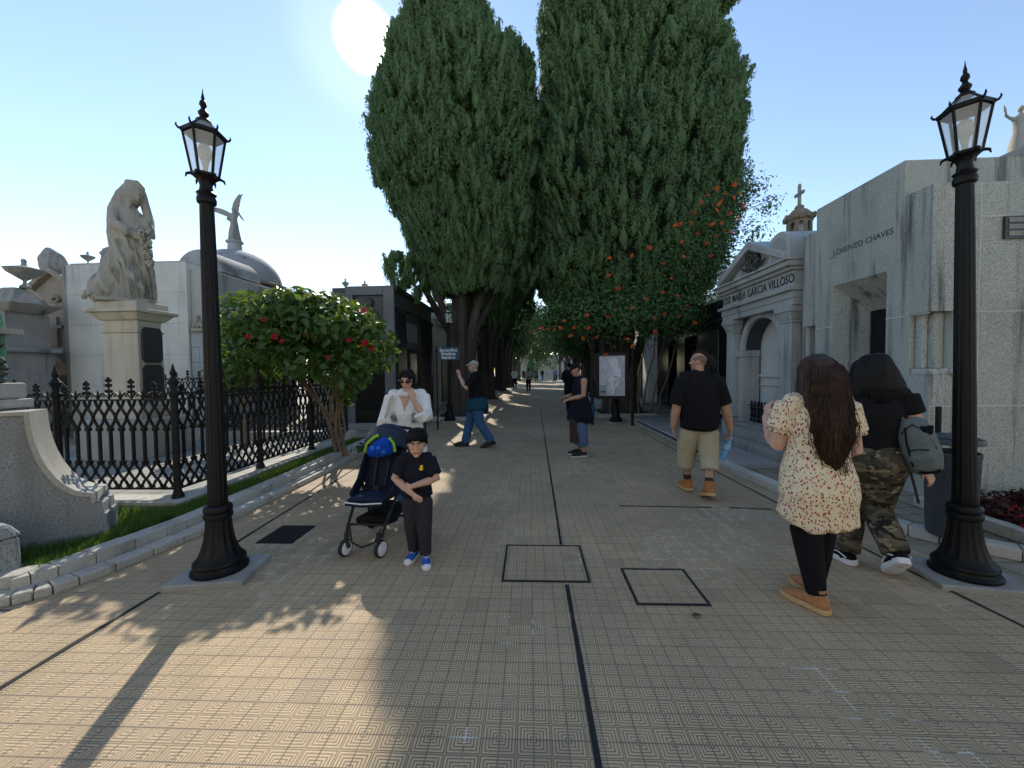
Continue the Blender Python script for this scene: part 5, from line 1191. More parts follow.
M['water_blue'] = glassmat('blue_bottle', (.16,.5,.85), .55, .05); M['bluecap'] = plain('bottle_label',(.35,.6,.85),rough=.4); M['metal'] = plain('brushed_metal',(.5,.5,.5),(.4,.4,.4),40,.3,.5,.9); M['ink'] = plain('tattoo_ink',(.05,.045,.05),rough=.6); M['brown_bag'] = plain('brown_paper',(.06,.035,.02),(.04,.025,.016),8,.8); M['phone'] = plain('phone_shell',(.42,.2,.13),rough=.3)

V = lambda *a: Vector(a)
def pose(h, hw=.052, sw=.108):
    J = dict(h=h, pelvis=V(0,0,.53*h), neck=V(0,.008*h,.845*h), head=V(0,-.012*h,.932*h), yaw=0, pitch=0)
    for s,k in ((1,'L'),(-1,'R')):
        J['hip'+k] = V(s*hw*h,0,.515*h); J['knee'+k] = V(s*(hw+.004)*h,-.012*h,.285*h); J['ankle'+k] = V(s*(hw+.004)*h,.012*h,.05*h); J['toe'+k] = V(s*(hw+.018)*h,-.105*h,.012*h)
        J['sh'+k] = V(s*sw*h,.008*h,.812*h); J['el'+k] = V(s*(sw+.03)*h,.025*h,.635*h); J['wr'+k] = V(s*(sw+.035)*h,-.02*h,.49*h); J['hd'+k] = V(0,-.15,-1); J['pn'+k] = V(-s,0,0); J['curl'+k] = .35
    return J
def spine(J, prof, k=1.0, add=0.0):
    h = J['h']; pv,nk = J['pelvis'],J['neck']; path=[];rad=[];side=[]
    hs = (J['hipL']-J['hipR']).normalized(); ss = (J['shL']-J['shR']).normalized()
    for z,rx,ry,yo in prof:
        f = (z-.53)/(.845-.53); p = pv+(nk-pv)*f; kk = 1+(k-1)*max(0,min(1,(.82-z)/.09)); sd = hs.lerp(ss,max(0,min(1,f))).normalized()
        fw = sd.cross(V(0,0,1)); path.append(p+fw*(yo*h)); rad.append((rx*h*kk+add,ry*h*kk+add)); side.append(sd)
    return path,rad,side
PROF = {'m':[(.475,.075,.055,0),(.50,.092,.066,-.004),(.53,.096,.07,-.006),(.58,.09,.064,0),(.62,.087,.062,.002),(.68,.094,.068,.002),(.74,.103,.07,-.002),(.79,.103,.06,-.004),(.825,.072,.046,0),(.85,.038,.036,0)],
        'f':[(.475,.078,.06,0),(.50,.097,.072,-.008),(.53,.10,.076,-.01),(.58,.086,.062,-.002),(.62,.074,.054,.002),(.68,.082,.062,.004),(.73,.088,.07,.010),(.79,.09,.053,0),(.825,.064,.04,0),(.85,.033,.032,0)],
        'c':[(.46,.08,.065,0),(.50,.095,.075,-.002),(.54,.095,.076,0),(.60,.09,.074,.004),(.66,.092,.074,.003),(.72,.094,.068,0),(.76,.09,.056,0),(.79,.065,.045,0),(.81,.04,.038,0)]}
def hand(m, J, k, sc):
    w = J['wr'+k]; d = J['hd'+k].normalized(); pn = J['pn'+k]; pn = (pn-d*pn.dot(d)).normalized(); a = d.cross(pn); c = J['curl'+k]; s = sc
    m.loft([w-d*.01*s, w+d*.035*s, w+d*.085*s], [(.024*s,.017*s),(.036*s,.016*s),(.040*s,.013*s)], side=tuple(a), n=10)
    sgn = 1 if k == 'L' else -1
    for i,(o,L) in enumerate(((-.031,.062),(-.0105,.074),(.0105,.070),(.031,.052))):
        b = w+d*.085*s+a*(o*s); d1 = (d+pn*c*.6+a*o*3).normalized(); d2 = (d+pn*c*1.8+a*o*2).normalized(); d3 = (d+pn*c*3.2).normalized(); L *= s
        m.loft([b-d*.012*s, b+d1*L*.45, b+d1*L*.45+d2*L*.33, b+d1*L*.45+d2*L*.33+d3*L*.3],[.0095*s,.0088*s,.008*s,.007*s],n=7)
    th = J.get('thumb'+k, -1)
    b = w+d*.025*s+a*(.026*th*s); m.loft([b, b+(a*th*.8+d*.8+pn*.35)*.03*s, b+(a*th*.8+d*.8+pn*.35)*.03*s+(d+pn*.6+a*th*.1)*.03*s],[.013*s,.011*s,.0085*s],n=7)
def headM(J, Hh):
    return Matrix.Translation(J['head']) @ Matrix.Rotation(J['yaw'],4,'Z') @ Matrix.Rotation(J['pitch'],4,'X') @ Matrix.Scale(Hh,4)
def head_parts(m, T, child=False):
    m.ell((0,.05,.10),(.335,.40,.40),18,12,T); w = .27 if child else .245
    m.loft([(0,-.04,.12),(0,-.09,-.12),(0,-.14,-.32),(0,-.18,-.43)],[(.315,.29),(.29,.26),(w*.82,.2),(.12,.11)],n=16,M=T)
    m.loft([(0,-.36,.06),(0,-.40,-.04),(0,-.43,-.125)],[.03,.042,.058],n=8,M=T); m.ell((0,-.335,.115),(.2,.06,.05),10,6,T)
    for s in (-1,1):
        m.ell((s*.325,.05,-.04),(.035,.09,.125),8,6,T); m.ell((s*.17,-.27,-.10),(.09,.08,.09),8,6,T)
    m.ell((0,-.345,-.26),(.105,.05,.06),10,6,T); m.ell((0,-.30,-.42),(.1,.07,.065),8,6,T)
def face(body, T, child=False, glasses=False):
    for s in (-1,1):
        if not glasses:
            m = MB(); m.ell((s*.135,-.322,.0),(.060,.042,.017),10,7,T); e = build('eye', m, M['eye_white'], body)
            m = MB(); m.ell((s*.130,-.352,-.001),(.028,.015,.017),8,6,T); build('iris', m, M['iris'], e)
        m = MB(); m.loft([(s*.055,-.375,.095),(s*.14,-.372,.125),(s*.225,-.32,.095)],[(.016,.014),(.022,.016),(.010,.010)],n=6,M=T); build('eyebrow', m, M['hair_black'], body)
    m = MB(); m.loft([(-.1,-.368,-.272),(-.045,-.398,-.255),(0,-.402,-.262),(.045,-.398,-.255),(.1,-.368,-.272)],[.008,.016,.017,.016,.008],n=7,M=T); m.loft([(-.085,-.368,-.288),(0,-.394,-.292),(.085,-.368,-.288)],[.008,.019,.008],n=7,M=T); build('mouth', m, M['lips'], body)
BODYJ = {}
def body(t, J, kind='m', Hh=.132, fat=1.0, skin='skin_a', vox=.0055, arm=1.0, leg=1.0, child=False):
    BODYJ[t.name] = J; h = J['h']; m = MB(); p,r,s = spine(J, PROF[kind], fat); m.loft(p,r,side=s,n=18)
    for k in 'LR':
        a,b,c = J['hip'+k],J['knee'+k],J['ankle'+k]; q = .92*leg
        fw = (b-a).cross(J['hipL']-J['hipR']).normalized()
        m.loft([a+V(0,0,.02*h),a.lerp(b,.35),a.lerp(b,.8),b,b.lerp(c,.3)+ (V(0,.008*h,0)),b.lerp(c,.7),c,c.lerp(J['toe'+k],.12)-V(0,0,.01*h)],[x*h*q for x in (.058,.056,.043,.036,.037,.027,.022,.024)],n=12)
        tv = J['toe'+k]-c; heel = c-V(tv.x,tv.y,0).normalized()*.022*h-V(0,0,.025*h)
        m.loft([heel,c.lerp(J['toe'+k],.4)-V(0,0,.008*h),J['toe'+k]],[(.022*h,.02*h),(.026*h,.02*h),(.02*h,.012*h)],n=10)
        a,b,c = J['sh'+k],J['el'+k],J['wr'+k]; u = h*arm
        m.loft([J['neck']-V(0,0,.018*h),J['neck'].lerp(a,.6)-V(0,0,.010*h),a-V(0,0,.004*h)],[.028*h,.030*h,.032*h],n=10)
        m.loft([a,a.lerp(b,.45),b,b.lerp(c,.3),c],[.036*u,.031*u,.025*u,.026*u,.0165*u],n=12); hand(m,J,k,h/1.75*(1.0 if not child else .95))
    m.loft([J['neck']-V(0,0,.02*h),J['neck'].lerp(J['head'],.5),J['head']+V(0,0,-.1*Hh*h)],[.036*h*(1 if kind!='f' else .9),.031*h*(1 if kind!='f' else .88),.031*h],n=12)
    T = headM(J,Hh*h); head_parts(m,T,child)
    return link('body', remesh('body', m, vox, 3, .5), M[skin], t, smooth=180), T
def garment(t, name, mb, mat, vox=.007, seed=1, amp=.004, f=24, sc=(1,1,.4), smooth=3):
    if 'hair' not in name and 'tights' not in name: amp *= 1.5
    return link(name, remesh(name, mb, vox, smooth, .5, folds(seed,f,amp,sc) if amp else None), mat, t, smooth=180)
def shirt_mb(J, prof, k, add, sl, slr=1.0, end=None, flare=0):
    h = J['h']; m = MB(); p,r,s = spine(J, prof, k, add); m.loft(p,r,side=s,n=20,rnd=.25)
    for q in 'LR':
        a,b,c = J['sh'+q],J['el'+q],J['wr'+q]; base = J['neck'].lerp(a,.55)-V(0,0,.004*h)
        if sl <= 0:
            m.loft([J['neck']-V(0,0,.03*h),J['neck'].lerp(a,.4)-V(0,0,.014*h),J['neck'].lerp(a,.74)-V(0,0,.014*h)],[.036*h+add,.036*h+add,.030*h+add],n=14,rnd=.3); continue
        m.loft([J['neck']-V(0,0,.026*h),J['neck'].lerp(a,.35)-V(0,0,.010*h),J['neck'].lerp(a,.7)-V(0,0,.004*h),a],[.040*h+add*1.3,.043*h+add*1.3,.043*h+add*1.3,.043*h+add*1.2],n=14,rnd=.45)
        if sl <= 0: continue
        pts=[a]; rr=[.040*h*slr+add]
        for f in np.linspace(.3,1,5):
            u = sl*f; pts.append(a.lerp(b,u) if u <= 1 else b.lerp(c,u-1)); rr.append((.038-.004*min(1,u))*h*slr*(1+flare*f)+add)
        m.loft(pts,rr,n=14,rnd=.15)
    return m
def trouser_mb(J, prof_top, add, end=1.0, k=1.0, taper=(.062,.052,.042,.034,.03), fat=1.0):
    h = J['h']; m = MB(); p,r,s = spine(J, prof_top, fat, add); m.loft(p,r,side=s,n=20,rnd=.3)
    for q in 'LR':
        a,b,c = J['hip'+q],J['knee'+q],J['ankle'+q]
        pts=[a+V(0,0,.02*h)]; rr=[taper[0]*h*k+add]
        for f,tp in zip((.5,1.0,1.5,2.0),taper[1:]):
            u = f*end; tpi = float(np.interp(u,[0,.5,1,1.5,2],taper)); pts.append(a.lerp(b,u) if u <= 1 else b.lerp(c,u-1)+V(0,.004*h*(2-u),0)); rr.append(tpi*h*k+add)
        m.loft(pts,rr,n=14,rnd=.12)
    return m
from mathutils.bvhtree import BVHTree
def tuck(inner, outers, dist=.035, gap=.004, J=None):
    """press what lies just outside a garment worn over it back under the cloth"""
    me = inner.data
    for g in outers:
        bv = BVHTree.FromPolygons([v.co for v in g.data.vertices],[p.vertices for p in g.data.polygons])
        lo = [min(v.co[i] for v in g.data.vertices)-.03 for i in range(3)]; hi = [max(v.co[i] for v in g.data.vertices)+.03 for i in range(3)]
        nrm = [n.vector.copy() for n in me.vertex_normals]
        for v in me.vertices:
            c = v.co
            if J is not None:
                if c.z > J['neck'].z+.004: continue
                skip = False
                for k in 'LR':
                    a,b = J['el'+k],J['wr'+k]+J['hd'+k].normalized()*.18; d_ = b-a; f = max(0,min(1,(c-a).dot(d_)/d_.length_squared)); skip |= (c-(a+d_*f)).length < .05
                if skip: continue
            if not all(lo[i] < c[i] < hi[i] for i in range(3)): continue
            q,n,_,d = bv.find_nearest(c, .06)
            if q is None: continue
            s = (c-q).dot(n)
            if -gap < s < dist and nrm[v.index].dot(n) > .3: v.co = q-n*gap
    me.update()
def dress(t):
    ch = {o.name.split('.')[0]:o for o in t.children}; b = ch['body']
    outer = [ch[k] for k in ('t_shirt','blouse','tunic','playsuit','black_top','shirt') if k in ch]; mid = [ch[k] for k in ('trousers','jeans','cropped_trousers','cargo_shorts','tights','camouflage_trousers') if k in ch]
    tuck(b, mid+outer, .03, .004, BODYJ[t.name])
    for m_ in mid:
        if any(k in ch for k in ('blouse','tunic','playsuit','t_shirt','shirt')): tuck(m_, outer, .05)
def shoe(t, J, k, mat, solemat, hi=0.0, wide=1.0, soleh=.02, name='shoe'):
    h = J['h']; c,toe = J['ankle'+k],J['toe'+k]; ex = toe+(toe-c).normalized()*.02*h
    d = toe-c; up = V(0,0,1) if abs(d.z) < abs(V(d.x,d.y,0).length)*.75 else None
    hv = V(d.x,d.y,0).normalized(); 
    pitch = math.atan2(-(d.z+.038*h), V(d.x,d.y,0).length)        # 0 when flat on the ground
    X = hv; Yv = V(0,0,1).cross(X); T = Matrix((X,Yv,V(0,0,1))).transposed().to_4x4(); T.translation = c
    T = T @ Matrix.Rotation(pitch,4,'Y')
    w = wide*h; zg = -.048*h
    m = MB(); m.loft([(-.025*h,0,zg+.03*h),(.02*h,0,zg+.034*h),(.07*h,0,zg+.027*h),(.105*h,0,zg+.02*h),(.128*h,0,zg+.016*h)],[(.024*w,.026*h),(.026*w,.03*h),(.029*w,.024*h),(.027*w,.016*h),(.018*w,.011*h)],side=(0,1,0),n=14,M=T)
    m.loft([(.0,0,zg+.02*h),(0,0,.0),(-.003*h,0,.012*h+hi*h)],[(.028*w,.03*h),(.026*w,.028*h),(.027*w,.028*h)],side=(0,1,0),n=14,rnd=.15,M=T)
    o = link(name, remesh(name, m, .005, 2, .5), mat, t, smooth=180)
    out = [(-.048,0),(-.043,.019),(-.02,.026),(.03,.026),(.07,.032),(.105,.031),(.13,.02),(.14,0)]; poly = out+[(a,-b) for a,b in out[-2:0:-1]]
    m = MB(); m.prism([(a*h,b*w) for a,b in poly], zg, zg+soleh*h*1.0, lambda a,b,d:(a,b,d)); m.v = [tuple(T@Vector(v)) for v in m.v]
    build('sole', m, solemat, o, bevel=.004)
    return o, T, zg
def strands(name, mat, parent, roots, fn, n, r=.0032, seed=1):
    m = MB(); r_ = random.Random(seed)
    for i in range(n):
        m.tube(fn(r_), r, 3)
    return link(name, m.mesh(name), mat, parent, smooth=180)
def cap_hat(t, T, mat, bk=False):
    m = MB(); m.loft([(0,.05,.16),(0,.05,.28),(0,.04,.42),(0,.03,.5)],[(.375,.43),(.37,.425),(.29,.33),(.12,.14)],n=20,rnd=.5,M=T); 
    o = build('cap', m, mat, t, smooth=60)
    m = MB(); a = np.linspace(-1,1,13); v=[]; 
    for z in (0,.035):
        for q in a: v.append((q*.31,-.28-.02*(1-q*q),.2-.05*q*q+z))
        for q in a: v.append((q*.25,-.36-.3*(1-q*q)**.6,.16-.07*q*q+z))
    f=[]
    for k in range(12): f += [(k,k+1,14+k,13+k),(26+k,26+13+k,26+14+k,26+k+1)]; f += [(13+k,14+k,40+k,39+k)]
    m.add(v,f,T); build('peak', m, mat, o, smooth=60); return o

# ---- boy in front of the pushchair
h = 1.09; J = pose(h, .05, .095); t = thing('person','small boy in a navy T-shirt holding his arm, standing in front of the pushchair','person',(-.93,3.13,.004), R(4)); boy = t
J.update(neck=V(0,.004,.795)*1, head=V(.01,-.012,.895*h*1.0), yaw=R(6), pitch=R(4)); J['neck'] = V(0,.004,.80*h); J['head'] = V(.008,-.012,.893*h)
J['shL'] = V(.1,.006,.765*h); J['shR'] = V(-.1,.006,.765*h)
J['elR'] = V(-.165,-.05,.64*h); J['wrR'] = V(.005,-.175,.555*h); J['hdR'] = V(1,-.15,-.75); J['pnR'] = V(0,1,0)
J['elL'] = V(.17,-.06,.635*h); J['wrL'] = V(-.01,-.155,.605*h); J['hdL'] = V(-1,.05,-.12); J['pnL'] = V(0,1,-.2)
J['toeL'] = V(.09,-.13,.012); J['ankleL'] = V(.065,-.03,.05*h); J['kneeL'] = V(.06,-.04,.275*h); J['ankleR'] = V(-.045,.06,.05*h); J['toeR'] = V(-.07,-.05,.012); J['kneeR'] = V(-.05,.02,.275*h); J['hipL'] = V(.052,0,.50*h); J['hipR'] = V(-.052,0,.5*h)
b, T = body(t, J, 'c', .200, 1.0, 'skin_a', .0042, 1.12, 1.05, True); face(b, T, True)
garment(t,'t_shirt', shirt_mb(J,[(.50,.108,.085,0),(.55,.103,.082,0),(.62,.098,.08,.003),(.68,.098,.078,.002),(.74,.094,.066,0),(.78,.066,.046,0),(.795,.05,.042,0)],1.0,.010,.78,1.12,flare=.12), M['navy_cotton'], .006, 3, .004, 26)
garment(t,'trousers', trouser_mb(J,[(.47,.09,.072,0),(.50,.097,.077,0),(.545,.094,.076,0)],.008,.97,1.0,(.066,.056,.046,.040,.034)), M['charcoal'], .006, 4, .005, 30)
m = MB(); m.ell((0,.065,.20),(.375,.435,.37),18,12,T)
for s in (-1,1): m.loft([(s*.34,.02,.15),(s*.345,-.04,.02)],[(.04,.12),(.02,.05)],side=(1,0,0),n=8,M=T)
bh = garment(t,'hair', m, M['hair_black'], .005, 6, .003, 60, (1,1,.25), 2)
def bs(r_):
    a = r_.uniform(0,2*pi); ca,sa = math.cos(a),math.sin(a); e = r_.choice((.05,.10,.14,.18,.22)) if sa < -.3 else (-.02 if abs(ca) > .7 else -.22); e += r_.uniform(-.05,.03); pts=[]
    for q in np.linspace(.12,1,7):
        z = .575-(.575-e)*q; rr = .40*math.sqrt(max(.02,1-((z-.19)/.40)**2)) if z > .19 else .385; pts.append(T@Vector((rr*.99*ca,.065+rr*1.13*sa,z)))
    return pts
strands('hair_strand', M['hair_black'], bh, None, bs, 260, .0028, 3)
m = MB(); m.box(.053,.077,-.129,-.123,.715*h,.715*h+.012); m.ell((.066,-.123,.74*h),(.013,.006,.012),8,6); m.ell((.062,-.122,.722*h),(.017,.006,.011),8,6); build('chest_emblem', m, M['yellow'], t)
for k in 'LR': 
    o,TT,zg = shoe(t,J,k,M['blue_shoe'],M['white_rubber'],-.012,1.1,.022); m = MB(); m.loft([(.09*h,0,zg+.022*h),(.12*h,0,zg+.02*h),(.133*h,0,zg+.016*h)],[(.030*h,.017*h),(.026*h,.014*h),(.016*h,.008*h)],side=(0,1,0),n=12,M=TT); build('toe_cap', m, M['white_rubber'], o)
    m = MB(); [m.tube([TT@Vector((.03*h+.018*h*q,-.022*h,zg+.052*h-.007*h*q)),TT@Vector((.03*h+.018*h*q,0,zg+.068*h-.009*h*q)),TT@Vector((.03*h+.018*h*q,.022*h,zg+.052*h-.007*h*q))],.004,5) for q in range(3)]; build('strap', m, M['white_rubber'], o)

# ---- woman with sunglasses pushing it
h = 1.57; J = pose(h); t = thing('person','woman in a white dotted blouse and sunglasses, touching her face behind the pushchair','person',(-1.36,4.28,.004), R(3)); woman = t
J['head'] = V(.01,-.03,.93*h); J['yaw'] = R(-4); J['pitch'] = R(10)
J['elR'] = V(-.235,-.02,.635*h); J['wrR'] = V(-.18,-.23,.60*h); J['hdR'] = V(.2,-1,-.25); J['pnR'] = V(0,-.3,-1); J['curlR'] = .7
J['elL'] = V(.225,-.15,.66*h); J['wrL'] = V(.115,-.20,.80*h); J['hdL'] = V(-.35,.25,1); J['pnL'] = V(-.5,.8,0); J['curlL'] = .25
b, T = body(t, J, 'f', .14, 1.02, 'skin_a', .005); face(b, T, False, True)
mb = shirt_mb(J,[(.40,.128,.10,0),(.46,.122,.096,0),(.53,.114,.088,0),(.58,.10,.076,0),(.64,.092,.07,.004),(.70,.096,.076,.008),(.76,.096,.066,.004),(.80,.09,.052,0)],1.0,.010,1.35,1.08,flare=.4)
garment(t,'blouse', mb, M['dotted'], .0075, 9, .007, 22)
m = MB(); zc = .775*h; m.add([(-.07,-.088,zc+.075),(-.035,-.112,zc+.03),(0,-.138,zc-.10),(.035,-.112,zc+.03),(.07,-.088,zc+.075),(0,-.094,zc+.075),(0,-.122,zc+.02)],[(0,1,6,5),(1,2,6),(2,3,6),(3,4,5,6)]); build('neckline', m, M['skin_a'], b, smooth=0)
m = MB(); r_ = random.Random(2)
for s in (-1,1):
    for k in range(26):
        c = V(s*(.035+r_.random()*.11),-.119+.012*r_.random(),.665*h+r_.uniform(-.05,.055)); a = r_.uniform(0,6); m.tube([c,c+V(math.cos(a)*.02,-.003,math.sin(a)*.02),c+V(math.cos(a+.6)*.035,0,math.sin(a+.6)*.035)],.0035,4)
build('chest_print', m, M['print_dark'], t)
garment(t,'jeans', trouser_mb(J,[(.47,.096,.074,0),(.50,.1,.076,0),(.55,.09,.07,0)],.007,.97), M['denim'], .008, 12, .004)
m = MB(); m.ell((0,.09,.17),(.385,.43,.40),18,12,T)
for s in (-1,1): m.loft([(s*.12,-.22,.47),(s*.31,-.2,.25),(s*.36,-.04,-.05),(s*.34,.08,-.42)],[(.1,.1),(.08,.13),(.075,.16),(.05,.12)],side=(1,0,0),n=10,M=T)
m.loft([(0,.3,.2),(0,.36,-.2),(0,.3,-.55)],[(.34,.14),(.34,.14),(.26,.1)],n=12,M=T)
garment(t,'hair', m, M['hair_black'], .006, 14, .004, 50, (1,1,.2), 2)
m = MB()
for s in (-1,1): m.loft([(s*.155,-.345,.02),(s*.155,-.385,.02)],[(.15,.115),(.145,.11)],side=(1,0,0),n=18,rnd=.2,M=T)
g = build('sunglasses', m, M['sunglass'], t); m = MB(); m.tube([T@Vector(p) for p in ((-.06,-.39,.04),(0,-.4,.06),(.06,-.39,.04))],.003,5)
for s in (-1,1): m.tube([T@Vector(p) for p in ((s*.29,-.34,.06),(s*.36,-.2,.05),(s*.37,.02,.03))],.005,5)
build('frame', m, M['white_rubber'], g)
for k in 'LR': shoe(t,J,k,M['tan_suede'],M['white_rubber'],-.015)
tb_ = thing('shoulder_bag','cream strapped shoulder bag hanging at the side of the woman with sunglasses','bag',(-1.56,4.28,.85)); m = MB()
m.tube([(.075,-.015,.50),(.05,-.115,.40),(.0,-.125,.22),(-.06,-.09,.0)],.014,5); m.tube([(.075,-.015,.50),(.05,.1,.4),(-.02,.11,.2),(-.06,.05,.0)],.014,5); build('strap', m, M['cream_strap'], tb_)
m = MB(); m.loft([(-.09,-.13,-.12),(-.09,.02,-.12),(-.09,.13,-.12)],[(.05,.13),(.07,.15),(.05,.13)],side=(1,0,0),n=14); build('pouch', m, M['cream_strap'], tb_)

# ---- man photographing, left
h = 1.78; J = pose(h); t = thing('person','bearded man in a beige cap and black T-shirt holding up a phone while striding','person',(-1.1,7.95,.004), R(-84)); man1 = t
J['head'] = V(0,-.05,.925*h); J['yaw'] = R(0); J['pitch'] = R(4); J['neck'] = V(0,-.015,.845*h)
# local: facing -y; his left is +x (towards the camera after turning is -x, his right)
J['hipL'] = V(.09,.01,.515*h); J['hipR'] = V(-.09,-.01,.515*h)
J['kneeR'] = V(-.1,-.15,.29*h); J['ankleR'] = V(-.1,-.24,.05*h); J['toeR'] = V(-.11,-.43,.018*h)
J['kneeL'] = V(.1,.06,.285*h); J['ankleL'] = V(.1,.29,.075*h); J['toeL'] = V(.11,.12,.012*h)
J['elR'] = V(-.20,-.20,.665*h); J['wrR'] = V(-.085,-.32,.80*h); J['hdR'] = V(.1,-.25,1); J['pnR'] = V(.6,-.6,0); J['curlR'] = .55
J['elL'] = V(.20,-.20,.68*h); J['wrL'] = V(.055,-.33,.815*h); J['hdL'] = V(-.1,-.15,1); J['pnL'] = V(-.6,-.6,0); J['curlL'] = .55
b, T = body(t, J, 'm', .13, 1.04, 'skin_c', .006); face(b, T)
garment(t,'t_shirt', shirt_mb(J,[(.545,.108,.085,-.01),(.6,.103,.082,-.012),(.66,.104,.08,-.01),(.73,.106,.076,-.004),(.79,.1,.06,0),(.825,.07,.046,0),(.84,.05,.042,0)],1.03,.010,.8,1.12,flare=.1), M['black_cotton'], .008, 21, .005, 20)
garment(t,'jeans', trouser_mb(J,[(.475,.09,.066,0),(.50,.098,.074,0),(.56,.096,.072,0)],.010,1.0,1.06,(.062,.054,.045,.040,.038)), M['denim'], .008, 22, .006, 24)
m = MB(); p,r,s = spine(J,[(.44,.122,.115,.0),(.49,.12,.105,0),(.54,.112,.088,0),(.572,.104,.078,0)],1.03,.016); m.loft([q+V(0,.02,0) for q in p],r,side=s,n=18,rnd=.2)
m.loft([(-.1,.13,.52*h),(-.1,.2,.46*h),(-.08,.2,.385*h)],[(.09,.05),(.12,.05),(.11,.03)],n=12); m.loft([(.05,-.13,.555*h),(.03,-.17,.5*h),(.02,-.17,.43*h)],[.03,.04,.03],n=8); m.loft([(-.06,-.13,.555*h),(-.1,-.17,.5*h),(-.12,-.16,.45*h)],[.03,.045,.03],n=8)
garment(t,'tied_jacket', m, M['teal'], .009, 25, .012, 18, (1,1,.5)); cap_hat(t,T,M['cap_beige'])
m = MB(); m.loft([(0,-.2,-.30),(0,-.26,-.42),(0,-.27,-.5)],[(.24,.16),(.2,.14),(.1,.08)],n=12,M=T)
for s in (-1,1): m.loft([(s*.31,-.02,-.05),(s*.27,-.1,-.25),(s*.15,-.24,-.4)],[(.03,.07),(.05,.09),(.06,.08)],n=8,M=T)
garment(t,'beard', m, M['hair_grey'], .005, 27, .003, 70); m = MB(); m.ell((0,.2,.02),(.335,.25,.2),14,8,T); build('hair', m, M['hair_grey'], t)
for k in 'LR': shoe(t,J,k,M['rubber'],M['rubber'],-.01,1.05)
tp = thing('phone','phone held up in both hands by the man in the beige cap','phone', t.location+Matrix.Rotation(R(-84),3,'Z')@V(-.015,-.385,.865*h), R(-84)); m = MB(); m.box(-.075,.075,-.006,.006,-.037,.037); build('shell', m, M['phone'], tp, smooth=0, bevel=.004); build('camera_lens', MB().box(-.062,-.04,-.009,-.0065,.008,.028), M['iris'], tp, smooth=0)

# ---- woman in a dark cap, looking down
h = 1.70; J = pose(h); t = thing('person','woman in a dark cap and sleeveless navy tunic looking down, left of the poster stand','person',(.90,7.1,.004), R(-80)); 
J['head'] = V(0,-.085,.915*h); J['pitch'] = R(24); J['neck'] = V(0,-.01,.845*h); J['shL'] = V(.17,.02,.805*h); J['shR'] = V(-.17,.02,.805*h)
J['elR'] = V(-.20,.01,.645*h); J['wrR'] = V(-.15,-.24,.625*h); J['hdR'] = V(.2,-1,-.35); J['pnR'] = V(.5,0,-1); J['elL'] = V(.19,.0,.645*h); J['wrL'] = V(.1,-.23,.61*h); J['hdL'] = V(-.3,-1,-.4); J['pnL'] = V(-.5,0,-1); J['curlL'] = .8
b, T = body(t, J, 'f', .13, .98, 'skin_b', .006); face(b, T)
garment(t,'tunic', shirt_mb(J,[(.375,.118,.135,.005),(.43,.125,.135,0),(.50,.122,.118,0),(.56,.108,.095,0),(.62,.088,.07,0),(.70,.09,.074,.005),(.76,.084,.058,0),(.81,.07,.042,0)],1.0,.012,0), M['navy_cotton'], .008, 31, .008, 20, (1,1,.2))
garment(t,'cropped_trousers', trouser_mb(J,[(.47,.09,.07,0),(.52,.09,.07,0)],.012,.86,1.1,(.062,.058,.054,.048,.04)), M['denim2'], .008, 33, .007, 24); o_ = cap_hat(t,T,M['navy_cotton'])
m = MB(); m.ell((0,.18,.0),(.34,.28,.24),14,9,T); m.loft([(0,.44,.1),(0,.62,-.02),(0,.64,-.25),(0,.58,-.5)],[(.1,.1),(.15,.14),(.14,.12),(.06,.05)],n=12,M=T); garment(t,'hair', m, M['hair_brown'], .006, 35, .005, 50)
m = MB(); m.ell((-.325,.0,-.02),(.03,.13,.11),10,8,T); build('grey_temple', m, M['hair_grey'], t)
for k in 'LR': shoe(t,J,k,M['rubber'],M['white_rubber'],-.03,1.0,.012)
m = MB(); m.lathe([(.03,-.012),(.034,-.008),(.034,.008),(.03,.012)],14,Matrix.Translation(J['wrR'].lerp(J['elR'],.12))@Matrix.Rotation(pi/2,4,'X')); build('watch', m, M['metal'], t)
RZ = Matrix.Rotation(R(-80),3,'Z'); Lw = t.location
tb = thing('paper_bag','dark brown paper bag with stripes held low by the woman in the dark cap','bag',Lw+RZ@V(.12,-.12,.345*h),R(-80)); m = MB(); m.frus(0,0,-.32,.10,.045,.10,.045,.105); build('sack', m, M['brown_bag'], tb, smooth=0, bevel=.006); m = MB(); [m.box(-.048,.048,-.10+.045*k,-.092+.045*k,-.28,.08) for k in range(5)]; build('stripe', m, M['rubber'], tb, smooth=0); build('handle', MB().tube([(0,-.08,.11),(-.02,-.05,.34),(-.02,-.0,.40),(0,.05,.34),(0,.08,.11)],.006,5), M['rubber'], tb)
tb = thing('shoulder_bag','small teal shoulder bag behind the hip of the woman in the dark cap','bag',Lw+RZ@V(.05,.19,.50*h),R(-80)); m = MB(); m.loft([(-.1,0,-.02),(0,.01,-.02),(.1,0,-.02)],[(.04,.12),(.05,.13),(.04,.12)],side=(0,1,0),n=12); build('pouch', m, M['teal'], tb); build('strap', MB().tube([(-.05,-.02,.08),(-.1,-.09,.3),(-.11,-.14,.5),(-.05,-.17,.56)],.008,5), M['rubber'], tb)

# ---- man with a ponytail, from behind
h = 1.76; J = pose(h); t = thing('person','heavy man with a ponytail, black T-shirt and khaki shorts walking away','person',(2.05,4.85,.004), R(176)); man2 = t
J['yaw'] = R(58); J['head'] = V(0,-.02,.93*h)
J['shL'] = V(.185,.01,.805*h); J['shR'] = V(-.185,.01,.805*h)
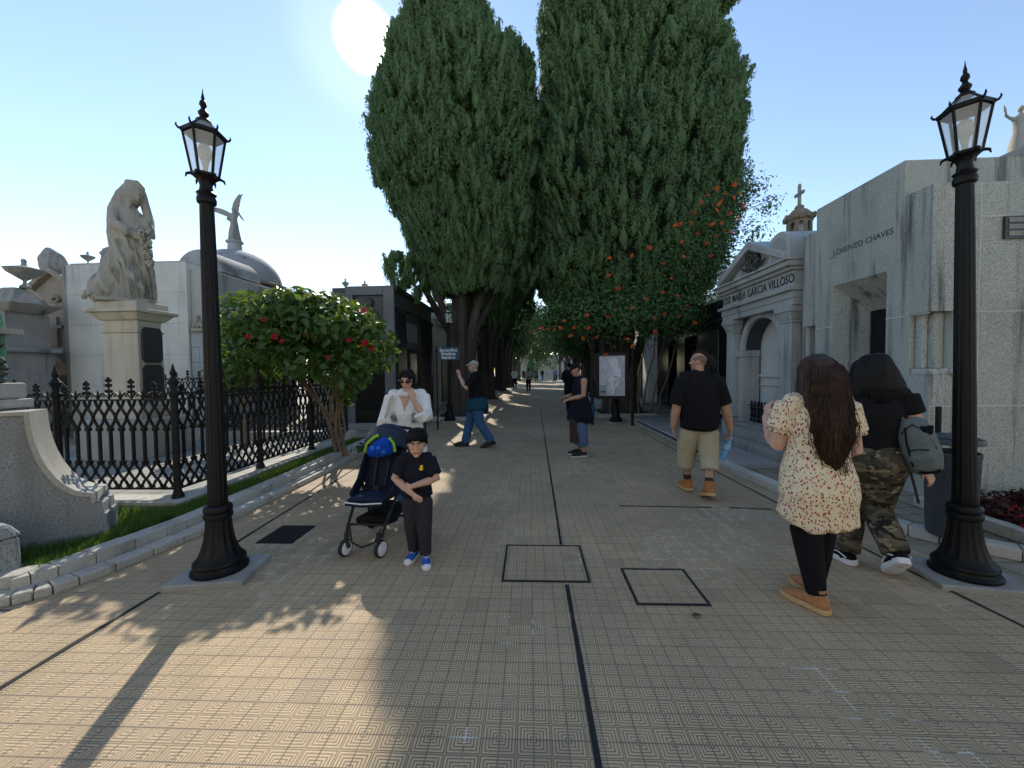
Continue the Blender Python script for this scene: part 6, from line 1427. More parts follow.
# seen from behind: his left hand is on the left of the picture
J['elL'] = V(.27,.03,.62*h); J['wrL'] = V(.295,-.03,.475*h); J['hdL'] = V(-.05,-.1,-1); J['pnL'] = V(-1,.1,0); J['elR'] = V(-.285,.03,.62*h); J['wrR'] = V(-.36,.0,.465*h); J['hdR'] = V(-.05,-.2,-1); J['pnR'] = V(1,0,0); J['curlR'] = .9
J['hipL'] = V(.10,0,.505*h); J['hipR'] = V(-.10,0,.505*h); J['kneeL'] = V(.115,-.12,.29*h); J['ankleL'] = V(.075,-.18,.055*h); J['toeL'] = V(.10,-.37,.015*h)
J['kneeR'] = V(-.105,.03,.28*h); J['ankleR'] = V(-.05,.20,.08*h); J['toeR'] = V(-.06,.03,.014*h)
b, T = body(t, J, 'm', .134, 1.25, 'skin_b', .006, 1.25, 1.05)
prof = [(.475,.117,.102,0),(.53,.118,.104,0),(.60,.119,.105,-.002),(.66,.12,.10,0),(.73,.119,.09,0),(.785,.112,.07,0),(.82,.092,.055,0),(.84,.055,.045,0)]
garment(t,'t_shirt', shirt_mb(J,prof,1.0,.012,.92,1.18,flare=.16), M['black_cotton'], .008, 41, .007, 14, (1,1,.4))
garment(t,'cargo_shorts', trouser_mb(J,[(.46,.125,.1,0),(.50,.13,.105,0),(.54,.125,.1,0)],.010,.72,1.0,(.066,.062,.056,.05,.045)), M['khaki'], .008, 43, .008, 20, (1,1,.6))
m = MB(); pk = J['hipL'].lerp(J['kneeL'],.62); m.box(pk.x+.072,pk.x+.11,pk.y-.06,pk.y+.08,pk.z-.09,pk.z+.08); m.box(pk.x+.078,pk.x+.122,pk.y-.065,pk.y+.085,pk.z+.04,pk.z+.085); build('cargo_pocket', m, M['khaki'], t, smooth=0, bevel=.012)
m = MB(); m.loft([(0,-.22,.40),(0,0,.5),(0,.26,.42),(0,.42,.22)],[(.2,.07),(.27,.07),(.25,.07),(.14,.07)],n=14,M=T); m.loft([(0,.42,.2),(0,.56,.16),(0,.66,-.05),(0,.66,-.3),(0,.6,-.5)],[(.1,.1),(.17,.16),(.2,.17),(.15,.13),(.05,.05)],n=12,M=T); garment(t,'hair', m, M['hair_black'], .006, 45, .008, 60, (1,1,.5))
m = MB(); m.ell((0,.06,.1),(.345,.405,.35),18,12,T); build('shaved_hair', m, plain('shaved_hair',(.20,.13,.10),(.15,.10,.075),60,.7), t); m = MB(); m.ell((0,.47,.19),(.11,.05,.11),10,8,T); build('hair_tie', m, M['white_rubber'], t)
for k in 'LR':
    o,TT,zg = shoe(t,J,k,M['tan_leather'],M['sole_pale'],.035,1.2,.022,'boot'); m = MB(); c = J['ankle'+k]; kn = J['knee'+k]; m.loft([c.lerp(kn,.16),c.lerp(kn,.32)],[.047,.046],n=14,rnd=.1); build('sock', m, M['rubber'], t)
m = MB(); c = J['ankleR'].lerp(J['kneeR'],.55); m.tube([c+V(.028*math.cos(a)-.005,.062-.012*abs(math.cos(a)),.035*math.sin(a)) for a in np.linspace(0,2*pi,13)[:-1]],.009,5,closed=True); m.tube([c+V(-.03,.05,-.03),c+V(-.035,.045,-.08)],.008,5); build('tattoo', m, M['ink'], b)
RZ = Matrix.Rotation(R(176),3,'Z'); q = t.location+RZ@V(-.38,-.035,.395*h)
tb = thing('water_bottle','blue plastic water bottle hanging from the right hand of the man in khaki shorts','bottle',q,R(176)); Tm = Matrix.Rotation(R(-22),4,'Y')@Matrix.Rotation(pi,4,'X')
m = MB(); m.lathe([(.012,.0),(.013,.03),(.03,.06),(.036,.09),(.034,.14),(.037,.15),(.034,.16),(.037,.18),(.034,.2),(.037,.22),(.037,.285),(.03,.295)],16,Tm); build('shell', m, M['water_blue'], tb); m = MB(); m.lathe([(.015,-.02),(.016,.004)],12,Tm); build('lid', m, M['bluecap'], tb); m = MB(); m.lathe([(.0372,.085),(.0376,.09),(.0376,.135),(.037,.14)],16,Tm); build('paper_label', m, M['bluecap'], tb)

# ---- woman in a floral playsuit, from behind
h = 1.615; J = pose(h); t = thing('person','woman with long brown hair in a cream floral playsuit and black tights, seen from behind','person',(1.84,2.60,.004), R(168)); wf = t
J['shL'] = V(.145,.0,.805*h); J['shR'] = V(-.145,.0,.805*h); J['yaw'] = R(0); J['head'] = V(.005,-.02,.93*h)
J['elL'] = V(.215,-.04,.635*h); J['wrL'] = V(.215,-.2,.745*h); J['hdL'] = V(-.15,-.4,.9); J['pnL'] = V(-.6,-.2,0); J['curlL'] = .9
J['elR'] = V(-.2,.0,.63*h); J['wrR'] = V(-.17,-.20,.60*h); J['hdR'] = V(.1,-1,0); J['pnR'] = V(.3,0,-1)
J['ankleL'] = V(.015,.07,.05*h); J['toeL'] = V(.115,-.06,.012*h); J['kneeL'] = V(.05,.0,.285*h); J['ankleR'] = V(-.045,-.10,.05*h); J['toeR'] = V(.0,-.27,.012*h); J['kneeR'] = V(-.06,-.07,.285*h)
b, T = body(t, J, 'f', .138, 1.05, 'skin_c', .005, 1.25, 1.0)
prof = [(.355,.124,.112,-.005),(.39,.123,.111,-.008),(.42,.124,.112,-.01),(.47,.13,.115,-.015),(.53,.123,.106,-.012),(.59,.109,.09,0),(.64,.102,.083,.003),(.70,.105,.085,.006),(.76,.104,.072,0),(.80,.088,.056,0),(.825,.055,.042,0)]
mb = shirt_mb(J,prof,.97,.006,.55,1.12,flare=.30)
for k,s in (('L',1),('R',-1)): mb.loft([J['hip'+k]+V(s*.02,0,-.02),J['hip'+k].lerp(J['knee'+k],.66)+V(s*.012,0,0)],[(.098,.114),(.106,.12)],n=18,rnd=.03)
ps = garment(t,'playsuit', mb, M['floral'], .007, 51, .010, 15, (1,1,.35))
for v in ps.data.vertices:                         # uneven, fluttering hem and a slit between the legs
    if v.co.z < .44*h:
        k_ = min(1,(.44*h-v.co.z)/(.10*h)); a_ = math.atan2(v.co.y,v.co.x); v.co.z += k_*(.014*math.sin(a_*3+1)+.007*math.sin(a_*11)); w_ = 1+.05*k_+.045*k_*math.sin(a_*12); v.co.x *= w_; v.co.y *= w_
        if abs(v.co.x) < .03: v.co.z += k_*(.03-abs(v.co.x))*1.2
m = MB()
for k,s in (('L',1),('R',-1)):                     # frilled cuffs
    a,c = J['sh'+k],J['el'+k]; q0 = a.lerp(c,.53); d = (c-a).normalized(); u = d.orthogonal().normalized(); w = d.cross(u); n = 60; ring=[]
    for r0,off in ((.062,0),(.082,.035),(.078,.03),(.056,0)):
        ring.append([q0+d*off+(u*math.cos(2*pi*i/n)+w*math.sin(2*pi*i/n))*(r0+(.010*math.sin(i*1.3) if off else 0)) for i in range(n)])
    m.add([p for rr in ring for p in rr],[(i+n*j,(i+1)%n+n*j,(i+1)%n+n*((j+1)%4),i+n*((j+1)%4)) for j in range(4) for i in range(n)])
build('frilled_cuff', m, M['floral'], t, smooth=180)
garment(t,'tights', trouser_mb(J,[(.47,.11,.085,0),(.51,.11,.085,0)],.004,1.9/2*1.02,1.12,(.064,.056,.045,.038,.027)), M['tights'], .006, 53, 0)
# hair: a full mass with loose wavy strands
m = MB(); m.ell((0,.07,.15),(.40,.45,.41),20,12,T); base = T@Vector((0,.40,.1))
hp = [T@Vector((0,.30,.28)), T@Vector((0,.42,-.1)), T@Vector((-.02,.44,-.6)), V(-.02,.135,.72*h), V(-.035,.135,.65*h), V(-.05,.13,.585*h)]
m.loft(hp,[(.08,.06),(.092,.07),(.105,.07),(.10,.05),(.07,.035),(.03,.015)],n=18)
for s in (-1,1): m.loft([T@Vector((s*.3,-.05,.2)),T@Vector((s*.34,.05,-.2)),T@Vector((s*.36,.2,-.7)),V(s*.085-.01,.12,.71*h)],[(.025,.05),(.028,.06),(.03,.05),(.02,.03)],side=(1,0,0),n=10)
hair = garment(t,'hair', m, M['hair_brown'], .007, 55, .009, 42, (1,1,.22), 2)
def wav(r_, lo=.56, hi=.70):
    a = r_.uniform(-1,1); ph = r_.uniform(0,6); am = r_.uniform(.007,.018); end = r_.uniform(lo,hi); x0 = a*.085; pts=[]
    for q in np.linspace(0,1,14):
        z = (1.01-(1.01-end)*q)*h; wd = np.interp(z/h,[.56,.63,.70,.78,.86,.93,.97,1.008],[.35,.72,1.02,1.08,1.05,1.0,.82,.15])*.100
        bk = np.interp(z/h,[.56,.65,.72,.80,.87,.93,.97,1.01],[.165,.19,.205,.19,.172,.142,.108,.0])*(1-.25*a*a)+r_.uniform(-.004,.004)
        pts.append(V(a*wd-.03*q+am*math.sin(q*15+ph), bk+am*.6*math.cos(q*13+ph), z))
    return pts
strands('hair_strand', M['hair_brown'], hair, None, wav, 420, .0036, 5); strands('hair_highlight', M['hair_light'], hair, None, lambda r_: wav(r_,.575,.66)[7:], 110, .003, 8)
strands('loose_strand', M['hair_brown'], hair, None, lambda r_: [p+V((.02+.02*r_.random())*(1 if p.x > 0 else -1)*k_*r_.uniform(.5,1.6), .012*k_, 0) for p,k_ in zip(wav(r_,.52,.68),np.linspace(0,1,14))], 70, .0016, 21)
build('hair_tie', MB().tube([T@Vector((.40*math.cos(a),.10+.46*math.sin(a),.12)) for a in np.linspace(-.1,pi+.1,13)],.006,5), M['hair_light'], hair)
for k in 'LR':
    o,TT,zg = shoe(t,J,k,M['tan_suede'],M['sole_pale'],.03,1.12,.02,'ankle_boot')
    for (x,z) in ((.005,.045),(-.012,.03),(.02,.028)):
        m = MB()
        for q in range(5): a = 2*pi*q/5; m.ell(((x+.009*math.cos(a))*h,-.031*h,zg+(z+.009*math.sin(a))*h),(.008*h,.004*h,.008*h),6,4,TT)
        build('flower_patch', m, M['white_rubber'], o)
build('bag_strap', MB().tube([V(-.13,.03,.835*h),V(-.155,.085,.80*h),V(-.165,.10,.745*h),V(-.185,.06,.69*h)],.005,5), M['rubber'], t)

# ---- woman with black hair, camouflage trousers
h = 1.635; J = pose(h); t = thing('person','woman with shoulder length black hair, black top and camouflage trousers, walking away','person',(2.58,3.08,.004), R(160)); wc = t
J['shL'] = V(.18,.0,.805*h); J['shR'] = V(-.18,.0,.805*h); J['yaw'] = R(20)
J['elL'] = V(.23,-.04,.64*h); J['wrL'] = V(.18,-.2,.62*h); J['hdL'] = V(-.3,-1,0); J['pnL'] = V(-.3,0,-1)
J['elR'] = V(-.255,.06,.64*h); J['wrR'] = V(-.27,.07,.50*h); J['hdR'] = V(-.35,.1,-.6); J['pnR'] = V(.6,-.6,.1); J['curlR'] = .6
J['kneeL'] = V(.085,-.10,.285*h); J['ankleL'] = V(.12,-.06,.05*h); J['toeL'] = V(.21,-.225,.012*h)
J['kneeR'] = V(-.05,-.05,.275*h); J['ankleR'] = V(-.10,.17,.12*h); J['toeR'] = V(-.10,.03,.014*h)
b, T = body(t, J, 'f', .138, 1.12, 'skin_c', .005, 1.2, 1.1)
prof = [(.57,.122,.094,0),(.62,.117,.09,0),(.68,.118,.094,.004),(.74,.12,.09,.004),(.79,.112,.066,0),(.825,.075,.046,0)]
garment(t,'black_top', shirt_mb(J,prof,1.0,.010,.45,1.3,flare=.05), M['black_cotton'], .007, 61, .005, 18)
garment(t,'camouflage_trousers', trouser_mb(J,[(.46,.115,.094,-.01),(.50,.128,.106,-.014),(.545,.122,.095,-.008),(.59,.112,.086,0)],.008,1.9/2*1.03,1.18,(.068,.058,.046,.041,.036)), M['camo'], .007, 63, .008, 22, (1,1,.8))
m = MB(); m.ell((0,.07,.12),(.42,.47,.42),20,12,T); m.loft([T@Vector((0,.2,.3)),T@Vector((0,.3,-.1)),T@Vector((0,.32,-.6)),T@Vector((0,.3,-.98))],[(.08,.09),(.12,.09),(.155,.085),(.15,.05)],n=18)
for s in (-1,1): m.loft([T@Vector((s*.3,-.06,.2)),T@Vector((s*.48,.02,-.2)),T@Vector((s*.56,.1,-.85))],[(.04,.07),(.045,.08),(.03,.06)],side=(1,0,0),n=10)
hair = garment(t,'hair', m, M['hair_black'], .007, 65, .008, 45, (1,1,.15), 2)
def hs(r_):
    a = r_.uniform(-1.5,4.64); pts=[]; e = r_.uniform(-1.32,-.9)
    for q in np.linspace(.0,1,9):
        z = .45+(e-.45)*q; w = np.interp(z,[-1.2,-.8,-.2,.2,.45],[.60,.60,.53,.47,.3]); y = .1+.3*max(0,-z)*.5
        ca,sa = math.cos(a),math.sin(a)
        pts.append(T@Vector((w*ca+r_.uniform(-.01,.01), (.08+.50*sa*(w/.5)) if sa > 0 else .05+.2*sa, z)))
    return pts
strands('hair_strand', M['hair_black'], hair, None, hs, 300, .0034, 9)
for k in 'LR':
    o,TT,zg = shoe(t,J,k,M['black_cotton'],M['white_rubber'],-.005,1.1,.026,'sneaker'); m = MB()
    for s in (-1,1): m.tube([TT@Vector(p) for p in ((-.03*h,s*.031*h,zg+.035*h),(.01*h,s*.034*h,zg+.05*h),(.04*h,s*.034*h,zg+.045*h),(.07*h,s*.035*h,zg+.03*h))],.0055,5)
    build('side_stripe', m, M['white_rubber'], o); m = MB()
    for q in range(4): m.tube([TT@Vector(((.03+.016*q)*h,-.018*h,zg+(.062-.008*q)*h)),TT@Vector(((.035+.016*q)*h,0,zg+(.069-.008*q)*h)),TT@Vector(((.03+.016*q)*h,.018*h,zg+(.062-.008*q)*h))],.004,5)
    build('lace', m, M['white_rubber'], o)
# backpack on her right shoulder
RZ = Matrix.Rotation(R(160),3,'Z'); c = t.location+RZ@V(-.215,.14,.595*h)
tb = thing('backpack','slate grey backpack hanging from the shoulder of the woman in camouflage trousers','backpack',c,R(160)+R(-25)); tb.rotation_euler = (R(-8),R(12),R(135)); tb.scale = (.85,.85,.95); m = MB()
m.loft([(0,0,-.16),(0,.01,-.04),(0,.0,.10),(0,-.02,.19)],[(.105,.065),(.12,.075),(.11,.065),(.08,.04)],n=18); garment(tb,'main_bag', m, M['grey_canvas'], .008, 71, .012, 16)
m = MB(); m.loft([(0,.062,-.14),(0,.08,-.06),(0,.062,.02)],[(.08,.028),(.088,.034),(.07,.022)],n=14); garment(tb,'front_pocket', m, M['grey_canvas'], .008, 72, .008, 20)
m = MB(); m.loft([(-.06,.04,.14),(-.085,.03,.15),(-.07,.02,.08)],[(.032,.03),(.036,.03),(.026,.025)],n=10); build('dark_flap', m, M['black_cotton'], tb); m = MB(); m.tube([(-.09,.035,-.13),(-.10,.05,.0),(-.07,.05,.13),(0,.045,.185),(.07,.05,.13),(.10,.05,.0),(.09,.035,-.13)],.005,4); m.tube([(-.06,.095,.0),(0,.105,.01),(.06,.095,.0)],.005,4); m.tube([(.045,.06,.17),(.06,.085,.05),(.06,.09,-.12)],.009,4); build('zip', m, M['black_cotton'], tb); build('base_trim', MB().loft([(0,0,-.18),(0,0,-.155)],[(.10,.06),(.108,.068)],n=16,rnd=.3), M['black_cotton'], tb)
m = MB(); m.tube([(.05,.0,.18),(.09,-.05,.27),(.13,-.11,.34)],.014,5); m.tube([(.02,.0,.17),(.07,-.03,.26),(.12,-.09,.35)],.012,5); build('shoulder_strap', m, M['grey_canvas'], tb); m = MB(); m.tube([(.09,.02,-.14),(.09,.03,-.30),(.095,.02,-.42)],.012,4); m.tube([(-.08,.04,-.14),(-.10,.05,-.2),(-.09,.05,-.24)],.006,4); build('hanging_strap', m, M['rubber'], tb)

# ---- distant figures
def walker(label, loc, rz, h, top, bot, skin, hairm, stride=.0, group=None, arms=None, vox=.012):
    J = pose(h); t = thing('person', label, 'person', loc, rz, group)
    if stride:
        J['kneeL'] = V(.1,-stride*.6,.29*h); J['ankleL'] = V(.1,-stride,.055*h); J['toeL'] = V(.11,-stride-.19,.02*h); J['ankleR'] = V(-.1,stride*.9,.07*h); J['toeR'] = V(-.11,stride*.9-.17,.012*h)
    if arms:
        J['elR'] = V(-.22,.03,.645*h); J['wrR'] = V(-.08,-.18,.60*h); J['hdR'] = V(1,-.2,0); J['elL'] = V(.22,.03,.645*h); J['wrL'] = V(.08,-.18,.60*h); J['hdL'] = V(-1,-.2,0)
    b,T = body(t,J,'m',.134,1.05,skin,vox)
    garment(t,'shirt', shirt_mb(J,[(.52,.105,.08,0),(.58,.102,.08,0),(.66,.104,.08,0),(.74,.107,.078,0),(.79,.104,.064,0),(.83,.06,.045,0)],1.0,.012,.85,1.15), M[top], vox, 5, .005)
    garment(t,'trousers', trouser_mb(J,[(.47,.095,.072,0),(.50,.1,.076,0),(.55,.096,.074,0)],.010,1.0,1.05), M[bot], vox, 6, .005)
    m = MB(); m.ell((0,.1,.17),(.36,.42,.37),12,8,T); build('hair', m, M[hairm], t)
    for k in 'LR': shoe(t,J,k,M['rubber'],M['rubber'],-.01)
    return t
g = 'guards in white shirts walking up the avenue'
walker('left one of two distant men in white shirts and dark trousers on the avenue',(-1.35,34.5,.004),R(5),1.75,'white_cotton','black_cotton','skin_d','hair_black',.22,g)
walker('nearer, right one of two distant men in white shirts and dark trousers',(-.12,30.2,.004),R(-4),1.75,'white_cotton','black_cotton','skin_d','hair_black',.0,g,True)
walker('figure dressed all in black, standing beyond the woman in the dark cap',(1.38,13.7,.004),R(150),1.80,'black_cotton','black_cotton','skin_b','hair_black',.12,None,True,.009)
for i,(x,y,top,bot,lab) in enumerate(((-2.9,58,'white_cotton','denim','tiny far off figure in a pale top at the left end of the avenue'),(.9,57,'teal','charcoal','tiny far off figure in teal at the middle of the avenue end'),(3.2,52,'blue_shoe','charcoal','tiny far off figure in a bright blue top on the right side'),(4.0,60,'denim2','black_cotton','tiny far off figure in pale denim on the right side'),(2.0,63,'black_cotton','denim','tiny far off figure in black near the avenue end'),(-1.0,62,'charcoal','charcoal','tiny far off figure in grey behind the two guards'))):
    walker(lab,(x,y,.004),R(40*i),1.72,top,bot,'skin_b','hair_brown',.15,None,False,.02)

# ------------------------------------------------------------------ pushchair and the rest
t = thing('pushchair','navy folding pushchair with white front wheels beside the small boy','pushchair',(-1.40,3.55,.004), R(-3)); st = t
def wheel(x,y,r,w,turn=0):
    Tm = Matrix.Translation((x,y,r))@Matrix.Rotation(turn,4,'Z')@Matrix.Rotation(pi/2,4,'Y'); m = MB(); m.lathe([(r*.72,-w*.5),(r*.95,-w*.5),(r,-w*.2),(r,w*.2),(r*.95,w*.5),(r*.72,w*.5)],28,Tm); o = build('wheel', m, M['rubber'], t); m = MB(); m.lathe([(.012,-w*.7),(r*.80,-w*.55),(r*.82,-w*.5),(r*.82,w*.5),(r*.80,w*.55),(.012,w*.7)],28,Tm); build('hub', m, M['white_rubber'], o); return o
for x in (-.155,.155): wheel(x,-.36,.072,.036,R(-14)); wheel(x*1.35,.24,.075,.036)
m = MB()
for s in (-1,1):
    m.tube([(s*.155,-.34,.155),(s*.165,-.30,.22),(s*.19,-.08,.44),(s*.2,.06,.53)],.013,8); m.tube([(s*.21,.24,.08),(s*.205,.1,.42),(s*.2,.03,.55)],.013,8); m.tube([(s*.2,-.02,.5),(s*.21,.2,.78),(s*.19,.33,.98)],.012,8)
    m.tube([(s*.14,-.36,.20),(s*.14,-.37,.13),(s*.125,-.36,.075)],.019,8); m.tube([(s*.19,-.08,.44),(s*.2,.2,.42)],.011,8)
m.tube([(-.19,.33,.98),(0,.35,1.0),(.19,.33,.98)],.016,8); m.tube([(-.165,-.28,.24),(.165,-.28,.24)],.010,8); m.tube([(-.2,.18,.15),(.2,.18,.15)],.010,8); build('frame', m, M['rubber'], t)
m = MB(); m.loft([(0,-.30,.455),(0,-.10,.44),(0,.06,.445)],[(.165,.03),(.185,.035),(.17,.03)],n=16,side=(1,0,0)); m.loft([(0,.03,.45),(0,.10,.62),(0,.17,.82),(0,.2,.92)],[(.175,.035),(.17,.035),(.16,.03),(.14,.025)],n=16,side=(1,0,0))
for s in (-1,1): m.loft([(s*.18,-.2,.47),(s*.19,-.02,.53),(s*.185,.1,.66),(s*.17,.18,.84)],[(.012,.03),(.014,.07),(.014,.09),(.012,.06)],side=(1,0,0),n=10)
garment(t,'seat', m, M['stroller_navy'], .007, 81, .005, 26)
m = MB()
for s in (-1,1): m.tube([(s*.055,.10,.78),(s*.06,.03,.6),(s*.05,-.02,.5)],.011,4); m.tube([(s*.165,-.02,.48),(0,-.06,.475)],.011,4)
m.box(-.03,.03,-.085,-.055,.455,.51); build('harness', m, M['rubber'], t); build('footrest', MB().loft([(-.15,-.33,.435),(0,-.345,.43),(.15,-.33,.435)],[(.03,.016),(.034,.018),(.03,.016)],side=(0,1,0),n=10), M['stroller_navy'], t); build('white_piping', MB().tube([(-.165,-.345,.45),(0,-.372,.447),(.165,-.345,.45)],.006,6), M['white_rubber'], t)
m = MB(); A_ = np.linspace(R(-12),R(118),10); n = 13; v=[]; fc=[]                 # folding hood on hoops
for th in (0,.012):
    for a in A_:
        for k in range(n):
            u = pi*k/(n-1); w = .2*math.cos(u); r = (.25-th)*math.sin(u)**.6 if 0<k<n-1 else 0; r2=.20+.06*math.sin(u)
            v.append((w*(1-.02*math.sin(a)), .19-(.02+r)*math.cos(a+R(35))*.95-.0, .80+(.02+r)*math.sin(a+R(35))*.88+.012*math.sin(a*14)))
K = len(A_)
for th in range(2):
    for i in range(K-1):
        for k in range(n-1): o = th*K*n; fc.append((o+i*n+k,o+i*n+k+1,o+(i+1)*n+k+1,o+(i+1)*n+k))
m.add(v,fc); build('hood', m, M['slate'], t, smooth=60); m = MB()
for i in (0,4,9): m.tube([v[i*n+k] for k in range(n)],.007,6)
build('hood_hoop', m, M['stroller_navy'], t)
m = MB(); m.loft([(0,-.18,.24),(0,.0,.2),(0,.2,.24)],[(.15,.05),(.17,.07),(.16,.06)],side=(1,0,0),n=14); garment(t,'basket', m, M['black_cotton'], .008, 83, .006); build('carry_strap', MB().tube([(-.15,-.30,.25),(-.1,-.36,.12),(.0,-.38,.085),(.1,-.36,.12),(.14,-.31,.22)],.009,5), M['rubber'], t)
tb = thing('plush_bag','bright blue dotted plush bag with lime spikes resting on the pushchair seat','bag',st.location+V(.0,.02,.84),R(-3)); m = MB(); m.loft([(-.08,0,-.03),(0,-.01,.01),(.10,0,.02)],[(.06,.06),(.085,.09),(.07,.075)],side=(0,1,0),n=14); m.ell((.06,-.03,.05),(.07,.06,.06),10,8); garment(tb,'plush', m, M['plush'], .006, 85, .002)
m = MB(); m.tube([(-.135,-.03,-.03),(-.105,-.05,.05),(-.03,-.05,.115),(.0,-.03,.13)],.014,6); build('lime_trim', m, M['lime'], tb); m = MB(); m.tube([(.11,-.05,.11),(.15,-.05,.06),(.16,-.04,-.02)],.013,6); build('lime_trim', m, M['lime'], tb)

for o in list(S.objects):
    if o.type == 'EMPTY' and o.name.split('.')[0] == 'person': dress(o)
t = thing('fallen_leaf','small dry brown leaf lying on the tiles below the right access cover','leaf',(1.02,2.44,.012)); m = MB(); m.add([(-.035,0,0),(0,.02,.012),(.04,.004,.004),(.004,-.02,.012)],[(0,1,2,3)]); build('leaf_blade', m, plain('dry_leaf',(.16,.06,.03),(.11,.045,.02),60,.8), t)
# litter bin
t = thing('litter_bin','round dark grey plastic litter bin with a raised lid behind the right lamp','bin',(3.62,3.52,.085)); t.scale = (.74,.74,.98); m = MB()
m.lathe([(.19,.0),(.205,.02),(.232,.70),(.238,.71),(.238,.74),(.225,.745),(.215,.70),(.18,.05)],28); build('barrel', m, M['bin'], t); m = MB(); m.lathe([(.15,.875),(.255,.86),(.262,.845),(.262,.82),(.25,.815),(.2,.825)],28); m.lathe([(.22,.872),(.12,.895),(.02,.9)],28); build('lid', m, M['bin'], t, smooth=40)
build('bracket', MB().box(-.03,.03,.14,.17,.68,.86).box(-.02,.02,-.2,-.18,.7,.84), M['bluegrey'], t, smooth=0); build('post', MB().tube([(.08,.24,.0),(.08,.24,1.12)],.03,8), M['iron2'], t)
t = thing('litter_bin','distant dark litter bin at the foot of the left row of trees','bin',(-2.75,32,.0)); m = MB(); m.lathe([(.2,.0),(.25,.75),(.25,.8)],20); build('barrel', m, M['bin'], t); build('lid', MB().lathe([(.27,.86),(.27,.9),(.05,.94)],20), M['bin'], t)

# poster stand
p0,p1 = V(1.75,11.1,0),V(2.80,10.86,0); d = (p1-p0); ang = math.atan2(d.y,d.x); L = d.length
t = thing('poster_stand','black framed stand with a grey photographic poster between two posts','sign',(*p0.xy,.004),ang)
for x in (0,L):
    m = MB(); m.tube([(x,0,0),(x,0,2.06)],.042,8); m.lathe([(.05,2.06),(.052,2.09),(.03,2.1),(.045,2.13),(.04,2.17),(.01,2.2)],10,Matrix.Translation((x,0,0))); build('post', m, M['iron2'], t)
a,b,z0,z1 = .09,.98,.74,2.02; m = MB(); m.box(a,b,-.05,.05,z0,z0+.07); m.box(a,b,-.05,.05,z1-.07,z1); m.box(a,a+.085,-.05,.05,z0+.072,z1-.072); m.box(b-.085,b,-.05,.05,z0+.072,z1-.072); m.box(.04,a,-.015,.015,z0+.3,z0+.34); m.box(b,L-.04,-.015,.015,z0+.5,z0+.54); build('panel_frame', m, M['iron2'], t, smooth=0, bevel=.006); build('back_board', MB().box(a+.087,b-.087,-.0,.04,z0+.072,z1-.072), M['iron2'], t, smooth=0)
pt = NT('poster_photo'); g = pt.mix(pt.ramp(pt.noise(5,5,dist=.8),.3,.7),(.46,.44,.47),(.66,.64,.67)); pt.done(pt.mix(pt.ramp(pt.noise(16,4),.5,.75),g,(.34,.33,.355)),.5)
x0,x1,za,zb_ = a+.1,b-.1,z0+.085,z1-.085; build('poster', MB().box(x0,x1,-.012,-.002,za,zb_), pt.m, t, smooth=0)
pale = plain('poster_pale',(.80,.78,.80),(.66,.64,.67),9,.5); mid = plain('poster_mid',(.52,.5,.53),(.42,.4,.43),9,.5)
w = x1-x0; hh = zb_-za; pp = lambda pts: [(x0+u*w, za+v_*hh) for u,v_ in pts]
m = MB(); m.prism(pp([(.55,.02),(.98,.02),(.98,.9),(.86,.97),(.70,.93),(.62,.72),(.6,.4)]),-.0135,-.0125,ywall); p_ = build('poster_relief', m, mid, t, smooth=0)
m = MB()
for pts in ([(.46,.88),(.56,.95),(.68,.93),(.74,.84),(.72,.74),(.82,.66),(.86,.52),(.80,.42),(.62,.42),(.60,.52),(.56,.62),(.5,.70),(.46,.78)],[(.34,.38),(.42,.47),(.6,.52),(.78,.44),(.70,.36),(.56,.40),(.5,.30)],[(.46,.31),(.56,.33),(.60,.16),(.56,.04),(.50,.04),(.52,.16)],[(.60,.28),(.80,.38),(.83,.35),(.64,.22)]): m.prism(pp(pts),-.0150,-.0140,ywall)
build('poster_figure', m, pale, t, smooth=0)
build('caption_card', MB().box(x0+.01,x0+.30*w,-.017,-.0155,za+.01,za+.27*hh), M['bluegrey'], t, smooth=0); build('caption_block', MB().box(x0+.05*w,x0+.25*w,-.0185,-.0175,za+.08*hh,za+.12*hh), M['letters'], t, smooth=0)
# blue street sign
t = thing('street_sign','small blue sign with three lines of white lettering by the left cypress','sign',(-2.47,10.32,.0)); build('post', MB().tube([(0,0,0),(0,0,2.25)],.022,8), M['iron2'], t); m = MB(); m.box(.05,.60,-.012,.012,1.86,2.20); s_ = build('plate', m, M['blue_sign'], t, smooth=0, bevel=.004); build('bracket', MB().box(.0,.05,-.01,.01,1.95,1.98).box(.0,.05,-.01,.01,2.08,2.11), M['iron2'], t, smooth=0)
for i,s in enumerate(('Bernardino','Rivadavia','Sepulcro')): text('lettering',s,.115,(-2.47+.32,10.32-.013,2.12-.095*i),ux=(1,0,0),uz=(0,0,1),mat=M['white_paint'],parent=s_,depth=.002,bold=.002,sx=.85)
build('barrier_post', MB(), M['iron2'], None) if False else None
t = thing('low_barrier','thin black barrier rail between the street sign and the left kerb','barrier',(-2.75,9.6,0)); m = MB(); m.tube([(.0,-.3,0),(0,-.3,.9)],.02,6); m.tube([(0,.5,0),(0,.5,.9)],.02,6); m.tube([(0,-.3,.88),(0,.5,.88)],.016,6); m.tube([(0,-.3,.3),(0,.5,.3)],.012,6); build('rail', m, M['iron2'], t)
t = thing('chain_barrier','low dark chain rail at the right pavement edge beside the poster stand','barrier',(2.9,10.5,0)); m = MB(); m.tube([(0,.2,0.15),(.05,-2,.12),(.0,-4,.1)],.02,6); build('rail', m, M['iron2'], t)
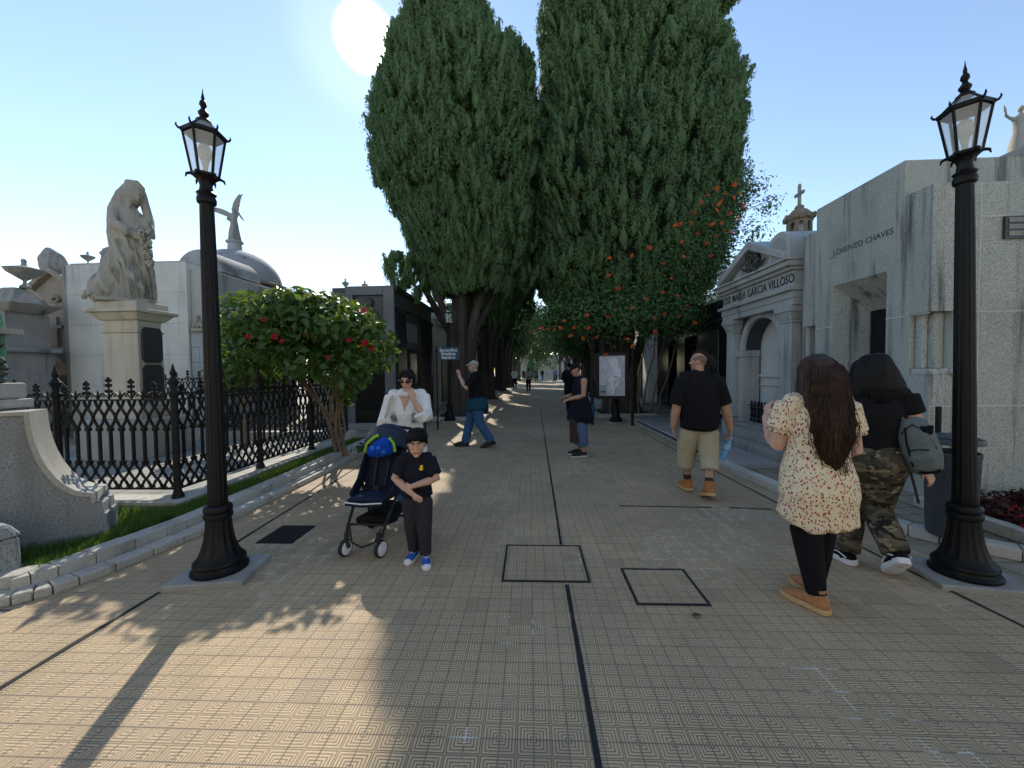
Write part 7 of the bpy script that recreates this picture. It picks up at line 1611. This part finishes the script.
# ------------------------------------------------------------------ camera, sun, sky
F_ = 392.; P_ = R(-1.9); RL = R(.7); Y_ = math.atan2(18,F_)
f = V(-math.sin(Y_)*math.cos(P_), math.cos(Y_)*math.cos(P_), math.sin(P_)); r0 = V(math.cos(Y_),math.sin(Y_),0); u0 = r0.cross(f)
rr = r0*math.cos(RL)-u0*math.sin(RL); uu = u0*math.cos(RL)+r0*math.sin(RL)
cam = bpy.data.cameras.new('camera'); co = bpy.data.objects.new('camera', cam); COL.objects.link(co)
Mx = Matrix((rr,uu,-f)).transposed().to_4x4(); Mx.translation = (0,0,1.55); co.matrix_world = Mx
cam.sensor_width = 36; cam.lens = F_*36/1024; cam.clip_end = 2000; cam.clip_start = .05; S.camera = co
AZ, EL = R(-22.1), R(38.0)
sd = V(math.sin(AZ)*math.cos(EL), math.cos(AZ)*math.cos(EL), math.sin(EL))
sl = bpy.data.lights.new('sun','SUN'); sl.energy = 2.35; sl.angle = R(.55); sl.color = (1,.925,.80); so = bpy.data.objects.new('sun', sl); COL.objects.link(so)
so.rotation_euler = sd.to_track_quat('Z','Y').to_euler(); so.location = (-10,20,30)
w = bpy.data.worlds.new('World'); S.world = w; w.use_nodes = True; nt = w.node_tree; N_ = nt.nodes; bg = N_['Background']
sky = N_.new('ShaderNodeTexSky'); sky.sky_type = 'NISHITA'; sky.sun_disc = False; sky.sun_elevation = EL; sky.sun_rotation = AZ; sky.air_density = 1.1; sky.dust_density = .03; sky.ozone_density = .3; sky.altitude = 0
# the overexposed sun itself with its aureole, fixed in the sky at the sun's own direction
tc = N_.new('ShaderNodeTexCoord'); dp = N_.new('ShaderNodeVectorMath'); dp.operation = 'DOT_PRODUCT'; nt.links.new(tc.outputs['Generated'], dp.inputs[0]); dp.inputs[1].default_value = sd
def mr(a,b,c,d,sm='SMOOTHSTEP'):
    n = N_.new('ShaderNodeMapRange'); n.interpolation_type = sm; nt.links.new(dp.outputs['Value'], n.inputs['Value']); n.inputs['From Min'].default_value = a; n.inputs['From Max'].default_value = b; n.inputs['To Min'].default_value = c; n.inputs['To Max'].default_value = d; return n.outputs['Result']
c_ = lambda a: math.cos(R(a))
disc0 = mr(c_(4.0),c_(1.0),0,1,'SMOOTHERSTEP'); pw = N_.new('ShaderNodeMath'); pw.operation = 'POWER'; nt.links.new(disc0, pw.inputs[0]); pw.inputs[1].default_value = 3.6; disc = pw.outputs[0]; halo = mr(c_(9),c_(2.5),0,1,'SMOOTHERSTEP')
ad = N_.new('ShaderNodeMath'); ad.operation = 'MULTIPLY_ADD'; nt.links.new(disc, ad.inputs[0]); ad.inputs[1].default_value = 45.0; 
h2 = N_.new('ShaderNodeMath'); h2.operation = 'MULTIPLY'; nt.links.new(halo, h2.inputs[0]); h2.inputs[1].default_value = .6; nt.links.new(h2.outputs[0], ad.inputs[2])
cm = N_.new('ShaderNodeMix'); cm.data_type = 'RGBA'; cm.blend_type = 'ADD'; cm.inputs['Factor'].default_value = 1
ci = [i for i in cm.inputs if i.type == 'RGBA']; nt.links.new(sky.outputs[0], ci[0])
vm = N_.new('ShaderNodeVectorMath'); vm.operation = 'SCALE'; vm.inputs[0].default_value = (1,.97,.9); nt.links.new(ad.outputs[0], vm.inputs['Scale']); nt.links.new(vm.outputs[0], ci[1])
nt.links.new([o for o in cm.outputs if o.type == 'RGBA'][0], bg.inputs['Color']); bg.inputs['Strength'].default_value = .11
S.view_settings.view_transform = 'Standard'; S.view_settings.look = 'None'; S.view_settings.gamma = 1; S.view_settings.exposure = 1.05; S.view_settings.use_curve_mapping = False
S.cycles.max_bounces = 6; S.cycles.diffuse_bounces = 3; S.cycles.glossy_bounces = 3; S.cycles.transmission_bounces = 4; S.cycles.transparent_max_bounces = 12; S.cycles.use_denoising = True; S.cycles.sample_clamp_indirect = 6
S.cycles.caustics_reflective = False; S.cycles.caustics_refractive = False
